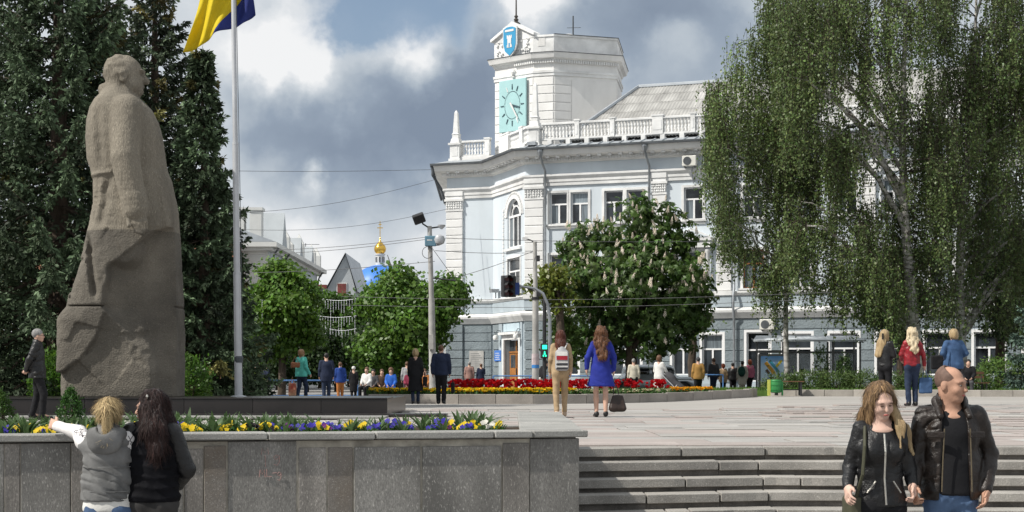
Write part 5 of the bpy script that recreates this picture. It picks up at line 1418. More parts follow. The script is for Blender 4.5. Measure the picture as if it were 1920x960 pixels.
    def rough(X, Y, Z):
        lowm = np.clip((fz(425) - Z) * 2, 0, 1)
        n = .007 * vnoise(X * 12, Y * 12, Z * 12, 1) + .004 * vnoise(X * 25, Y * 25, Z * 25, 2)
        n = n + lowm * (.006 * vnoise(X * 3.1, Y * 3, Z * 3.3, 3) + .018 * np.abs(vnoise(X * 6, Y * 6, Z * 8, 5)) * np.clip(vnoise(X * 1.3, Y, Z * 1.3, 15) + .3, 0, 1))
        rp = np.clip(1 - np.hypot((X - fx(270)) / .55, (Z - fz(637) + .35 * (X - fx(270))) / .34) + .5 * vnoise(X * 4, Y * 0 + 3, Z * 4, 18), 0, 1); n = n + np.minimum(1, rp * 4) * (.022 * vnoise(X * 13, Y * 13, Z * 15, 8))
        coat = np.clip((Z - fz(440)) * 2, 0, 1) * np.clip((fz(330) - Z) * 2, 0, 1); n = n + coat * .007 * np.sin(Z * 62 + 3 * vnoise(X * 4, Y * 4, Z * 2, 9)) * np.clip(vnoise(X * 3, Y * 3, Z * 3, 10) + .4, 0, 1)
        hair = np.clip((Z - fz(160)) * 3, 0, 1) * np.clip((fx(248) - X) * 5, 0, 1); n = n + hair * .035 * vnoise(X * 9, Y * 9, Z * 16, 11)
        return n
    S.disp(rough)
    for py in (577,):
        S.fn(lambda X, Y, Z: np.maximum(np.abs(Z - fz(py)) - .012, -(np.maximum(np.abs(X - fx(232)) - 1.10, np.abs(Y) - .78))), .01, 'c')
    M_st = pm('monument_stone', (0.172, 0.154, 0.126), 0.92, 0.18, 1.1, 1.0, 28, speck=0.45, dirt=0.6, bdist=.035)
    M_co = pm('coat_stone', (0.235, 0.208, 0.165), 0.92, 0.16, 1.4, 1.0, 30, speck=0.45, dirt=0.7, bdist=.03, stretch=(1, 1, .3))
    me = S.mesh('statue_body', M_st); me.materials.append(M_co)           # paler material for the figure, darker for the block below
    zc_ = np.empty(len(me.polygons) * 3); me.polygons.foreach_get('center', zc_); zc_ = zc_.reshape(-1, 3)
    me.polygons.foreach_set('material_index', (zc_[:, 2] > fz(437)).astype(np.int32)); link('statue_body', me, t)
    return t
monument()

# ------------------------------------------------------------------ flag and pole
d = 34.2; k = d / FPX
fp = thing('flagpole', 'tall pale metal flagpole standing on the plinth', 'flagpole', (wx(447.5, d), d, .335))
M_alu = pm('pole_grey', (0.52, 0.53, 0.55), 0.45, 0.08, 1.5, 0.05, 10, metal=0.3)
top = (wx(436.5, d) - wx(447.5, d))
zt = wz(-90, d) - .335
seg_z = [0, wz(515, d) - .335, wz(272, d) - .335, zt]
for i, (r0, r1) in enumerate(((.085, .08), (.07, .066), (.056, .045))):
    a, b = seg_z[i] + .002, seg_z[i + 1]
    MB().tube([(top * a / zt, 0, a), (top * b / zt, 0, b)], [r0, r1], 14).build('pole_section', M_alu, fp, smooth=True)
    MB().lathe([(r0 + .012, 0), (r0 + .012, .05)], 14, (top * a / zt, 0, a)).build('collar', M_alu, fp)
MB().lathe([(.18, 0), (.18, .03), (.1, .05)], 14, (0, 0, -.0)).build('base_plate', M_alu, fp)
MB().tube([(.10, -.06, 1.0), (top * .5 + .10, -.08, zt * .5), (top + .06, -.03, zt - .1)], .008, 5).build('halyard', M_dark, fp)
m = MB(); m.lathe([(.09, 0), (.1, .1), (.09, .14)], 10, (0, 0, wz(680, d) - .335)); m.build('cleat', M_dark, fp)
fl_t = thing('national_flag', 'yellow and blue flag flying behind the top of the flagpole', 'flag', (wx(437, d), d + .2, wz(40, d)))
def flagpt(u, v):
    """u across from the left tip to the right, v from the cut lower edge upward"""
    P00, P10, P01, P11 = (338, 93), (473, 20), (372, -55), (468, -70)
    b = [(338, 93), (372, 78), (400, 60), (440, 43), (473, 20)]; i = min(3, int(u * 4)); f = u * 4 - i
    lo = (b[i][0] + (b[i + 1][0] - b[i][0]) * f, b[i][1] + (b[i + 1][1] - b[i][1]) * f); hi = (P01[0] + (P11[0] - P01[0]) * u, P01[1] + (P11[1] - P01[1]) * u)
    bow = -14 * math.sin(math.pi * v) * (1 - u)
    px, py = lo[0] + (hi[0] - lo[0]) * v + bow * (1 - u) * -.4, lo[1] + (hi[1] - lo[1]) * v
    dy = .16 * math.sin(u * 9 + v * 2.5) + .07 * math.sin(u * 21 - v * 5)
    return ((px - 437) * k, dy + .1, (40 - py) * k)
def flag_part(name, u0, u1, mat):
    n, r_ = 40, 16; V, F = [], []
    for j in range(r_ + 1):
        v = j / r_
        for i in range(n + 1):
            a, b = u0(v), u1(v); V.append(flagpt(a + (b - a) * i / n, v))
    F = [(j * (n + 1) + i, j * (n + 1) + i + 1, (j + 1) * (n + 1) + i + 1, (j + 1) * (n + 1) + i) for j in range(r_) for i in range(n)]
    o = link(name, mesh_np(name, V, F, mat, True), fl_t); md = o.modifiers.new('cloth', 'SOLIDIFY'); md.thickness = .006
mid_u = lambda v: min(1, .46 + .36 * v / .55)
flag_part('yellow_band', lambda v: 0.0, mid_u, pm('flag_yellow', (0.72, 0.56, 0.015), 0.75, 0.06, 3, 0.1, 40, transl=.25))
flag_part('blue_band', mid_u, lambda v: 1.0001, pm('flag_blue', (0.02, 0.035, 0.20), 0.75, 0.06, 3, 0.1, 40, transl=.15))

# ------------------------------------------------------------------ street on the left: houses and church
M_hw = pm('house_white', (0.62, 0.62, 0.60), 0.9, 0.06, 0.4, 0.1, 8, dirt=0.2)
M_hg = pm('house_grey', (0.42, 0.45, 0.47), 0.9, 0.06, 0.4, 0.1, 8, dirt=0.15)
M_rr = pm('red_roof', (0.20, 0.055, 0.05), 0.8, 0.15, 1.5, 0.4, 8, stretch=(1, 6, 1))
h1 = thing('corner_house', 'white old house with cornice and dormers rising over the left lindens', 'house', (-16.8, 110, 0))
def hb(root, name, mat, *a, bevel=0):
    m = MB()
    for q in a: m.box(*q)
    return m.build(name, mat, root)
hb(h1, 'wall', M_hw, (-16, 0, 0, 28, -.2, 9.6))
hb(h1, 'brick_flank', pm('brick_flank', (0.32, 0.15, 0.09), .9, .15, 2, .4, 12), (-16.2, -1.75, -1.2, -.02, -.2, 9.9))
hb(h1, 'cornice', M_hw, (-16.3, .35, -.5, 28.3, 9.4, 9.62), (-16.5, .75, -.9, 28.6, 9.63, 9.95))
hb(h1, 'frieze', pm('house_blue', (0.50, 0.55, 0.58), .9, .05, 1, .1, 8), (-.5, .06, .3, 27.5, 8.2, 9.38))
for i in range(9):
    y0 = 1.2 + i * 3.0
    for z0, z1 in ((1.2, 3.4), (5.2, 7.7)):
        w = hb(h1, 'window', M_hw, (0, .12, y0 - .15, y0, z0 - .1, z1 + .2), (0, .12, y0 + 1.2, y0 + 1.35, z0 - .1, z1 + .2), (0, .16, y0 - .3, y0 + 1.5, z1 + .2, z1 + .4), (0, .14, y0 - .2, y0 + 1.4, z0 - .25, z0 - .1))
        hb(w, 'pane', M_glass, (-.02, .02, y0, y0 + 1.2, z0, z1))
m = MB(); m.add([(.7, -.9, 9.96), (.7, 28.6, 9.96), (-6, 28.6, 12.4), (-6, -.9, 12.4)], [(0, 1, 2, 3)]); m.add([(-6, -.9, 12.4), (-6, 28.6, 12.4), (-16, 28.6, 9.96), (-16, -.9, 9.96)], [(0, 1, 2, 3)]); m.add([(.7, -.9, 9.96), (-6, -.9, 12.4), (-16, -.9, 9.96)], [(0, 1, 2)]); m.build('roof', M_zinc, h1)
for y0, w, h in ((3.5, 2.6, 2.6), (13.0, 2.0, 1.6), (20.0, 2.0, 1.5)):
    m = MB(); m.add([(.5, y0, 9.9), (.5, y0 + w, 9.9), (.5, y0 + w / 2, 9.9 + h), (-3.5, y0 + w / 2, 9.9 + h), (-2, y0, 9.9), (-2, y0 + w, 9.9)], [(0, 1, 2), (0, 2, 3, 4), (1, 5, 3, 2)]); dm = m.build('dormer', M_hg, h1)
for y0, h in ((8.5, 1.8), (10.5, 1.2), (16.5, 2.1), (24, 1.9), (27.5, 1.9)):
    m = MB(); m.box(-.4, .35, y0 - .35, y0 + .35, 9.96, 9.96 + h * .6); m.add([(-.4, y0 - .35, 9.96 + h * .6), (.35, y0 - .35, 9.96 + h * .6), (.35, y0 + .35, 9.96 + h * .6), (-.4, y0 + .35, 9.96 + h * .6), (-.02, y0, 9.96 + h)], [(0, 1, 4), (1, 2, 4), (2, 3, 4), (3, 0, 4)]); m.build('parapet_pinnacle', M_hw, h1)
hb(h1, 'roof_patch', M_rr, (-2.6, -.8, 9.5, 12.6, 9.97, 11.3), (-2.6, -.8, 18, 23.5, 9.97, 11.1))
for x in (-2.2, -1.0): hb(h1, 'chimney', M_hw, (x - .4, x + .4, 1.0, 2.0, 10.3, 12.3), (x - .5, x + .5, .9, 2.1, 12.3, 12.5))
for y0 in (.6, 6, 26.5):
    m = MB(); m.tube([(.7, y0, 9.7), (.3, y0 + .4, 9.2), (.12, y0 + .5, 8.6), (.12, y0 + .5, .3)], .07, 6); m.build('downpipe', M_dark, h1)
h2 = thing('gabled_house', 'pale grey gabled house with a red attic window beyond the corner house', 'house', (wx(632, 150), 150, 0))
hb(h2, 'wall', M_hg, (-4.5, 1.7, 0, 14, -.2, 9.0))
m = MB(); m.prism([(-.9, 9.0), (1.7, 9.0), (.8, 12.2)], 0, 14); m.build('gable', M_hg, h2)
m = MB(); m.add([(1.95, -.3, 8.7), (1.95, 14.3, 8.7), (.8, 14.3, 12.35), (.8, -.3, 12.35)], [(0, 1, 2, 3)]); m.add([(.8, -.3, 12.35), (.8, 14.3, 12.35), (-1.2, 14.3, 8.7), (-1.2, -.3, 8.7)], [(0, 1, 2, 3)]); m.build('roof', M_zinc, h2)
hb(h2, 'annex_roof', M_rr, (-4.7, -.95, -.3, 9, 9.0, 9.35))
w = hb(h2, 'window', M_hw, (-.05, .95, -.06, 0, 8.15, 9.55)); hb(w, 'pane', M_rr, (.05, .85, -.1, -.06, 8.25, 9.45))
for x in (-3.9, -2.7, -1.6):
    w = hb(h2, 'window', M_hw, (x - .45, x + .45, -.05, 0, 6.3, 8.3)); hb(w, 'pane', M_glass, (x - .35, x + .35, -.08, -.05, 6.4, 8.2))
m = MB(); m.tube([(-3.2, 2, 9.3), (-3.2, 2, 13.4)], .04, 5); m.tube([(-3.3, 2, 13.3), (-1.9, 2, 13.3)], .03, 4); m.build('television_aerial', M_dark, h2)
ch = thing('church', 'church with blue dome and small golden onion dome far behind the lindens', 'church', (wx(707, 220), 220, 0))
M_bd = pm('blue_dome', (0.05, 0.20, 0.62), 0.45, 0.08, .6, 0.05, 5)
M_gold = pm('gold_dome', (0.80, 0.50, 0.10), 0.25, 0.1, 2, 0.05, 8, metal=1.0)
R0 = 3.9; zc = wz(492, 220) - R0
hb(ch, 'nave', M_hw, (-7, 9, -3, 16, -.2, zc - 1.0))
m = MB(); m.lathe([(R0 * 1.0, zc - 1.0), (R0 * 1.0, zc + .3)], 28, (0, 5, 0)); m.build('drum', M_hw, ch, smooth=True)
m = MB(); m.lathe([(R0 * 1.06 * math.cos(t), zc + .3 + (R0 - .3) * math.sin(t)) for t in np.linspace(0, 1.5, 14)], 28, (0, 5, 0)); m.build('blue_dome', M_bd, ch, smooth=True)
zb = wz(492, 220)
m = MB(); m.lathe([(.62, zb - .3), (.62, zb + 1.35), (.75, zb + 1.4), (.75, zb + 1.55)], 16, (0, 5, 0)); ln_ = m.build('lantern', M_hw, ch, smooth=True)
for i in range(8):
    a = i * math.pi / 4; m = MB(); m.box(-.1, .1, -.02, .02, zb + .35, zb + 1.1, Matrix.Translation((.64 * math.cos(a), 5 + .64 * math.sin(a), 0)) @ Matrix.Rotation(a + math.pi / 2, 4, 'Z')); m.build('lantern_window', M_dark, ln_)
z1 = zb + 1.55
m = MB(); m.lathe([(.5, z1), (.78, z1 + .35), (.86, z1 + .7), (.74, z1 + 1.1), (.4, z1 + 1.5), (.14, z1 + 1.8), (.06, z1 + 2.1), (.12, z1 + 2.2), (.05, z1 + 2.35)], 20, (0, 5, 0)); m.build('golden_onion_dome', M_gold, ch, smooth=True)
m = MB(); m.box(-.05, .05, 4.96, 5.04, z1 + 2.3, z1 + 4.6); m.box(-.4, .4, 4.962, 5.038, z1 + 3.6, z1 + 3.72); m.box(-.22, .22, 4.962, 5.038, z1 + 4.1, z1 + 4.2); m.build('cross', M_gold, ch)
bk = thing('avenue_end_building', 'shaded building closing the avenue behind the lindens', 'building', (-24, 190, 0))
hb(bk, 'wall', M_hg, (-30, 22, 0, 12, -.2, 7.5)); 
for i in range(10):
    x = -20 + i * 4
    w = hb(bk, 'window', M_hw, (x, x + 1.6, -.06, 0, 2, 4.6)); hb(w, 'pane', M_glass, (x + .15, x + 1.45, -.1, -.06, 2.15, 4.45))

# ------------------------------------------------------------------ poles, lights, wires
M_conc = pm('concrete_pole', (0.42, 0.41, 0.39), 0.85, 0.12, 2, 0.3, 30, dirt=0.25)
M_iron = pm('black_iron', (0.03, 0.03, 0.032), 0.5, 0.2, 3, 0.1, 20)
d = 60.0; k = d / FPX
lp = thing('floodlight_pole', 'concrete pole with floodlight, loudspeaker and blue box left of the town hall', 'lamp post', (wx(812, d), d, -.15))
zp = lambda py: wz(py, d) + .15
MB().tube([(0, 0, 0), (-.06, 0, zp(560))], [.14, .12], 12).build('pole', M_conc, lp, smooth=True)
MB().tube([(-.06, 0, zp(560)), (-.13, 0, zp(424))], [.10, .085], 12).build('upper_pole', M_conc, lp, smooth=True)
MB().tube([(-.13, 0, zp(428)), (-.38, -.05, zp(420)), (-.42, -.05, zp(414))], .03, 6).build('arm', M_iron, lp)
MB().tube([(-.13, 0, zp(428)), (.3, -.05, zp(425))], .03, 6).build('arm', M_iron, lp)
m = MB(); m.box(-.22, .22, -.12, .1, -.16, .2, Matrix.Translation((-.52, -.1, zp(411))) @ Matrix.Rotation(R(-20), 4, 'Y') @ Matrix.Rotation(R(25), 4, 'X')); fl_ = m.build('floodlight', M_iron, lp, bevel=.03)
m = MB(); m.lathe([(.03, 0), (.13, .1), (.15, .16)], 10, (.32, -.05, zp(426) - .08)); m.build('lamp_head', M_alu, lp)
m = MB(); m.box(-.3, .12, -.2, -.02, zp(462), zp(443)); m.build('control_box', pm('box_blue_grey', (.13, .25, .33), .6, .1, 2, 0, 5), lp, bevel=.02)
MB().box(-.22, -.02, -.205, -.2, zp(452), zp(450)).build('box_label', M_white2, lp)
m = MB(); m.lathe([(.04, -.2), (.17, -.14), (.22, 0), (.17, .14), (.04, .2)], 14, (.24, -.1, zp(450))); m.build('loudspeaker', M_alu, lp, smooth=True)
MB().tube([(-.05, 0, zp(460)), (.24, -.1, zp(460))], .02, 5).build('speaker_arm', M_iron, lp)
MB().tube([(-.06, 0, zp(521)), (.85, 0, zp(526))], .03, 5).build('wire_bracket', M_iron, lp)
MB().tube([(-.02, 0, zp(466)), (.8, 0, zp(523))], .012, 4).build('stay_wire', M_iron, lp)
MB().tube([(-.2 + .2 * math.cos(t), -.14, zp(474) + .22 * math.sin(t)) for t in np.linspace(.3, 5.6, 12)], .012, 4).build('cable_loop', M_iron, lp)
m = MB(); m.box(-.16, .02, -.2, -.12, zp(655), zp(628)); m.build('switch_box', M_conc, lp)
d = 61.0
tp = thing('tram_pole', 'grey tram wire pole with small lamp arm in front of the town hall corner', 'pole', (wx(1004, d), d, -.15))
zp = lambda py: wz(py, d) + .15
MB().tube([(0, 0, 0), (0, 0, zp(560))], [.14, .12], 12).build('pole', M_conc, tp, smooth=True)
MB().tube([(0, 0, zp(560)), (-.02, 0, zp(453))], [.09, .075], 12).build('upper_pole', M_conc, tp, smooth=True)
MB().lathe([(.15, 0), (.15, .1)], 12, (0, 0, zp(562))).build('collar', M_iron, tp)
MB().tube([(0, 0, zp(456)), (-.2, -.03, zp(450)), (-.36, -.04, zp(448))], .022, 6).build('lamp_arm', M_iron, tp)
MB().box(-.5, -.3, -.1, .04, zp(449), zp(445)).build('lamp_head', M_white2, tp)
MB().lathe([(.142, 0), (.142, .22)], 12, (0, 0, zp(690))).build('blue_band', pm('band_blue', (.05, .22, .55), .6, .1, 2, 0, 5), tp)
MB().lathe([(.144, 0), (.143, .42)], 12, (0, 0, zp(684))).build('pale_notice', pm('notice', (.5, .42, .43), .8, .15, 6, 0, 5), tp)
for py, s in ((490, .12), (556, .16)): MB().box(.05, .05 + s, -.08, .06, zp(py), zp(py) + .22).build('insulator', M_iron, tp)
d = 59.0
tl_ = thing('traffic_light', 'dark traffic light on a curved overhead arm before the town hall', 'traffic light', (wx(1031, d), d, -.15))
zp = lambda py: wz(py, d) + .15; x_ = lambda px: wx(px, d) - wx(1031, d)
MB().tube([(0, 0, 0), (0, 0, zp(600)), (x_(1027), 0, zp(570)), (x_(1018), 0, zp(550)), (x_(1003), 0, zp(541)), (x_(966), 0, zp(535))], [.075, .065, .06, .055, .05, .04], 10).build('pole', M_pipe, tl_, smooth=True)
MB().tube([(x_(1003), 0, zp(546)), (x_(966), 0, zp(531))], .022, 5).build('brace', M_iron, tl_)
M_tlr, M_tlg = pm('lens_red_off', (.06, .008, .006), .3, 0, 1, 0, 5), emis('lens_green_lit', (.02, .75, .38), 2.2)
for px, yo, rot in ((947, -.08, R(35)), (960, .05, R(-20))):
    Mx = Matrix.Translation((x_(px), yo, 0)) @ Matrix.Rotation(rot, 4, 'Z')
    m = MB(); m.box(-.13, .13, -.1, .1, zp(557), zp(517), Mx); hd = m.build('signal_head', M_iron, tl_, bevel=.02)
    for i in range(3):
        z_ = zp(523 + 13.5 * i); m = MB()
        m.tube([tuple(Mx @ Vector((.1 * math.cos(t), -.1 - .0, z_ + .1 * math.sin(t)))) for t in np.linspace(-.3, 3.45, 9)], .012, 4)
        m.add([tuple(Mx @ Vector((.11 * math.cos(t), -.1 - dd_, z_ + .11 * math.sin(t) + .02))) for dd_ in (0, .2) for t in np.linspace(0, 3.14, 7)], [(i_, i_ + 1, i_ + 8, i_ + 7) for i_ in range(6)]); m.build('visor', M_iron, hd)
        m = MB(); m.prism([(.09 * math.cos(t), z_ + .09 * math.sin(t)) for t in np.linspace(0, 2 * math.pi, 12, endpoint=False)], -.115, -.1, Mx); m.build('lens', M_tlr, hd)
m = MB(); m.box(x_(966), x_(974), -.05, .1, zp(553), zp(530)); m.build('hanging_sign', pm('sign_dark_blue', (.02, .05, .2), .5, .1, 2, 0, 5), tl_)
d = 62.5
pl = thing('pedestrian_light', 'pedestrian signal showing green behind the woman in beige', 'traffic light', (wx(1021, d), d, -.15)); zp = lambda py: wz(py, d) + .15
MB().tube([(0, 0, 0), (0, 0, zp(560))], .07, 8).build('pole', M_iron, pl)
m = MB(); m.box(-.16, .16, -.22, -.07, zp(672), zp(644)); hd = m.build('signal_head', M_iron, pl, bevel=.02)
for z_, s_ in ((zp(651), 1), (zp(664), 0)):
    m = MB()
    if s_: m.box(-.09, .09, -.235, -.22, z_ - .08, z_ + .08)
    else:
        m.box(-.03, .03, -.235, -.22, z_ - .02, z_ + .06); m.box(-.07, -.02, -.235, -.22, z_ - .1, z_ - .03); m.box(.02, .07, -.235, -.22, z_ - .1, z_ - .03); m.box(-.02, .02, -.235, -.22, z_ + .07, z_ + .11)
    m.build('green_figure', M_tlg, hd)
# overhead wires: each a thing of its own, sagging between supports
def wire(label, p, q, sag, r=.010, group='overhead wires', name='overhead_wire'):
    P = [Vector(p).lerp(Vector(q), i / 14) + Vector((0, 0, -sag * math.sin(math.pi * i / 14))) for i in range(15)]
    c = P[0]; o = MB().tube([v - c for v in P], r, 5).build(name, pm('wire_grey', (.09, .09, .095), .6, .1, 2, 0, 5)); o.location = c; tag(o, label, 'wire', group); return o
W = lambda px, py, d: (wx(px, d), d, wz(py, d))
wire('upper tram wire of the pair running left from the floodlight pole', W(420, 470, 64), W(812, 443, 60), .15)
wire('lower tram wire of the pair running left from the floodlight pole', W(420, 478, 64), W(812, 447, 60), .15)
wire('wire crossing the hall front from the floodlight pole level with the arched window', W(815, 446, 60), W(1500, 449, 63), .12)
wire('wire from the floodlight pole to the tram pole', W(816, 470, 60), W(1003, 474, 61), .05)
wire('wire rising from the bracket to the tram pole top', W(840, 525, 60), W(1003, 470, 61), .05)
wire('lower tram wire passing in front of the hall at signal height', W(640, 556, 66), W(1560, 548, 60), .2)
wire('lowest tram wire passing in front of the hall below the signal', W(640, 572, 66), W(1560, 560, 60), .2)
wire('long thin wire across the sky left of the hall, upper', W(380, 402, 90), W(815, 337, 97), .5, .012)
wire('long thin wire across the sky left of the hall, lower', W(430, 430, 90), W(838, 392, 97), .5, .011)
wire('faint wire high across the clouds towards the hall cornice', W(300, 318, 80), W(810, 318, 96), .1, .012)
wire('wire from behind the spruces to the hall corner', W(430, 512, 66), W(815, 490, 60), .1)
# icicle light garlands over the avenue
g_ = np.random.default_rng(3)
M_led = pm('led_drops', (.75, .77, .8), .4, .05, 2, 0, 5)
for i, (a, b, n, dr) in enumerate((((488, 562, 74), (592, 558, 80), 16, 1.0), ((588, 556, 86), (668, 560, 84), 16, .9), ((578, 588, 92), (668, 592, 90), 18, .9), ((610, 614, 98), (668, 616, 96), 10, .8))):
    lab = ['nearest garland of icicle lights over the left linden', 'garland of icicle lights spanning the avenue, topmost', 'garland of icicle lights spanning the avenue, middle', 'garland of icicle lights deepest in the avenue'][i]
    t = thing('icicle_lights', lab, 'light garland', W(*a), group='light garlands'); p, q = Vector((0, 0, 0)), Vector(W(*b)) - Vector(W(*a))
    P = [p.lerp(q, u / 10) + Vector((0, 0, -.15 * math.sin(math.pi * u / 10))) for u in range(11)]
    MB().tube(P, .012, 4).build('wire', M_led, t)
    for j in range(n):
        u = (j + .5) / n; s0 = p.lerp(q, u) + Vector((0, 0, -.15 * math.sin(math.pi * u))); L = dr * g_.choice([.35, .5, .75, 1.1]); m = MB()
        zz = 0
        m.tube([(0, 0, .02), (0, 0, -L)], .005, 4)
        while zz < L: m.lathe([(.004, -.05), (.02, -.025), (.004, 0)], 4, (0, 0, -zz)); zz += .085
        o = m.build('light_drop', M_led, t); o.location = s0; o['kind'] = 'stuff'

# ------------------------------------------------------------------ blue railing, bus shelter, bench, bin, car
M_bl = pm('blue_paint', (.09, .21, .45), .5, .1, 2, .1, 10)
def railing(label, pts, h, z, name='railing'):
    p0 = Vector(pts[0]); t = thing(name, label, 'railing', (p0.x, p0.y, z), group='blue railings')
    for a, b in zip(pts, pts[1:]):
        a, b = Vector(a) - p0, Vector(b) - p0
        for zz in (h, h * .25): MB().tube([(a.x, a.y, zz), (b.x, b.y, zz)], .028, 6).build('rail', M_bl, t)
        n = max(1, round((b - a).length / 1.4))
        for i in range(n + 1):
            c = a.lerp(b, i / n); MB().tube([(c.x, c.y, 0), (c.x, c.y, h + .001)], .03, 6).build('post', M_bl, t)
d = 61
railing('blue two-rail barrier behind the woman in turquoise', [(wx(486, d), d), (wx(668, d), d + .6)], .78, -.15)
railing('blue barrier on the kerb behind the kerbed tulip bed', [(wx(925, 66), 66), (wx(1130, 66), 66)], .95, -.15)
railing('short blue barrier beside the walkers near the shelter', [(wx(1300, 68), 67), (wx(1350, 68), 67)], 1.0, -.15)
d = 70.0; k = d / FPX
bs_ = thing('bus_shelter', 'glass bus shelter with pale roof and advertising panel', 'bus shelter', (wx(1510, d), d, -.15)); zp = lambda py: wz(py, d) + .15; x_ = lambda px: wx(px, d) - wx(1510, d)
M_shel = pm('shelter_metal', (.16, .16, .16), .5, .1, 2, .05, 10, metal=.3)
m = MB(); m.add([(x_(1408), -.7, zp(638)), (x_(1618), -.7, zp(638)), (x_(1612), 1.1, zp(628)), (x_(1425), 1.1, zp(628)), (x_(1408), -.7, zp(641)), (x_(1618), -.7, zp(641)), (x_(1612), 1.1, zp(631)), (x_(1425), 1.1, zp(631))], [(0, 1, 2, 3), (7, 6, 5, 4), (0, 4, 5, 1), (1, 5, 6, 2), (2, 6, 7, 3), (3, 7, 4, 0)]); m.build('roof', pm('roof_sheet', (.62, .66, .70), .35, .05, 1, 0, 5), bs_)
for i in range(6):
    x = x_(1412 + i * 40); m = MB(); m.tube([(x, -.68, zp(643)), (x + .1, 1.05, zp(634))], .03, 4); m.build('roof_rib', M_shel, bs_)
for px, yy_ in ((1417, -.3), (1475, -.3), (1560, -.3), (1610, -.3), (1475, .95), (1560, .95), (1610, .95)): MB().tube([(x_(px), yy_, 0), (x_(px), yy_, zp(640))], .045, 8).build('post', M_shel, bs_)
MB().box(x_(1417), x_(1475), -.33, -.27, zp(662), zp(657)).build('crossbar', M_shel, bs_); MB().box(x_(1475), x_(1610), .9, 1.0, zp(662), zp(658)).build('crossbar', M_shel, bs_)
M_pane = bpy.data.materials.new('clear_pane'); M_pane.use_nodes = True
_b = M_pane.node_tree.nodes['Principled BSDF']; _b.inputs['Base Color'].default_value = (.75, .8, .8, 1); _b.inputs['Alpha'].default_value = .22; _b.inputs['Roughness'].default_value = .05
for a, b in ((1476, 1559), (1561, 1609)): MB().box(x_(a), x_(b), .94, .955, .4, zp(662)).build('glass_pane', M_pane, bs_)
m = MB(); m.box(x_(1420), x_(1472), -.36, -.2, .15, zp(664)); ad = m.build('advert_case', M_shel, bs_, bevel=.02)
def poster_mat():
    m = bpy.data.materials.new('poster'); m.use_nodes = True; nt = m.node_tree; N, L = nt.nodes.new, nt.links.new; b = nt.nodes['Principled BSDF']; b.inputs['Roughness'].default_value = .25
    tc = N('ShaderNodeTexCoord'); sp = N('ShaderNodeSeparateXYZ'); L(tc.outputs['Generated'], sp.inputs[0]); cr = N('ShaderNodeValToRGB'); L(sp.outputs[2], cr.inputs[0]); e = cr.color_ramp.elements
    e[0].position = .0; e[0].color = (.45, .62, .10, 1); e[1].position = 1; e[1].color = (.12, .38, .80, 1)
    for p, c in ((.2, (.72, .76, .25, 1)), (.32, (.62, .80, .88, 1)), (.7, (.55, .74, .92, 1))): q = cr.color_ramp.elements.new(p); q.color = c
    L(cr.outputs[0], b.inputs['Base Color']); return m
MB().box(x_(1424), x_(1468), -.372, -.361, .25, zp(668)).build('poster', poster_mat(), ad)
for (cx, cz, w, h, an, c) in ((1441, 690, .16, .62, 38, (.75, .38, .03)), (1449, 687, .12, .66, 38, (.05, .30, .42)), (1456, 684, .10, .5, -40, (.75, .60, .05)), (1437, 697, .12, .22, 38, (.12, .07, .04)), (1444, 692, .05, .6, 38, (.80, .66, .1))):
    m = MB(); m.box(-w / 2, w / 2, -.0035, 0, -h / 2, h / 2, Matrix.Translation((x_(cx), -.373 - random.random() * .004, zp(cz))) @ Matrix.Rotation(R(-an), 4, 'Y')); m.build('poster_print', pm('print_%d_%d' % (cx, cz), c, .4, .05, 3, 0, 5), ad)
MB().box(x_(1485), x_(1600), .35, .8, .42, .48).build('seat', M_shel, bs_)
for px in (1495, 1545, 1592): MB().box(x_(px) - .03, x_(px) + .03, .4, .75, 0, .42).build('seat_leg', M_shel, bs_)
d = 56.2
bn = thing('park_bench', 'low wooden bench beside the green litter bin', 'bench', (wx(1478, d), d, gz(9.7, d))); k = d / FPX
M_bw = pm('bench_wood', (.16, .08, .04), .7, .2, 3, .2, 30, stretch=(.5, 6, 6))
for i in range(4): MB().box(-.52, .52, -.22 + i * .115, -.12 + i * .115, .47, .505).build('seat_slat', M_bw, bn)
for x in (-.42, .42):
    MB().box(x - .03, x + .03, -.2, -.14, 0, .468).build('leg', M_iron, bn); MB().box(x - .03, x + .03, .14, .2, 0, .468).build('leg', M_iron, bn); MB().box(x - .025, x + .025, -.14, .14, .41, .45).build('leg_brace', M_iron, bn)
MB().box(-.42, .42, -.02, .02, .18, .22).build('stretcher', M_iron, bn)
bi = thing('litter_bin', 'green metal litter bin with a yellow edge by the bench', 'litter bin', (wx(1452, d), d - .3, gz(9.1, d)))
M_gn = pm('bin_green', (.03, .22, .06), .5, .15, 3, .1, 12)
MB().lathe([(.15, .1), (.2, .14), (.215, .5), (.2, .54), (.19, .56)], 14).build('drum', M_gn, bi, smooth=True)
for z_ in (.2, .36, .5): MB().lathe([(.222, z_), (.222, z_ + .02)], 14).build('hoop', M_gn, bi)
MB().box(-.28, -.2, -.1, .1, 0, .56).build('side_post', pm('bin_yellow', (.50, .52, .10), .6, .1, 2, 0, 5), bi); MB().box(.2, .25, -.05, .05, 0, .5).build('side_post', M_gn, bi)
d = 56.0
b2 = thing('garden_bench', 'dark bench under the seated person at the lawn edge', 'bench', (wx(1820, d), d, gz(16, d)), R(8))
for i in range(4): MB().box(-.6, .6, -.22 + i * .115, -.12 + i * .115, .42, .455).build('seat_slat', M_bw, b2)
for x in (-.5, .5):
    for y_ in (-.18, .18): MB().box(x - .025, x + .025, y_ - .025, y_ + .025, 0, .419).build('leg', M_iron, b2)
    MB().tube([(x, .2, .42), (x, .3, .85)], .02, 5).build('back_post', M_iron, b2)
for z_ in (.6, .74): MB().box(-.6, .6, .25, .28, z_, z_ + .09).build('back_slat', M_bw, b2)
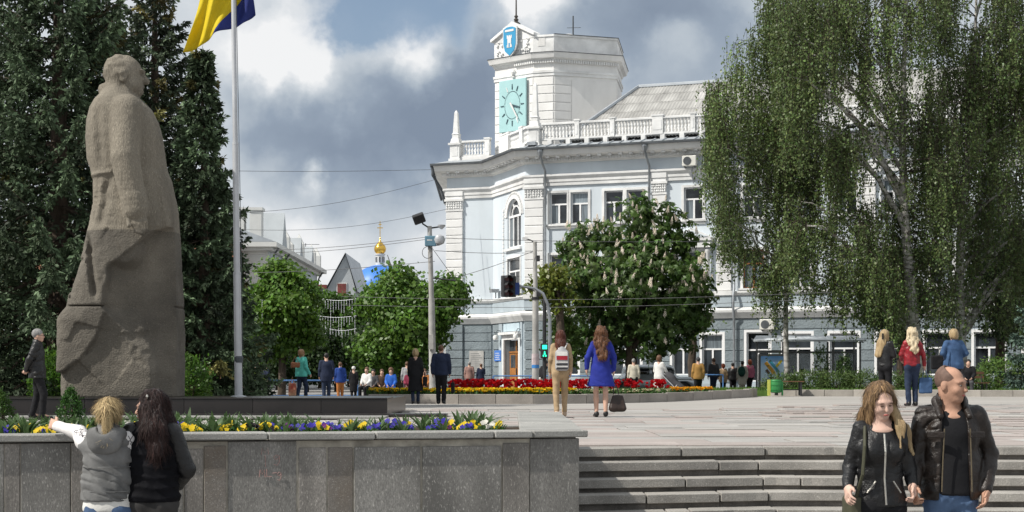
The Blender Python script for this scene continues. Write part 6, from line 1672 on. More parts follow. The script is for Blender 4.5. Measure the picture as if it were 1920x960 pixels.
# silver car parked beyond the bed
d = 72.0
car = thing('parked_car', 'silver car parked beyond the flower bed, behind the pram', 'car', (wx(1222, d), d, -.16), R(4))
M_car = pm('silver_paint', (.50, .53, .56), .25, .03, 1, 0, 5, metal=.5, coat=.5)
S = SDF((-2.3, -1.0, .1), (2.3, 1.0, 1.6), .06)
S.box((0, 0, .62), (2.05, .82, .30), .22, .0); S.box((-.15, 0, 1.05), (1.15, .68, .42), .3, .25)
for x in (-1.3, 1.3): S.cone((x, -1, .33), (x, -.6, .33), .36, .36, .02, mode='c'); S.cone((x, 1, .33), (x, .6, .33), .36, .36, .02, mode='c')
link('body', S.mesh('body', M_car), car)
S = SDF((-1.5, -.95, .85), (1.5, .95, 1.5), .04); S.box((-.15, 0, 1.10), (1.10, .705, .27), .2, 0); S.fn(lambda X, Y, Z: (np.abs(X + .15) - .05) + 0 * Y + 0 * Z, 0, 'c'); link('side_windows', S.mesh('side_windows', M_glass), car)
for x in (-1.3, 1.3):
    for y_ in (-.72, .72):
        w = link('wheel', None, car); w.location = (x, y_, .33); w.empty_display_size = .1
        m = MB(); m.prism([(.32 * math.cos(t), .32 * math.sin(t)) for t in np.linspace(0, 6.283, 20, endpoint=False)], -.1, .1); m.build('tyre', M_iron, w)
        m = MB(); m.prism([(.2 * math.cos(t), .2 * math.sin(t)) for t in np.linspace(0, 6.283, 16, endpoint=False)], -.115, .115); m.build('rim', M_alu, w)
# ------------------------------------------------------------------ people
def cloth(name, col, rough=0.85, var=.10, bump=.35, bscale=45, spec=.25, **k): return pm('cloth_' + name, col, rough, var, 5, bump, bscale, spec=spec, bdist=.006, **k)
def leather(name, col): return pm('leather_' + name, col, 0.38, .3, 9, .75, 34, spec=.4, bdist=.011)
SKIN = pm('skin', (0.56, 0.35, 0.26), 0.55, .06, 9, .08, 60, spec=.35)
SKIN2 = pm('skin_tan', (0.46, 0.265, 0.185), 0.6, .13, 14, .2, 90, spec=.25)
SKINP = pm('skin_pale', (0.60, 0.40, 0.32), 0.6, .09, 14, .15, 90, spec=.25)
def hairm(name, c1, c2): return pm('hair_' + name, c1, 0.45, .1, 5, .9, 22, spec=.45, col2=c2, stretch=(9, 9, .7), bdist=.012)
H_blond = hairm('blond', (.46, .34, .18), (.24, .16, .08)); H_dark = hairm('dark_red_brown', (.030, .011, .009), (.010, .005, .005)); H_brown = hairm('brown', (.16, .075, .035), (.06, .028, .015)); H_grey = hairm('grey', (.36, .35, .34), (.15, .145, .14))
H_red = hairm('red', (.42, .085, .02), (.2, .04, .012)); H_auburn = hairm('auburn', (.12, .035, .02), (.045, .014, .01)); H_white = hairm('platinum', (.70, .60, .42), (.42, .32, .19)); H_black = hairm('black', (.02, .016, .014), (.008, .007, .006)); H_ombre = hairm('light_brown', (.20, .125, .065), (.09, .05, .026)); H_stub = pm('stubble', (.14, .085, .065), .7, .15, 30, .2, 90)
M_strand = pm('hair_strand', (.1, .1, .1), .6, attr=True, bump=0, spec=.15)
C_black = cloth('black', (.012, .012, .014)); C_navy = cloth('navy', (.018, .026, .055)); C_jeans = cloth('jeans', (.095, .155, .27), col2=(.032, .058, .12), bump=.4); C_djean = cloth('dark_jeans', (.03, .045, .085), col2=(.014, .022, .045))
C_tan = cloth('tan', (.38, .275, .165)); C_blue = cloth('royal_blue', (.02, .032, .25)); C_teal = cloth('turquoise', (.12, .55, .46)); C_white = cloth('white', (.70, .69, .66)); C_cream = cloth('cream', (.58, .54, .44)); C_grey = cloth('heather_grey', (.17, .17, .168), var=.2, bscale=120); C_lgrey = cloth('light_grey', (.35, .35, .36))
C_red = cloth('maroon', (.22, .03, .06)); C_orange = cloth('rust_orange', (.42, .16, .045)); C_ochre = cloth('ochre', (.36, .20, .06)); C_green = cloth('lime', (.28, .42, .04)); C_bright = cloth('bright_blue', (.03, .13, .52)); C_pink = cloth('pink', (.55, .16, .24)); C_check = cloth('check', (.42, .24, .20), col2=(.22, .14, .13)); C_charc = cloth('charcoal', (.06, .06, .065)); C_washed = cloth('washed_black', (.055, .052, .05), col2=(.025, .024, .024))
L_black = leather('black', (.012, .012, .013)); L_brown = leather('dark_brown', (.020, .014, .011)); L_red = leather('red', (.26, .012, .02)); C_denim = cloth('denim', (.06, .12, .24), col2=(.03, .06, .13)); C_puffer = pm('puffer_black', (.006, .006, .008), .75, .2, 6, .3, 30, spec=.1)
M_shoe = pm('shoe_black', (.012, .011, .011), .4, .1, 5, .1, 20); M_shoeb = pm('shoe_beige', (.45, .33, .23), .5, .1, 5, .1, 20)
M_eye = pm('eye_dark', (.015, .012, .01), .2, 0, 1, 0, 5); M_eyew = pm('eye_white', (.36, .32, .29), .3, .02, 5, 0, 5); M_lip = pm('lips', (.42, .11, .10), .5, .08, 20, 0, 5); M_brow = pm('brow', (.08, .045, .03), .8, .1, 20, 0, 5); M_zip = pm('zip_metal', (.55, .53, .48), .35, .1, 30, .2, 90, metal=.8)

def lerp3(a, b, t): return tuple(a[i] + (b[i] - a[i]) * t for i in range(3))
class Person:
    """a figure of 1.75 m, facing +y, feet on z = 0; joints can be overridden, then scaled to its height"""
    def __init__(s, label, x, y, z, heading, H=1.75, female=False, h=.022, skin=SKIN, joints=None, stride=0.0, sit=False, head=(0, 0, 0), build=1.0, group=None, bust=0.0, lean=0.0):
        s.root = thing('person', label, 'person', (x, y, z), R(heading), group); s.h = h; s.sc = H / 1.75; s.f = female; s.skin = skin; s.b = build; s.bust = bust
        sw = .142 if female else .168
        J = dict(hipR=(.085, 0, .92), hipL=(-.085, 0, .92), shR=(sw * build, 0, 1.435), shL=(-sw * build, 0, 1.435), neck=(0, -.01, 1.47), head=(0, .02, 1.625), chest=(0, 0, 1.30), waist=(0, 0, 1.09), hips=(0, 0, .94))
        for sd, sg in (('R', 1), ('L', -1)):
            f = stride * sg
            J['knee' + sd] = (.09 * sg, .06 + f * .42 if f > 0 else .03 + f * .2, .50); J['ank' + sd] = (.085 * sg, f * .62, .085 + (0 if f >= 0 else -f * .12)); J['toe' + sd] = (.10 * sg, f * .62 + .17, .035)
            J['el' + sd] = ((sw * build + .055) * sg, -.03 - f * .18, 1.165); J['wr' + sd] = ((sw * build + .06) * sg, .03 - f * .38, .93)
        if sit:
            for sd, sg in (('R', 1), ('L', -1)):
                J['knee' + sd] = (.11 * sg, .42, .48); J['ank' + sd] = (.11 * sg, .40, .085); J['toe' + sd] = (.12 * sg, .57, .035); J['hip' + sd] = (.09 * sg, 0, .50); J['el' + sd] = ((sw + .05) * sg, .05, .78); J['wr' + sd] = (.12 * sg, .28, .64)
            for n in ('shR', 'shL', 'neck', 'head', 'chest', 'waist', 'hips'): p = J[n]; J[n] = (p[0], p[1], p[2] - .43)
        if lean:
            for n, p in list(J.items()):
                if p[2] > J['hips'][2] - .05: J[n] = (p[0], p[1] + math.sin(lean) * (p[2] - J['hips'][2]), J['hips'][2] + math.cos(lean) * (p[2] - J['hips'][2]))
        if joints: J.update(joints)
        s.J = J; yaw, pitch, roll = head; s.HR = rotz(R(yaw)) @ rotx(R(pitch)) @ roty(R(roll))
        P = np.array([p for p in J.values()]); s.lo = P.min(0) - .30; s.hi = P.max(0) + .28; s.lo[2] = min(s.lo[2], -.03)
        s.kids = {}
    def grid(s, zlo=None, zhi=None, h=None, pad=0):
        lo, hi = s.lo.copy(), s.hi.copy()
        if zlo is not None: lo[2] = zlo
        if zhi is not None: hi[2] = zhi
        return SDF(lo - pad, hi + pad, h or s.h)
    def put(s, S, name, mat, parent=None):
        o = link(name, S.mesh(name, mat, s.sc), parent or s.root); s.kids[name] = o; return o
    def hand(s, S, sd, curl=.5, fwd=(0, 1, 0)):
        J = s.J; e, w = np.array(J['el' + sd]), np.array(J['wr' + sd]); d = unit(w - e); a = np.array(fwd, float); a = unit(a - d * (a @ d)); sg = 1 if sd == 'R' else -1
        n = np.cross(d, a) * -sg; n = unit(n)          # palm side, towards the body
        if n[0] * sg > 0 and abs(n[0]) > .3: n = -n
        r = max(.0095, s.h * .62); c = w + d * .05
        S.cone(w, w + d * .03, .028, .03, .02)
        for t in (-.5, 0, .5): S.cone(w + d * .02 + a * .030 * t, w + d * .085 + a * .05 * t, .019, .016, .015)
        for i, (t, L) in enumerate(((-.033, .058), (-.011, .072), (.011, .076), (.033, .068))):
            b = w + d * .088 + a * t; m = b + (d * math.cos(curl * .6) + n * math.sin(curl * .6)) * L * .55; e2 = m + (d * math.cos(curl * 2) + n * math.sin(curl * 2)) * L * .5
            S.cone(b, m, r, r * .95, .006); S.cone(m, e2, r * .95, r * .8, .004)
        b = w + d * .03 + a * .026; m = b + unit(d * .7 + a * .7 + n * .3) * .042; S.cone(b, m, r * 1.25, r * 1.1, .01); S.cone(m, m + unit(d + a * .15 + n * .35) * .034, r * 1.1, r * .9, .006)
    def body(s, hands=(.5, .5), fwdR=(0, 1, 0), fwdL=(0, 1, 0), legs=True):
        J = s.J; S = s.grid(); f = s.f
        S.frame(J['head'], s.HR)
        S.ell((0, -.014, .028), (.075, .094, .086), .02); S.ell((0, .022, -.035), (.060, .072, .080), .03); S.ell((0, .060, -.092), (.026 if f else .032, .028, .024), .03)
        S.ell((0, .078, .022), (.048, .018, .014), .02)
        S.cone((0, .092, .008), (0, .112, -.028), .008, .0135, .012); S.ell((0, .088, -.060), (.022, .014, .010), .01)
        for g_s in (-1, 1):
            S.ell((.030 * g_s, .094, .004), (.015, .012, .009), .008, 'c'); S.ell((.036 * g_s, .066, -.03), (.024, .026, .024), .02); S.ell((.076 * g_s, -.008, -.014), (.010, .022, .031), .006)
        nb = s.HR.T @ (np.array(J['neck']) - np.array(J['head']))
        S.cone((0, -.018, -.06), tuple(nb), .048 if f else .055, .058 if f else .068, .03); S.frame()
        S.cone(J['neck'], lerp3(J['neck'], J['chest'], .3), .062, .10, .03)
        S.cone(J['chest'], J['waist'], .145, .115, .03, (1, .68, 1)); S.cone(J['waist'], J['hips'], .12, .14, .03, (1, .72, 1)); S.cone(J['shR'], J['shL'], .045, .045, .05)
        for sd, cu, fw in (('R', hands[0], fwdR), ('L', hands[1], fwdL)):
            S.cone(J['sh' + sd], J['el' + sd], .046, .037, .03); S.cone(J['el' + sd], J['wr' + sd], .036, .027, .015)
            s.hand(S, sd, cu, fw)
            if legs:
                S.cone(J['hip' + sd], J['knee' + sd], .074, .052, .03); S.cone(J['knee' + sd], lerp3(J['knee' + sd], J['ank' + sd], .35), .05, .053, .02); S.cone(lerp3(J['knee' + sd], J['ank' + sd], .35), J['ank' + sd], .053, .036, .02); S.cone(J['ank' + sd], J['toe' + sd], .036, .028, .02)
        return s.put(S, 'body', s.skin)
    def top(s, mat, hem=.88, t=.018, flare=.0, sleeves=True, collar=0.0, open_w=0.0, folds=.006, name='jacket', sleeve_t=None, slev_end=1.0, hemr=None, neck_r=.064, waist=0.0, quilt=0.0, vneck=0.0, seed=1, hood=False, slmat=None):
        J = s.J; S = s.grid(zlo=min(hem - .08, s.J['hips'][2] - .35), h=s.h * (1.4 if name in ('blouse', 't_shirt') else 1.1)); f = s.f; k = s.b; dz = J['hips'][2] - .94
        S.cone(J['chest'], J['waist'], .163 * k + t - .012 * f, .146 * k + t - waist, .03, (1, .68, 1)); S.cone(J['waist'], J['hips'], .148 * k + t - waist, .163 * k + t + .01 * f, .04, (1, .70, 1))
        sh = .046 + t * .6; S.cone(lerp3(J['shL'], J['shR'], .06), lerp3(J['shL'], J['shR'], .94), sh, sh, .04)
        S.cone(lerp3(J['neck'], J['chest'], -.05), lerp3(J['neck'], J['chest'], .5), .06, .12, .045, (1, .75, 1))
        if s.bust:
            for g_s in (-1, 1): S.ell((J['chest'][0] + .075 * g_s, J['chest'][1] + .085, J['chest'][2] - .02), (.068, .055 + s.bust, .07), .06)
        if hem < .86 + dz: S.cone(J['hips'], (J['hips'][0], J['hips'][1], hem - .05), .170 * k + t, .170 * k + t + flare, .04, (1, .74, 1))
        def slv(SS, te):
            for sd in 'RL':
                SS.cone(J['sh' + sd], J['el' + sd], .052 * k ** .5 + te, .043 + te, .022); SS.cone(J['el' + sd], lerp3(J['el' + sd], J['wr' + sd], slev_end), .043 + te, .032 + te * .8, .015)
        te = t * .75 if sleeve_t is None else sleeve_t
        if sleeves and slmat is None: slv(S, te)
        if hood: S.ell((0, J['neck'][1] - .085, J['neck'][2] - .01), (.10, .055, .09), .04)
        if collar: S.cone(lerp3(J['neck'], J['chest'], .02), lerp3(J['neck'], J['head'], collar), neck_r + .018, neck_r + .016, .02)
        if quilt:
            S.disp(lambda X, Y, Z: quilt * np.abs(np.sin((Z + .01 * np.sin(X * 20)) * 42)) - quilt * .6)
        if folds: S.disp(lambda X, Y, Z: folds * .8 * vnoise(X * 9 + Z * 5 + seed, Y * 9 + 3, Z * 13, seed) + folds * .5 * vnoise(X * 22 + 8, Y * 22, Z * 20 + X * 15, seed + 5) + folds * 1.5 * (np.clip(1 - 4 * np.abs(vnoise(X * 7 + Z * 6, Y * 7 + 5, Z * 17 + X * 5, seed + 9)), 0, 1) * np.clip(vnoise(X * 5, Y * 5, Z * 5, seed + 11) + .45, 0, 1)))
        S.fn(lambda X, Y, Z: Z - hem + 0 * X + 0 * Y, .008, 'c') if not sleeves or min(J['wrR'][2], J['wrL'][2]) > hem + .1 else S.fn(lambda X, Y, Z: np.maximum(Z - hem, (((X - J['hips'][0]) / (.23 * k + flare)) ** 2 + ((Y - J['hips'][1]) / (.2 + flare)) ** 2) ** .5 * .2 - .2), .006, 'c')
        S.cone(lerp3(J['neck'], J['chest'], .12), lerp3(J['neck'], J['head'], 1.2), neck_r - .004, neck_r, .006, mode='c')
        if vneck: S.cone((0, .12, J['neck'][2] - vneck), (0, .06, J['neck'][2] + .1), .01, .07, .01, mode='c')
        if open_w:
            zt = J['neck'][2]; S.fn(lambda X, Y, Z: np.maximum(np.abs(X - J['chest'][0]) - (open_w * np.interp(Z, [hem, 1.15, 1.4, 1.5], [1.15, 1.0, .9, .75])), .02 - Y + 0 * Z), .012, 'c')
        o = s.put(S, name, mat)
        if slmat is not None and sleeves:
            S = s.grid(zlo=.7); slv(S, te); S.disp(lambda X, Y, Z: folds * vnoise(X * 12, Y * 12, Z * 16, seed + 2)); s.put(S, 'sleeves', slmat)
        return o
    def trousers(s, mat, t=.012, top=1.02, cuff=.06, flare=.0, name='trousers', seed=3, folds=.006):
        J = s.J; S = s.grid(zhi=top + .12, h=max(s.h, .0115)); f = s.f
        S.cone((J['waist'][0], J['waist'][1], min(J['waist'][2], top)), J['hips'], .135 * s.b + t, .150 * s.b + t + .008 * f, .04, (1, .72, 1))
        for sd in 'RL':
            S.ell((J['hip' + sd][0] * .95, J['hip' + sd][1] - .035, J['hip' + sd][2] - .03), (.085, .085, .09), .04)
            S.cone(J['hip' + sd], J['knee' + sd], .084 + t, .058 + t, .035); a = J['ank' + sd]; e = lerp3(J['knee' + sd], a, 1.0 + (.02 if cuff < .09 else -cuff * .8)); S.cone(J['knee' + sd], e, .056 + t, .044 + t + flare, .02)
        if folds: S.disp(lambda X, Y, Z: folds * vnoise(X * 9, Y * 9, Z * 15, seed) + folds * .8 * vnoise(X * 20, Y * 20, Z * 30 + X * 20, seed + 1))
        S.fn(lambda X, Y, Z: top - Z + 0 * X + 0 * Y, .006, 'c'); S.fn(lambda X, Y, Z: Z - .03 + 0 * X + 0 * Y, .0, 'c')
        return s.put(S, name, mat)
    def skirt(s, mat, hem, flare=.06, t=.015, name='skirt'):
        J = s.J; S = s.grid(zlo=hem - .1, zhi=1.15); S.cone(J['waist'], J['hips'], .13 + t, .165 + t, .03, (1, .72, 1)); S.cone(J['hips'], (J['hips'][0], J['hips'][1], hem - .05), .168 + t, .168 + t + flare, .03, (1, .78, 1))
        S.disp(lambda X, Y, Z: .008 * np.sin(np.arctan2(Y, X) * 11 + 2 * Z) * np.clip((1.0 - Z) * 3, 0, 1)); S.fn(lambda X, Y, Z: Z - hem + 0 * X + 0 * Y, .005, 'c'); return s.put(S, name, mat)
    def shoes(s, mat=M_shoe, heel=0.0):
        for sd in 'RL':
            a, b = np.array(s.J['ank' + sd]), np.array(s.J['toe' + sd]); S = SDF(np.minimum(a, b) - .16, np.maximum(a, b) + .16, min(s.h, .016))
            S.cone((a[0], a[1] - .035, a[2] - .04), (b[0], b[1], b[2] + .004), .042, .036, .02, (1, 1, .9)); S.cone((a[0], a[1] - .02, a[2] - .01), (a[0], a[1] + .03, a[2] - .02), .05, .045, .02)
            S.cone((a[0], a[1] + .01, a[2] + .03), (a[0], a[1] - .01, a[2] + .12), .046, .05, .01, mode='c'); S.fn(lambda X, Y, Z: Z - min(.004, b[2]) + 0 * X + 0 * Y, 0, 'c')
            s.put(S, 'shoe', mat)
    def hair(s, style, mat, length=.3, seed=5, h=None, part=None, extra=(), strands=0, scol=(.1, .1, .1)):
        J = s.J; hd = np.array(J['head']); h = h or min(s.h, .016)
        S = SDF(hd - np.array([.22, .26, .2 + length]), hd + np.array([.22, .2, .2]), h); S.frame(hd, s.HR)
        if style == 'buzz':
            S.ell((0, -.018, .036), (.0775, .0965, .094), 0); S.ell((0, .062, .11), (.072, .115, .085), .006, 'c'); S.ell((0, .11, -.03), (.10, .10, .13), .004, 'c'); S.box((0, .06, -.1), (.2, .2, .075), .01, 0, 'c'); S.box((0, 0, -.16), (.2, .2, .10), .01, 0, 'c')
        else:
            vol = {'short': .008, 'bob': .022, 'long': .007, 'curly': .03, 'pony': .008, 'cap': .01, 'hat': .02}[style]
            S.ell((0, -.022, .042), (.079 + vol, .098 + vol, .093 + vol), .0)
            if style == 'bob': S.ell((0, -.045, -.03), (.095, .085, .085), .05)
            
            if style in ('long', 'curly'):
                w = 1.45 if style == 'curly' else 1.2
                S.cone((0, -.05, 0), (0, -.095, -.18), .085, .085, .05, (w * .9, .72, 1)); S.cone((0, -.095, -.15), (0, -.135 - .04 * (length > .3), -length), .085, .065, .04, (w, .62, 1))
                for g_s in (-1, 1): S.cone((.078 * g_s, .005, -.0), (.088 * g_s, .01 if part is None else part, -.22 if length > .25 else -.14), .028, .024, .03)
            S.ell((0, .098, -.05 if style == 'hat' else (.0 if style == 'long' else -.035)), (.066, .086 if style == 'long' else .078, .106 if style == 'long' else .098), .012, 'c')
            if style == 'long': S.cone((0, .11, .115), (0, -.05, .15), .012, .008, .012, mode='c'); S.ell((0, .14, -.05), (.085, .06, .16), .01, 'c')
            if style in ('short', 'pony', 'cap', 'hat'):
                S.box((0, .02, -.135), (.2, .3, .085), .02, .01, 'c'); S.ell((.09, .02, -.03), (.04, .035, .05), .01, 'c'); S.ell((-.09, .02, -.03), (.04, .035, .05), .01, 'c')
            if style == 'pony': S.ell((0, -.128, .035), (.045, .04, .045), .02); S.cone((0, -.135, .03), (.012, -.165, -.13), .042, .02, .02)
            S.frame()
            for e_ in extra: S.cone(*e_)
            S.frame(hd, s.HR)
            if style == 'hat' : S.box((0, 0, -.06), (.2, .3, .06), .02, .01, 'c')
            if style == 'cap': S.cone((-.04, .08, .045), (.04, .08, .045), .05, .05, .01, (1, 1, .3))
            am = {'curly': .022, 'long': .007, 'bob': .010}.get(style, .006); fr = 26 if style == 'curly' else 42
            S.disp(lambda X, Y, Z: am * vnoise(X * fr, Y * fr, Z * (18 if style == 'curly' else 5) + 4, seed) + (am * .6 * vnoise(X * fr * 2, Y * fr * 2, Z * 9, seed + 1)))
        o = s.put(S, 'hair' if style not in ('cap', 'hat') else 'hat', mat)
        if strands:
            # fine ribbons lying on the hair mass, each running down its slope, some flying free
            me = o.data; n = len(me.vertices); P = np.empty(n * 3); N_ = np.empty(n * 3); me.vertices.foreach_get('co', P); me.vertices.foreach_get('normal', N_); P, N_ = P.reshape(-1, 3), N_.reshape(-1, 3)
            g = np.random.default_rng(seed + 70); lc = (P / s.sc - hd) @ s.HR; okv = np.nonzero(~((lc[:, 1] > .045) & (np.abs(lc[:, 0]) < .07)))[0]; ii = okv[g.integers(0, len(okv), strands)]; p, nn = P[ii], N_[ii]; dn = np.array([0, 0, -1.0]) + g.normal(0, .12, (strands, 3)); tg = unit(dn - nn * (dn * nn).sum(1, keepdims=True)); sd = np.cross(nn, tg)
            L = g.uniform(.04, .11, strands)[:, None]; w = g.uniform(.0012, .0026, strands)[:, None]; lift = np.where(g.random(strands) < .05, g.uniform(.008, .02, strands), .002)[:, None]; bend = g.normal(0, .012, (strands, 1)); V = []
            for k in range(4): u = k / 3; c = p + nn * (.0015 + lift * u * .6) + tg * L * u + sd * bend * u * u; ww = w * (1 - .75 * u); V += [c - sd * ww, c + sd * ww]
            V = np.stack(V, 1).reshape(-1, 3); b = np.arange(strands)[:, None] * 8; F = np.concatenate([b + np.array([0, 1, 3, 2]) + 2 * k for k in range(3)])
            base = np.array(scol)[None] * np.exp(g.normal(0, .38, (strands, 1))); q = link('hair_strands', mesh_np('hair_strands', V, F, M_strand, False, np.repeat(np.clip(base, 0, .9), 8, 0)), o); q['kind'] = 'stuff'
        return o
    def face(s, lips=M_lip, brow=M_brow, look=0):
        """eyes, brows and lips for those seen close to"""
        J = s.J; hd = np.array(J['head'])
        def blob(name, c, r, mat):
            S = SDF(np.full(3, -.06), np.full(3, .06), .0025); S.frame((0, 0, 0), s.HR); S.ell((0, 0, 0), r, 0); me = S.mesh(name, mat, s.sc); o = link(name, me, s.kids['body']); o.location = tuple((hd + s.HR @ np.array(c)) * s.sc); return o
        for g_s in (-1, 1):
            if look == 0: blob('eye', (.030 * g_s, .086, .003), (.0110, .0062, .0042), M_eyew); blob('iris', (.030 * g_s, .0915, .002), (.0055, .003, .0052), M_eye)
            else: blob('eyelid', (.030 * g_s, .088, .000), (.0135, .006, .0035), M_brow)
            blob('eyebrow', (.031 * g_s, .0945, .0215), (.017, .005, .0032), brow)
        blob('lips', (0, .099, -.0605), (.020, .007, .0058), lips)

def bag(label, name, cat, loc, size, mat, handle=None, hmat=None, rz=0, soft=.03, shape=None):
    t = thing(name, label, cat, loc, rz); w, dp, hh = size
    S = SDF((-w, -dp - .05, -hh - .05), (w, dp + .05, hh + .05), min(.016, dp / 3)); S.box((0, 0, 0), (w / 2, dp / 2, hh / 2), soft, 0)
    if shape == 'taper': S.D += ((S.ax[2][None, None, :] / hh) * .09 + 0 * S.D).astype(np.float32)
    S.disp(lambda X, Y, Z: .008 * vnoise(X * 14, Y * 14, Z * 14, 3)); link('bag_body', S.mesh('bag_body', mat), t)
    if handle: 
        for i, pts in enumerate(handle): MB().tube(pts, .011, 6).build('strap', hmat or mat, t)
    return t
G = lambda px, d: gz(wx(px, d), d)

# ---- the couple walking towards the viewer
DF = 10.45
def Wp(px, py, d, root_x, root_y, base=-.9): return (wx(px, d), d, wz(py, d))
def to_local(p, P):      # world point -> joint coordinates of a person
    a = P[2]; dx, dy, dz = p[0] - P[0][0], p[1] - P[0][1], p[2] - P[0][2]; c, s_ = math.cos(-a), math.sin(-a); return ((dx * c - dy * s_) / P[1], (dx * s_ + dy * c) / P[1], dz / P[1])
mx, my = wx(1782, 10.5), 10.5
PM = ((mx, my, -.9), 1.76 / 1.75, R(180))
hold = (wx(1709, 10.4), 10.36, wz(924, 10.4))
jm = dict(shR=(.172, -.02, 1.43), shL=(-.172, 0, 1.43), elR=(.232, .0, 1.15), elL=(-.275, -.06, 1.175), wrL=(-.215, .06, .955), wrR=to_local((hold[0] + .016, hold[1] + .03, hold[2] + .05), PM), head=(.005, .03, 1.635), neck=(0, -.005, 1.475))
man = Person('balding man in a dark brown leather jacket and blue jeans holding a hand', mx, my, -.9, 180, 1.76, h=.0085, skin=SKIN2, joints=jm, head=(46, -6, 0), build=1.0)
man.body((.9, .5), fwdR=(0, 1, 0)); man.top(C_black, .915, .014, sleeves=False, folds=.002, name='t_shirt', neck_r=.068)
man.top(L_brown, .885, .036, open_w=.088, collar=.30, folds=.008, neck_r=.084, seed=4, sleeve_t=.013); man.trousers(C_jeans, .003, folds=.010); man.shoes(); man.hair('buzz', H_stub, .1, h=.006); man.face(M_lip)
jk = man.kids['jacket']
m = MB()
for sg in (-1, 1): m.tube([(sg * .083 * 1.0, .165, 1.36), (sg * .092, .158, 1.15), (sg * .098, .155, .95)], .0045, 5)
m.build('zip', pm('zip_brass', (.22, .18, .12), .4, .1, 30, .2, 90, metal=.8), jk)
for sg in (-1, 1):
    m = MB(); m.box(-.055, .055, -.006, .008, -.02, .02, Matrix.Translation((sg * .135, .148, 1.32)) @ Matrix.Rotation(R(-sg * 22), 4, 'Z')); m.build('pocket_flap', L_brown, jk, bevel=.004)
    m = MB(); m.tube([(sg * .12, -.02, 1.502), (sg * .2, -.015, 1.49)], .014, 6); m.build('epaulette', L_brown, jk)
S = SDF((-.2, -.2, 1.4), (.2, .25, 1.62), .0085); 
for sg in (-1, 1): S.cone((sg * .03, -.085, 1.53), (sg * .085, -.02, 1.525), .03, .028, .03, (1, 1, 1.2)); S.cone((sg * .085, -.02, 1.525), (sg * .095, .11, 1.43), .028, .022, .03)
link('collar', S.mesh('collar', L_brown, 1.76 / 1.75), jk)

qx, qy = wx(1650, 10.4), 10.4
PW = ((qx, qy, -.9), 1.66 / 1.75, R(180))
jw = dict(shR=(.132, 0, 1.43), shL=(-.132, 0, 1.43), elR=(.20, -.04, 1.165), wrR=to_local((wx(1588, 10.35), 10.3, wz(912, 10.35)), PW), elL=(-.20, -.02, 1.17), wrL=to_local((hold[0] - .008, hold[1] + .0, hold[2] + .06), PW), head=(0, .035, 1.615))
wom = Person('long haired woman in a zipped black leather jacket looking down at the ground', qx, qy, -.9, 180, 1.66, True, h=.0085, skin=SKINP, joints=jw, head=(10, -18, 4), bust=.012)
wom.body((.6, .9)); wom.top(L_black, .90, .010, folds=.005, waist=.014, neck_r=.072, name='jacket', seed=7); wom.trousers(C_black, .008, folds=.006); wom.shoes(); wom.face(look=1)
wom.hair('long', H_ombre, .34, h=.008, part=.02, strands=2600, scol=(.19, .12, .062))
sc = 1.66 / 1.75; jk = wom.kids['jacket']
m = MB(); m.tube([(0, .128 * sc, 1.40 * sc), (0, .165 * sc, 1.28 * sc), (.0, .135 * sc, 1.1 * sc), (-.01, .142 * sc, .92 * sc)], .006, 5); m.build('zip', M_zip, jk)
for sg in (-1, 1): m = MB(); m.tube([(sg * .06 * sc, .136 * sc, 1.08 * sc), (sg * .115 * sc, .118 * sc, 1.00 * sc)], .005, 5); m.build('pocket_zip', M_zip, jk)
S = SDF((-.34, -.15, 1.05), (.1, .25, 1.75), .008); S.cone((-.07, .045, 1.58), (-.12, .09, 1.45), .026, .03, .03, (1, .7, 1)); S.cone((-.12, .09, 1.45), (-.105, .13, 1.30), .03, .012, .03, (1, .6, 1)); S.cone((-.085, .0, 1.58), (-.17, .02, 1.40), .03, .035, .03, (1, .8, 1)); S.cone((-.17, .02, 1.40), (-.21, .06, 1.26), .03, .012, .03, (1, .6, 1)); S.cone((-.08, -.05, 1.58), (-.19, -.05, 1.38), .04, .03, .03); S.disp(lambda X, Y, Z: .008 * vnoise(X * 42, Y * 42, Z * 5, 3)); link('hair_lock', S.mesh('hair_lock', H_blond, sc), wom.kids['hair'])
bg = bag('olive shoulder bag hanging at the hip of the woman in black leather', 'shoulder_bag', 'bag', (qx - .17, qy + .05, .0 - .13), (.10, .26, .30), pm('olive_leather', (.06, .06, .035), .6, .1, 5, .2, 30), handle=[[(.0, -.10, .13), (.025, -.20, .30), (.04, -.19, .48), (.06, -.10, .60), (.07, .0, .635), (.06, .10, .60), (.03, .14, .4), (.0, .06, .14)]])

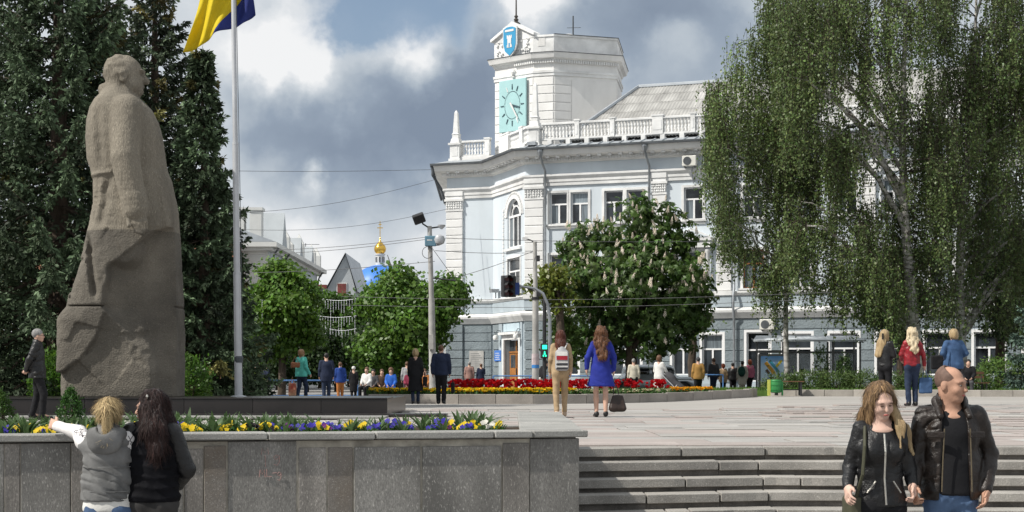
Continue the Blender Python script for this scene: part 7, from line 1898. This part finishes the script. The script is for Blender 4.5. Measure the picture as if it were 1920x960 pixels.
# ---- the two at the planter wall, seen from behind
bxx, byy = wx(203, 10.55), 10.55
PB = ((bxx, byy, -.9), 1.56 / 1.75, 0)
jb = dict(shL=(-.165, .0, 1.40), elL=to_local((wx(150, 10.8), 10.80, wz(812, 10.8)), PB), wrL=to_local((wx(108, 10.95), 10.96, wz(799, 10.95)), PB), elR=(.22, .10, 1.15), wrR=(.16, .30, 1.12), head=(0, .03, 1.61))
gl = Person('blonde girl in a grey hooded vest with patterned white sleeves leaning on the planter', bxx, byy, -.9, 0, 1.56, True, h=.0085, joints=jb, head=(6, -4, 0), stride=.06)
def floral():
    m = pm('floral_sleeve2', (.66, .64, .63), .85, .03, 20, .15, 40); nt = m.node_tree; b = nt.nodes['Principled BSDF']; N, L = nt.nodes.new, nt.links.new
    v = N('ShaderNodeTexVoronoi'); v.inputs['Scale'].default_value = 26; v.feature = 'DISTANCE_TO_EDGE'; nz = N('ShaderNodeTexNoise'); nz.inputs['Scale'].default_value = 11; tc = N('ShaderNodeTexCoord'); L(tc.outputs['Object'], v.inputs['Vector']); L(tc.outputs['Object'], nz.inputs['Vector'])
    a = N('ShaderNodeMath'); a.operation = 'LESS_THAN'; a.inputs[1].default_value = .07; L(v.outputs['Distance'], a.inputs[0]); c = N('ShaderNodeMath'); c.operation = 'GREATER_THAN'; c.inputs[1].default_value = .53; L(nz.outputs['Fac'], c.inputs[0]); d_ = N('ShaderNodeMath'); d_.operation = 'MULTIPLY'; L(a.outputs[0], d_.inputs[0]); L(c.outputs[0], d_.inputs[1])
    mx_ = N('ShaderNodeMix'); mx_.data_type = 'RGBA'; mx_.inputs[6].default_value = (.66, .64, .63, 1); mx_.inputs[7].default_value = (.06, .055, .065, 1); L(d_.outputs[0], mx_.inputs[0]); L(mx_.outputs[2], b.inputs['Base Color']); return m
gl.body((.35, .6), fwdL=(0, .3, 1), fwdR=(0, 0, 1)); gl.top(C_white, .905, .016, folds=.0, sleeves=False, name='blouse'); gl.top(C_grey, .985, .038, folds=.010, name='vest', slmat=floral(), sleeve_t=.014, hood=True, collar=.25, neck_r=.075, waist=-.005, seed=6)
gl.trousers(C_jeans, .004, folds=.007); gl.shoes(M_shoeb); gl.hair('pony', H_blond, .2, h=.008, seed=12, strands=2200, scol=(.40, .30, .16))
S = SDF((-.25, -.3, 1.25), (.25, .15, 1.6), .009); S.ell((0, -.115, 1.43), (.125, .07, .10), .03); S.ell((0, -.10, 1.47), (.09, .06, .08), .03); S.cone((-.1, -.05, 1.475), (.1, -.05, 1.475), .05, .05, .03); S.cone((0, -.22, 1.52), (0, -.07, 1.53), .03, .055, .03, mode='c'); S.disp(lambda X, Y, Z: .008 * vnoise(X * 10, Y * 10, Z * 12, 4)); link('hood', S.mesh('hood', C_grey, 1.56 / 1.75), gl.kids['vest'])
m = MB()
for z_ in (1.24, 1.06): m.tube([(.165 * math.cos(t), .125 * math.sin(t), z_ * 1.56 / 1.75) for t in np.linspace(R(190), R(350), 14)], .004, 4)
m.build('seam', C_grey, gl.kids['vest'])
dxx, dyy = wx(285, 10.6), 10.6
jd = dict(elL=(-.235, .06, 1.17), wrL=(-.12, .27, 1.06), elR=(.235, .05, 1.16), wrR=(.13, .26, 1.05), head=(-.02, .05, 1.605))
gd = Person('girl with long dark hair in a black puffer vest leaning beside the blonde girl', dxx, dyy, -.9, 0, 1.62, True, h=.0085, joints=jd, head=(78, -4, 0), stride=-.04)
gd.body((.6, .6)); gd.top(C_puffer, .94, .040, folds=.006, name='vest', slmat=L_black, sleeve_t=.024, quilt=.010, collar=.2, neck_r=.075, seed=9); gd.trousers(C_washed, .012, folds=.009); gd.shoes(); gd.hair('long', H_dark, .20, h=.008, seed=15, strands=2600, scol=(.018, .009, .008), extra=[((0, -.04, 1.58), (.04, -.12, 1.45), .08, .075, .03, (1.05, .7, 1)), ((.04, -.12, 1.45), (.07, -.165, 1.29), .07, .04, .03, (1.2, .5, 1)), ((.05, .0, 1.5), (.12, -.08, 1.33), .045, .025, .03)]); gd.face(look=1)
m = MB(); m.lathe([(.004, -.012), (.010, 0), (.004, .012)], 6, (-.02, -.055, 1.565)); m.build('hair_clip', M_zip, gd.kids['hair'])

# ---- man by the monument
d = 29.5
p = Person('grey haired man with glasses in a black leather coat beside the monument', wx(70, d), d, 0, -78, 1.66, h=.014, joints=dict(elR=(.24, -.12, 1.17), wrR=(.08, -.2, .97), elL=(-.24, -.12, 1.17), wrL=(-.06, -.21, .98)), head=(0, 0, 0), stride=.16, build=1.05)
p.body(); p.top(L_black, .80, .034, collar=.25, folds=.012, flare=.02, name='coat', neck_r=.074); p.trousers(C_black, .016); p.shoes(); p.hair('short', H_grey)
m = MB()
for sg in (-1, 1): m.tube([(sg * .03 + .018 * math.cos(t), .118, 1.545 + .014 * math.sin(t)) for t in np.linspace(0, 6.28, 10)], .0035, 4); m.tube([(sg * .048, .115, 1.548), (sg * .078, .01, 1.548)], .003, 4)
m.build('glasses', M_iron, p.kids['body'])

# ---- two women walking away over the square
d = 31.0
p = Person('woman in a beige trouser suit walking away with a small backpack', wx(1051, d), d, 0, 2, 1.68, True, h=.014, stride=.17, head=(0, 0, 0))
p.body(); p.top(C_tan, .86, .016, waist=.008, folds=.006, name='blazer', flare=.01); p.trousers(C_tan, .008, cuff=.12); p.shoes(M_shoeb); p.hair('long', H_auburn, .26, h=.012, strands=900, scol=(.10, .03, .018))
bp = thing('backpack', 'grey and white striped backpack with a red band worn by the woman in beige', 'backpack', (wx(1053, d), d - .20, 1.13))
S = SDF((-.2, -.15, -.3), (.2, .15, .3), .014); S.box((0, 0, -.03), (.13, .07, .20), .06, 0); S.ell((0, .0, .16), (.07, .05, .08), .04); link('bag_body', S.mesh('bag_body', C_lgrey), bp)
MB().box(-.105, .105, -.082, -.068, -.02, .055).build('red_band', pm('band_red', (.35, .015, .03), .7, .1, 5, .1, 20), bp); MB().box(-.105, .105, -.082, -.068, .06, .14).build('white_panel', C_white, bp)
for i in range(4): MB().box(-.11, .11, -.084, -.07, -.2 + i * .042, -.18 + i * .042).build('stripe', C_black if i % 2 == 0 else C_white, bp)
for sg in (-1, 1): MB().tube([(sg * .05, .05, .18), (sg * .1, .14, .3), (sg * .13, .24, .27)], .016, 6).build('strap', C_white, bp)
p = Person('woman in a royal blue coat with long wavy hair walking away', wx(1127, d), d, 0, 4, 1.74, True, h=.014, stride=-.06, head=(0, 0, 0), joints=dict(elR=(.25, -.02, 1.16), wrR=(.25, .03, .92), elL=(-.27, -.03, 1.17), wrL=(-.28, .0, .95)))
p.body(); p.top(C_blue, .60, .022, flare=.10, folds=.008, waist=.0, name='coat'); p.shoes(M_shoe); p.hair('curly', H_brown, .44, h=.012, strands=1500, scol=(.15, .065, .03))
bag('dark brown handbag carried by the woman in the blue coat', 'handbag', 'bag', (wx(1158, d), d, wz(752, d)), (.27, .10, .30), pm('bag_brown', (.035, .02, .015), .4, .2, 4, .2, 30, col2=(.012, .008, .007)), [[(-.08, 0, .13), (-.08, 0, .3), (-.11, 0, .44), (-.02, 0, .3), (.02, 0, .13)]], shape='taper')

# ---- couple in black by the flower bed
d = 45.0
p = Person('blonde woman in a long black coat walking beside a man in black', wx(779, d), d, 0, 6, 1.55, True, h=.02, stride=.12); p.body(); p.top(C_black, .42, .03, flare=.05, name='coat'); p.trousers(C_djean, .008); p.shoes(); p.hair('bob', H_blond)
p = Person('man in a dark blouson carrying a briefcase beside the woman in black', wx(827, d), d, 0, -3, 1.66, h=.02, stride=-.1, build=1.12); p.body(); p.top(C_navy, .86, .04, name='jacket', collar=.2); p.trousers(C_black, .02); p.shoes(); p.hair('short', H_brown)
bag('dark briefcase in the hand of the man in the blouson', 'briefcase', 'bag', (wx(849, d), d, wz(727, d)), (.10, .34, .30), C_black, [[(0, -.06, .14), (0, 0, .24), (0, .06, .14)]])
bag('black shoulder bag of the blonde woman in the long coat', 'shoulder_bag', 'bag', (wx(797, d), d - .03, wz(715, d)), (.12, .24, .26), C_black, [[(0, -.06, .12), (-.06, 0, .42), (0, .06, .12)]])

# ---- on the right of the square
d = 36.5
p = Person('woman with long blonde hair in a black leather jacket talking on a phone', wx(1659, d), d, G(1659, d), -42, 1.75, True, h=.016, joints=dict(elL=(-.22, .10, 1.2), wrL=(-.12, .14, 1.50), elR=(.21, .05, 1.16), wrR=(.05, .2, 1.12)), head=(-12, 0, 8)); p.body((.9, .6), fwdL=(0, 1, 0)); p.top(L_black, .92, .02, name='jacket'); p.trousers(C_black, .006); p.shoes(); p.hair('long', H_blond, .45, h=.013)
t = thing('mobile_phone', 'dark phone held to the ear of the woman in the black jacket', 'phone', (wx(1654, d) - .01, d - .11, G(1659, d) + 1.6), R(-42)); MB().box(-.008, .008, -.035, .035, -.07, .07).build('phone_case', M_iron, t, bevel=.004)
p = Person('woman with curly platinum hair in a red leather jacket and jeans', wx(1704, d), d - .3, G(1704, d), 6, 1.76, True, h=.016, joints=dict(elR=(.25, -.04, 1.16), wrR=(.29, .02, .93), elL=(-.23, .06, 1.17), wrL=(-.17, .2, 1.05)), stride=.03); p.body(); p.top(L_red, .90, .022, name='jacket', folds=.010); p.trousers(C_djean, .012); p.shoes(); p.hair('curly', H_white, .36, h=.014)
bag('blue denim tote bag in the hand of the woman in red', 'tote_bag', 'bag', (wx(1730, d), d - .25, G(1704, d) + .47), (.30, .10, .36), C_denim, [[(-.07, 0, .16), (-.03, 0, .42), (.07, 0, .16)]])
p = Person('short haired woman in a denim jacket standing behind the balding man', wx(1788, d + 1), d + 1, G(1788, d), 10, 1.76, True, h=.018, joints=dict(elR=(.30, -.03, 1.2), wrR=(.18, .15, 1.1), elL=(-.29, -.02, 1.2), wrL=(-.2, .14, 1.12)), build=1.2); p.body(); p.top(C_denim, .84, .03, name='jacket', collar=.2); p.trousers(C_black, .012); p.shoes(); p.hair('bob', H_blond)
bag('black shoulder bag on the back of the woman in denim', 'shoulder_bag', 'bag', (wx(1772, d), d + .7, G(1788, d) + 1.0), (.28, .10, .32), C_black, [[(-.05, 0, .14), (.12, .06, .5), (.06, 0, .14)]])
d = 56.0
p = Person('person in dark clothes sitting on the bench at the lawn edge', wx(1815, d), d - .03, G(1815, d) - .02, 165, 1.7, h=.022, sit=True, lean=.15); p.body(); p.top(C_black, .48, .035, name='jacket'); p.trousers(C_charc, .015, top=.62); p.shoes(); p.hair('short', H_black)

# ---- beyond the bed, right
ZS = -.15
def far(label, px, d, heading, H, top, hem, bottom, hair, hm, female=False, stride=.1, h=.029, t=.03, skirt=False, **k):
    tk = {q: k.pop(q) for q in ('flare', 'name', 'collar', 'hood') if q in k}
    p = Person(label, wx(px, d), d, k.pop('z', ZS), heading, H, female, h, stride=stride, **k); p.body((.5, .5)); p.top(top, hem, t, **tk); p.trousers(bottom, .016, top=.62 if k.get('sit') else 1.02); p.shoes(); p.hair(hair, hm, h=.02); return p
far('white haired old man in a beige jacket near the chestnut trunk', 1188, 66, 5, 1.66, C_cream, .86, C_black, 'short', H_grey)
far('woman in a long white coat pushing a pram', 1236, 60.5, -30, 1.72, C_white, .5, C_charc, 'bob', H_brown, True, flare=.04, name='coat', joints=dict(wrR=(.2, .35, 1.05), wrL=(-.2, .35, 1.05), elR=(.24, .1, 1.15), elL=(-.24, .1, 1.15)))
far('man in an ochre jacket and flat cap walking behind the flower bed', 1309, 64, 4, 1.70, C_ochre, .84, C_black, 'cap', C_charc)
far('man in a grey hooded top walking towards the bus shelter', 1338, 72, 20, 1.75, C_charc, .88, C_djean, 'short', H_brown)
far('woman with bright red hair in a brown blouse', 1356, 73, 8, 1.5, C_tan, .75, C_black, 'bob', H_red, True, name='blouse')
far('man in a black jacket next to the red haired woman', 1374, 73.5, -12, 1.55, L_black, .85, C_black, 'short', H_black, h=.028)
far('person in a cream coat with a green rucksack beside the shelter', 1392, 71.5, 10, 1.62, C_cream, .6, C_cream, 'short', H_black, name='coat')
S_ = thing('rucksack', 'dark green rucksack on the back of the person in cream', 'backpack', (wx(1391, 71.2), 71.26, 1.0)); S = SDF((-.25, -.2, -.35), (.25, .2, .35), .025); S.ell((0, 0, 0), (.17, .11, .24), 0); S.ell((0, -.08, -.08), (.12, .08, .11), .03); link('bag_body', S.mesh('bag_body', cloth('dark_green', (.015, .06, .045))), S_); MB().tube([(0, .03, .2), (.03, .02, .28), (-.03, .02, .28), (0, .03, .2)], .012, 5).build('loop', C_black, S_)
far('woman in a pink top with fair hair beside the cream coat', 1406, 72.5, 30, 1.68, C_pink, .9, C_black, 'bob', H_red, True, name='top')
far('seated woman in black waiting inside the bus shelter', 1503, 70.4, 80, 1.62, C_black, .5, C_black, 'hat', C_black, True, sit=True, z=-.13)
far('person in a black jacket bending over by the pedestrian light', 1012, 63.5, -60, 1.62, C_black, .88, C_white, 'short', H_black, lean=.45, stride=.2)
far('man in a checked red shirt walking by the hall corner', 880, 80, 5, 1.66, C_check, .84, C_charc, 'short', H_grey, name='shirt')
far('person in a navy jacket with hand raised to the face by the hall corner', 902, 80, 12, 1.56, C_navy, .84, C_black, 'short', H_brown, joints=dict(elR=(.22, .15, 1.2), wrR=(.1, .16, 1.5)))
# pram
d = 60.0
pr_ = thing('pram', 'dark folding pram pushed by the woman in white', 'pram', (wx(1268, d), d, ZS), R(-25))
for sg in (-1, 1):
    MB().tube([(-.55, sg * .2, 1.05), (-.1, sg * .2, .62), (.35, sg * .2, .14)], .016, 6).build('frame_tube', M_alu, pr_); MB().tube([(-.3, sg * .2, .14), (.1, sg * .2, .62)], .014, 6).build('frame_tube', M_alu, pr_)
S = SDF((-.6, -.3, .3), (.55, .3, 1.2), .025); S.box((-.02, 0, .70), (.36, .19, .09), .06, 0, Rl=roty(R(38))); S.ell((-.2, 0, .90), (.27, .2, .14), .05, Rl=roty(R(38))); link('seat_body', S.mesh('seat_body', C_charc), pr_)
for x in (-.32, .36):
    for sg in (-.24, .24): m = MB(); m.tube([(x + .11 * math.cos(t), sg, .115 + .11 * math.sin(t)) for t in np.linspace(0, 6.283, 13)], .018, 5); m.build('wheel', M_iron, pr_)
MB().box(.1, .3, -.16, .16, .2, .36).build('basket', C_red, pr_)

# ---- beyond the plinth, left
d = 53.0
p = Person('woman in a turquoise cardigan and jeans walking past the plinth', wx(565, d), d, 0, -40, 1.66, True, h=.02, stride=.2, build=1.22, joints=dict(elR=(.27, -.02, 1.15), wrR=(.27, .14, .92))); p.body(); p.top(C_teal, .82, .03, flare=.015, name='cardigan'); p.trousers(C_djean, .018); p.shoes(); p.hair('bob', hairm('fair', (.35, .2, .09), (.2, .1, .05)))
bag('brown leather handbag under the arm of the woman in turquoise', 'handbag', 'bag', (wx(556, d), d - .28, 1.16), (.30, .10, .18), pm('bag_tan', (.28, .10, .04), .5, .15, 4, .2, 30), [[(-.1, 0, .08), (0, .02, .3), (.1, 0, .08)]], rz=R(15))
bag('cream and red shopping bag carried low by the woman in turquoise', 'shopping_bag', 'bag', (wx(549, d), d - .1, .35), (.26, .12, .42), pm('bag_cream', (.55, .47, .28), .6, .1, 3, .1, 20, col2=(.4, .06, .04)), [[(-.06, 0, .2), (0, 0, .42), (.06, 0, .2)]])
far('man in a dark navy coat standing with his back turned by the blue barrier', 612, 58.5, 10, 1.78, C_navy, .72, C_djean, 'short', H_black, name='coat', build=1.1)
far('boy in a blue hooded jacket and rust orange trousers', 638, 59.5, 12, 1.46, cloth('hood_blue', (.02, .055, .24)), .84, C_orange, 'short', H_brown, hood=True)
far('woman in a white cap and long dark coat right of the boy', 663, 60.0, 6, 1.30, C_black, .5, C_black, 'hat', C_white, True, name='coat')
far('seated woman in a white blouse at the edge of the crowd', 688, 61.0, 160, 1.66, C_white, .48, C_black, 'short', H_brown, True, sit=True, z=-.12)
far('seated person in a dark jacket, second along the seated row', 700, 62.0, 170, 1.60, C_charc, .48, C_black, 'short', H_black, sit=True, z=-.15)
far('seated person in brown next to the woman in bright blue', 716, 62.0, 185, 1.60, cloth('brown', (.08, .05, .035)), .48, C_black, 'short', H_brown, sit=True, z=-.15)
far('seated woman in a bright blue anorak facing the square', 733, 60.0, 180, 1.66, C_bright, .48, C_bright, 'bob', H_brown, True, sit=True, z=-.15)
far('seated woman in maroon with fair hair beside the grey shirted man', 768, 60.5, 178, 1.62, C_red, .48, C_charc, 'bob', H_blond, True, sit=True, z=-.15)
far('man in a grey shirt standing behind the seated women', 763, 62.5, 10, 1.5, C_lgrey, .86, C_charc, 'short', H_brown, name='shirt')
far('seated person in a rust top far right of the seated row', 796, 62.0, 175, 1.62, C_orange, .48, C_black, 'short', H_brown, sit=True, z=-.15)
far('seated person in a lime green jacket left of the blue barrier', 480, 57.0, -60, 1.75, C_green, .48, C_black, 'short', H_brown, sit=True, z=.0)
far('seated person in dark clothes beside the lime green jacket', 466, 58.0, -40, 1.7, C_charc, .48, C_black, 'short', H_black, sit=True, z=-.1)
far('dark dressed person standing behind the lime green jacket', 497, 61.0, -30, 1.4, C_navy, .84, C_black, 'short', H_grey)
# stools and seats under those who sit, one each
M_st2 = pm('stool_plastic', (.10, .16, .12), .6, .1, 2, .05, 10)
for lab, px, d, z in (('white blouse', 688, 61.0, -.12), ('dark jacket', 700, 62.0, -.15), ('brown', 716, 62.0, -.15), ('bright blue anorak', 733, 60.0, -.15), ('maroon', 768, 60.5, -.15), ('rust top', 796, 62.0, -.15), ('lime green jacket', 480, 57.0, 0), ('dark clothes by the lime jacket', 466, 58.0, -.1)):
    t = thing('stool', 'low stool under the person in ' + lab, 'stool', (wx(px, d), d, gz(wx(px, d), d))); zz = .38 + z - gz(wx(px, d), d)
    MB().lathe([(.17, zz - .04), (.18, zz - .02), (.17, zz)], 12).build('seat', M_st2, t)
    for i in range(4): a = i * math.pi / 2 + .78; MB().tube([(.12 * math.cos(a), .12 * math.sin(a), zz - .04), (.17 * math.cos(a), .17 * math.sin(a), 0)], .016, 5).build('leg', M_iron, t)
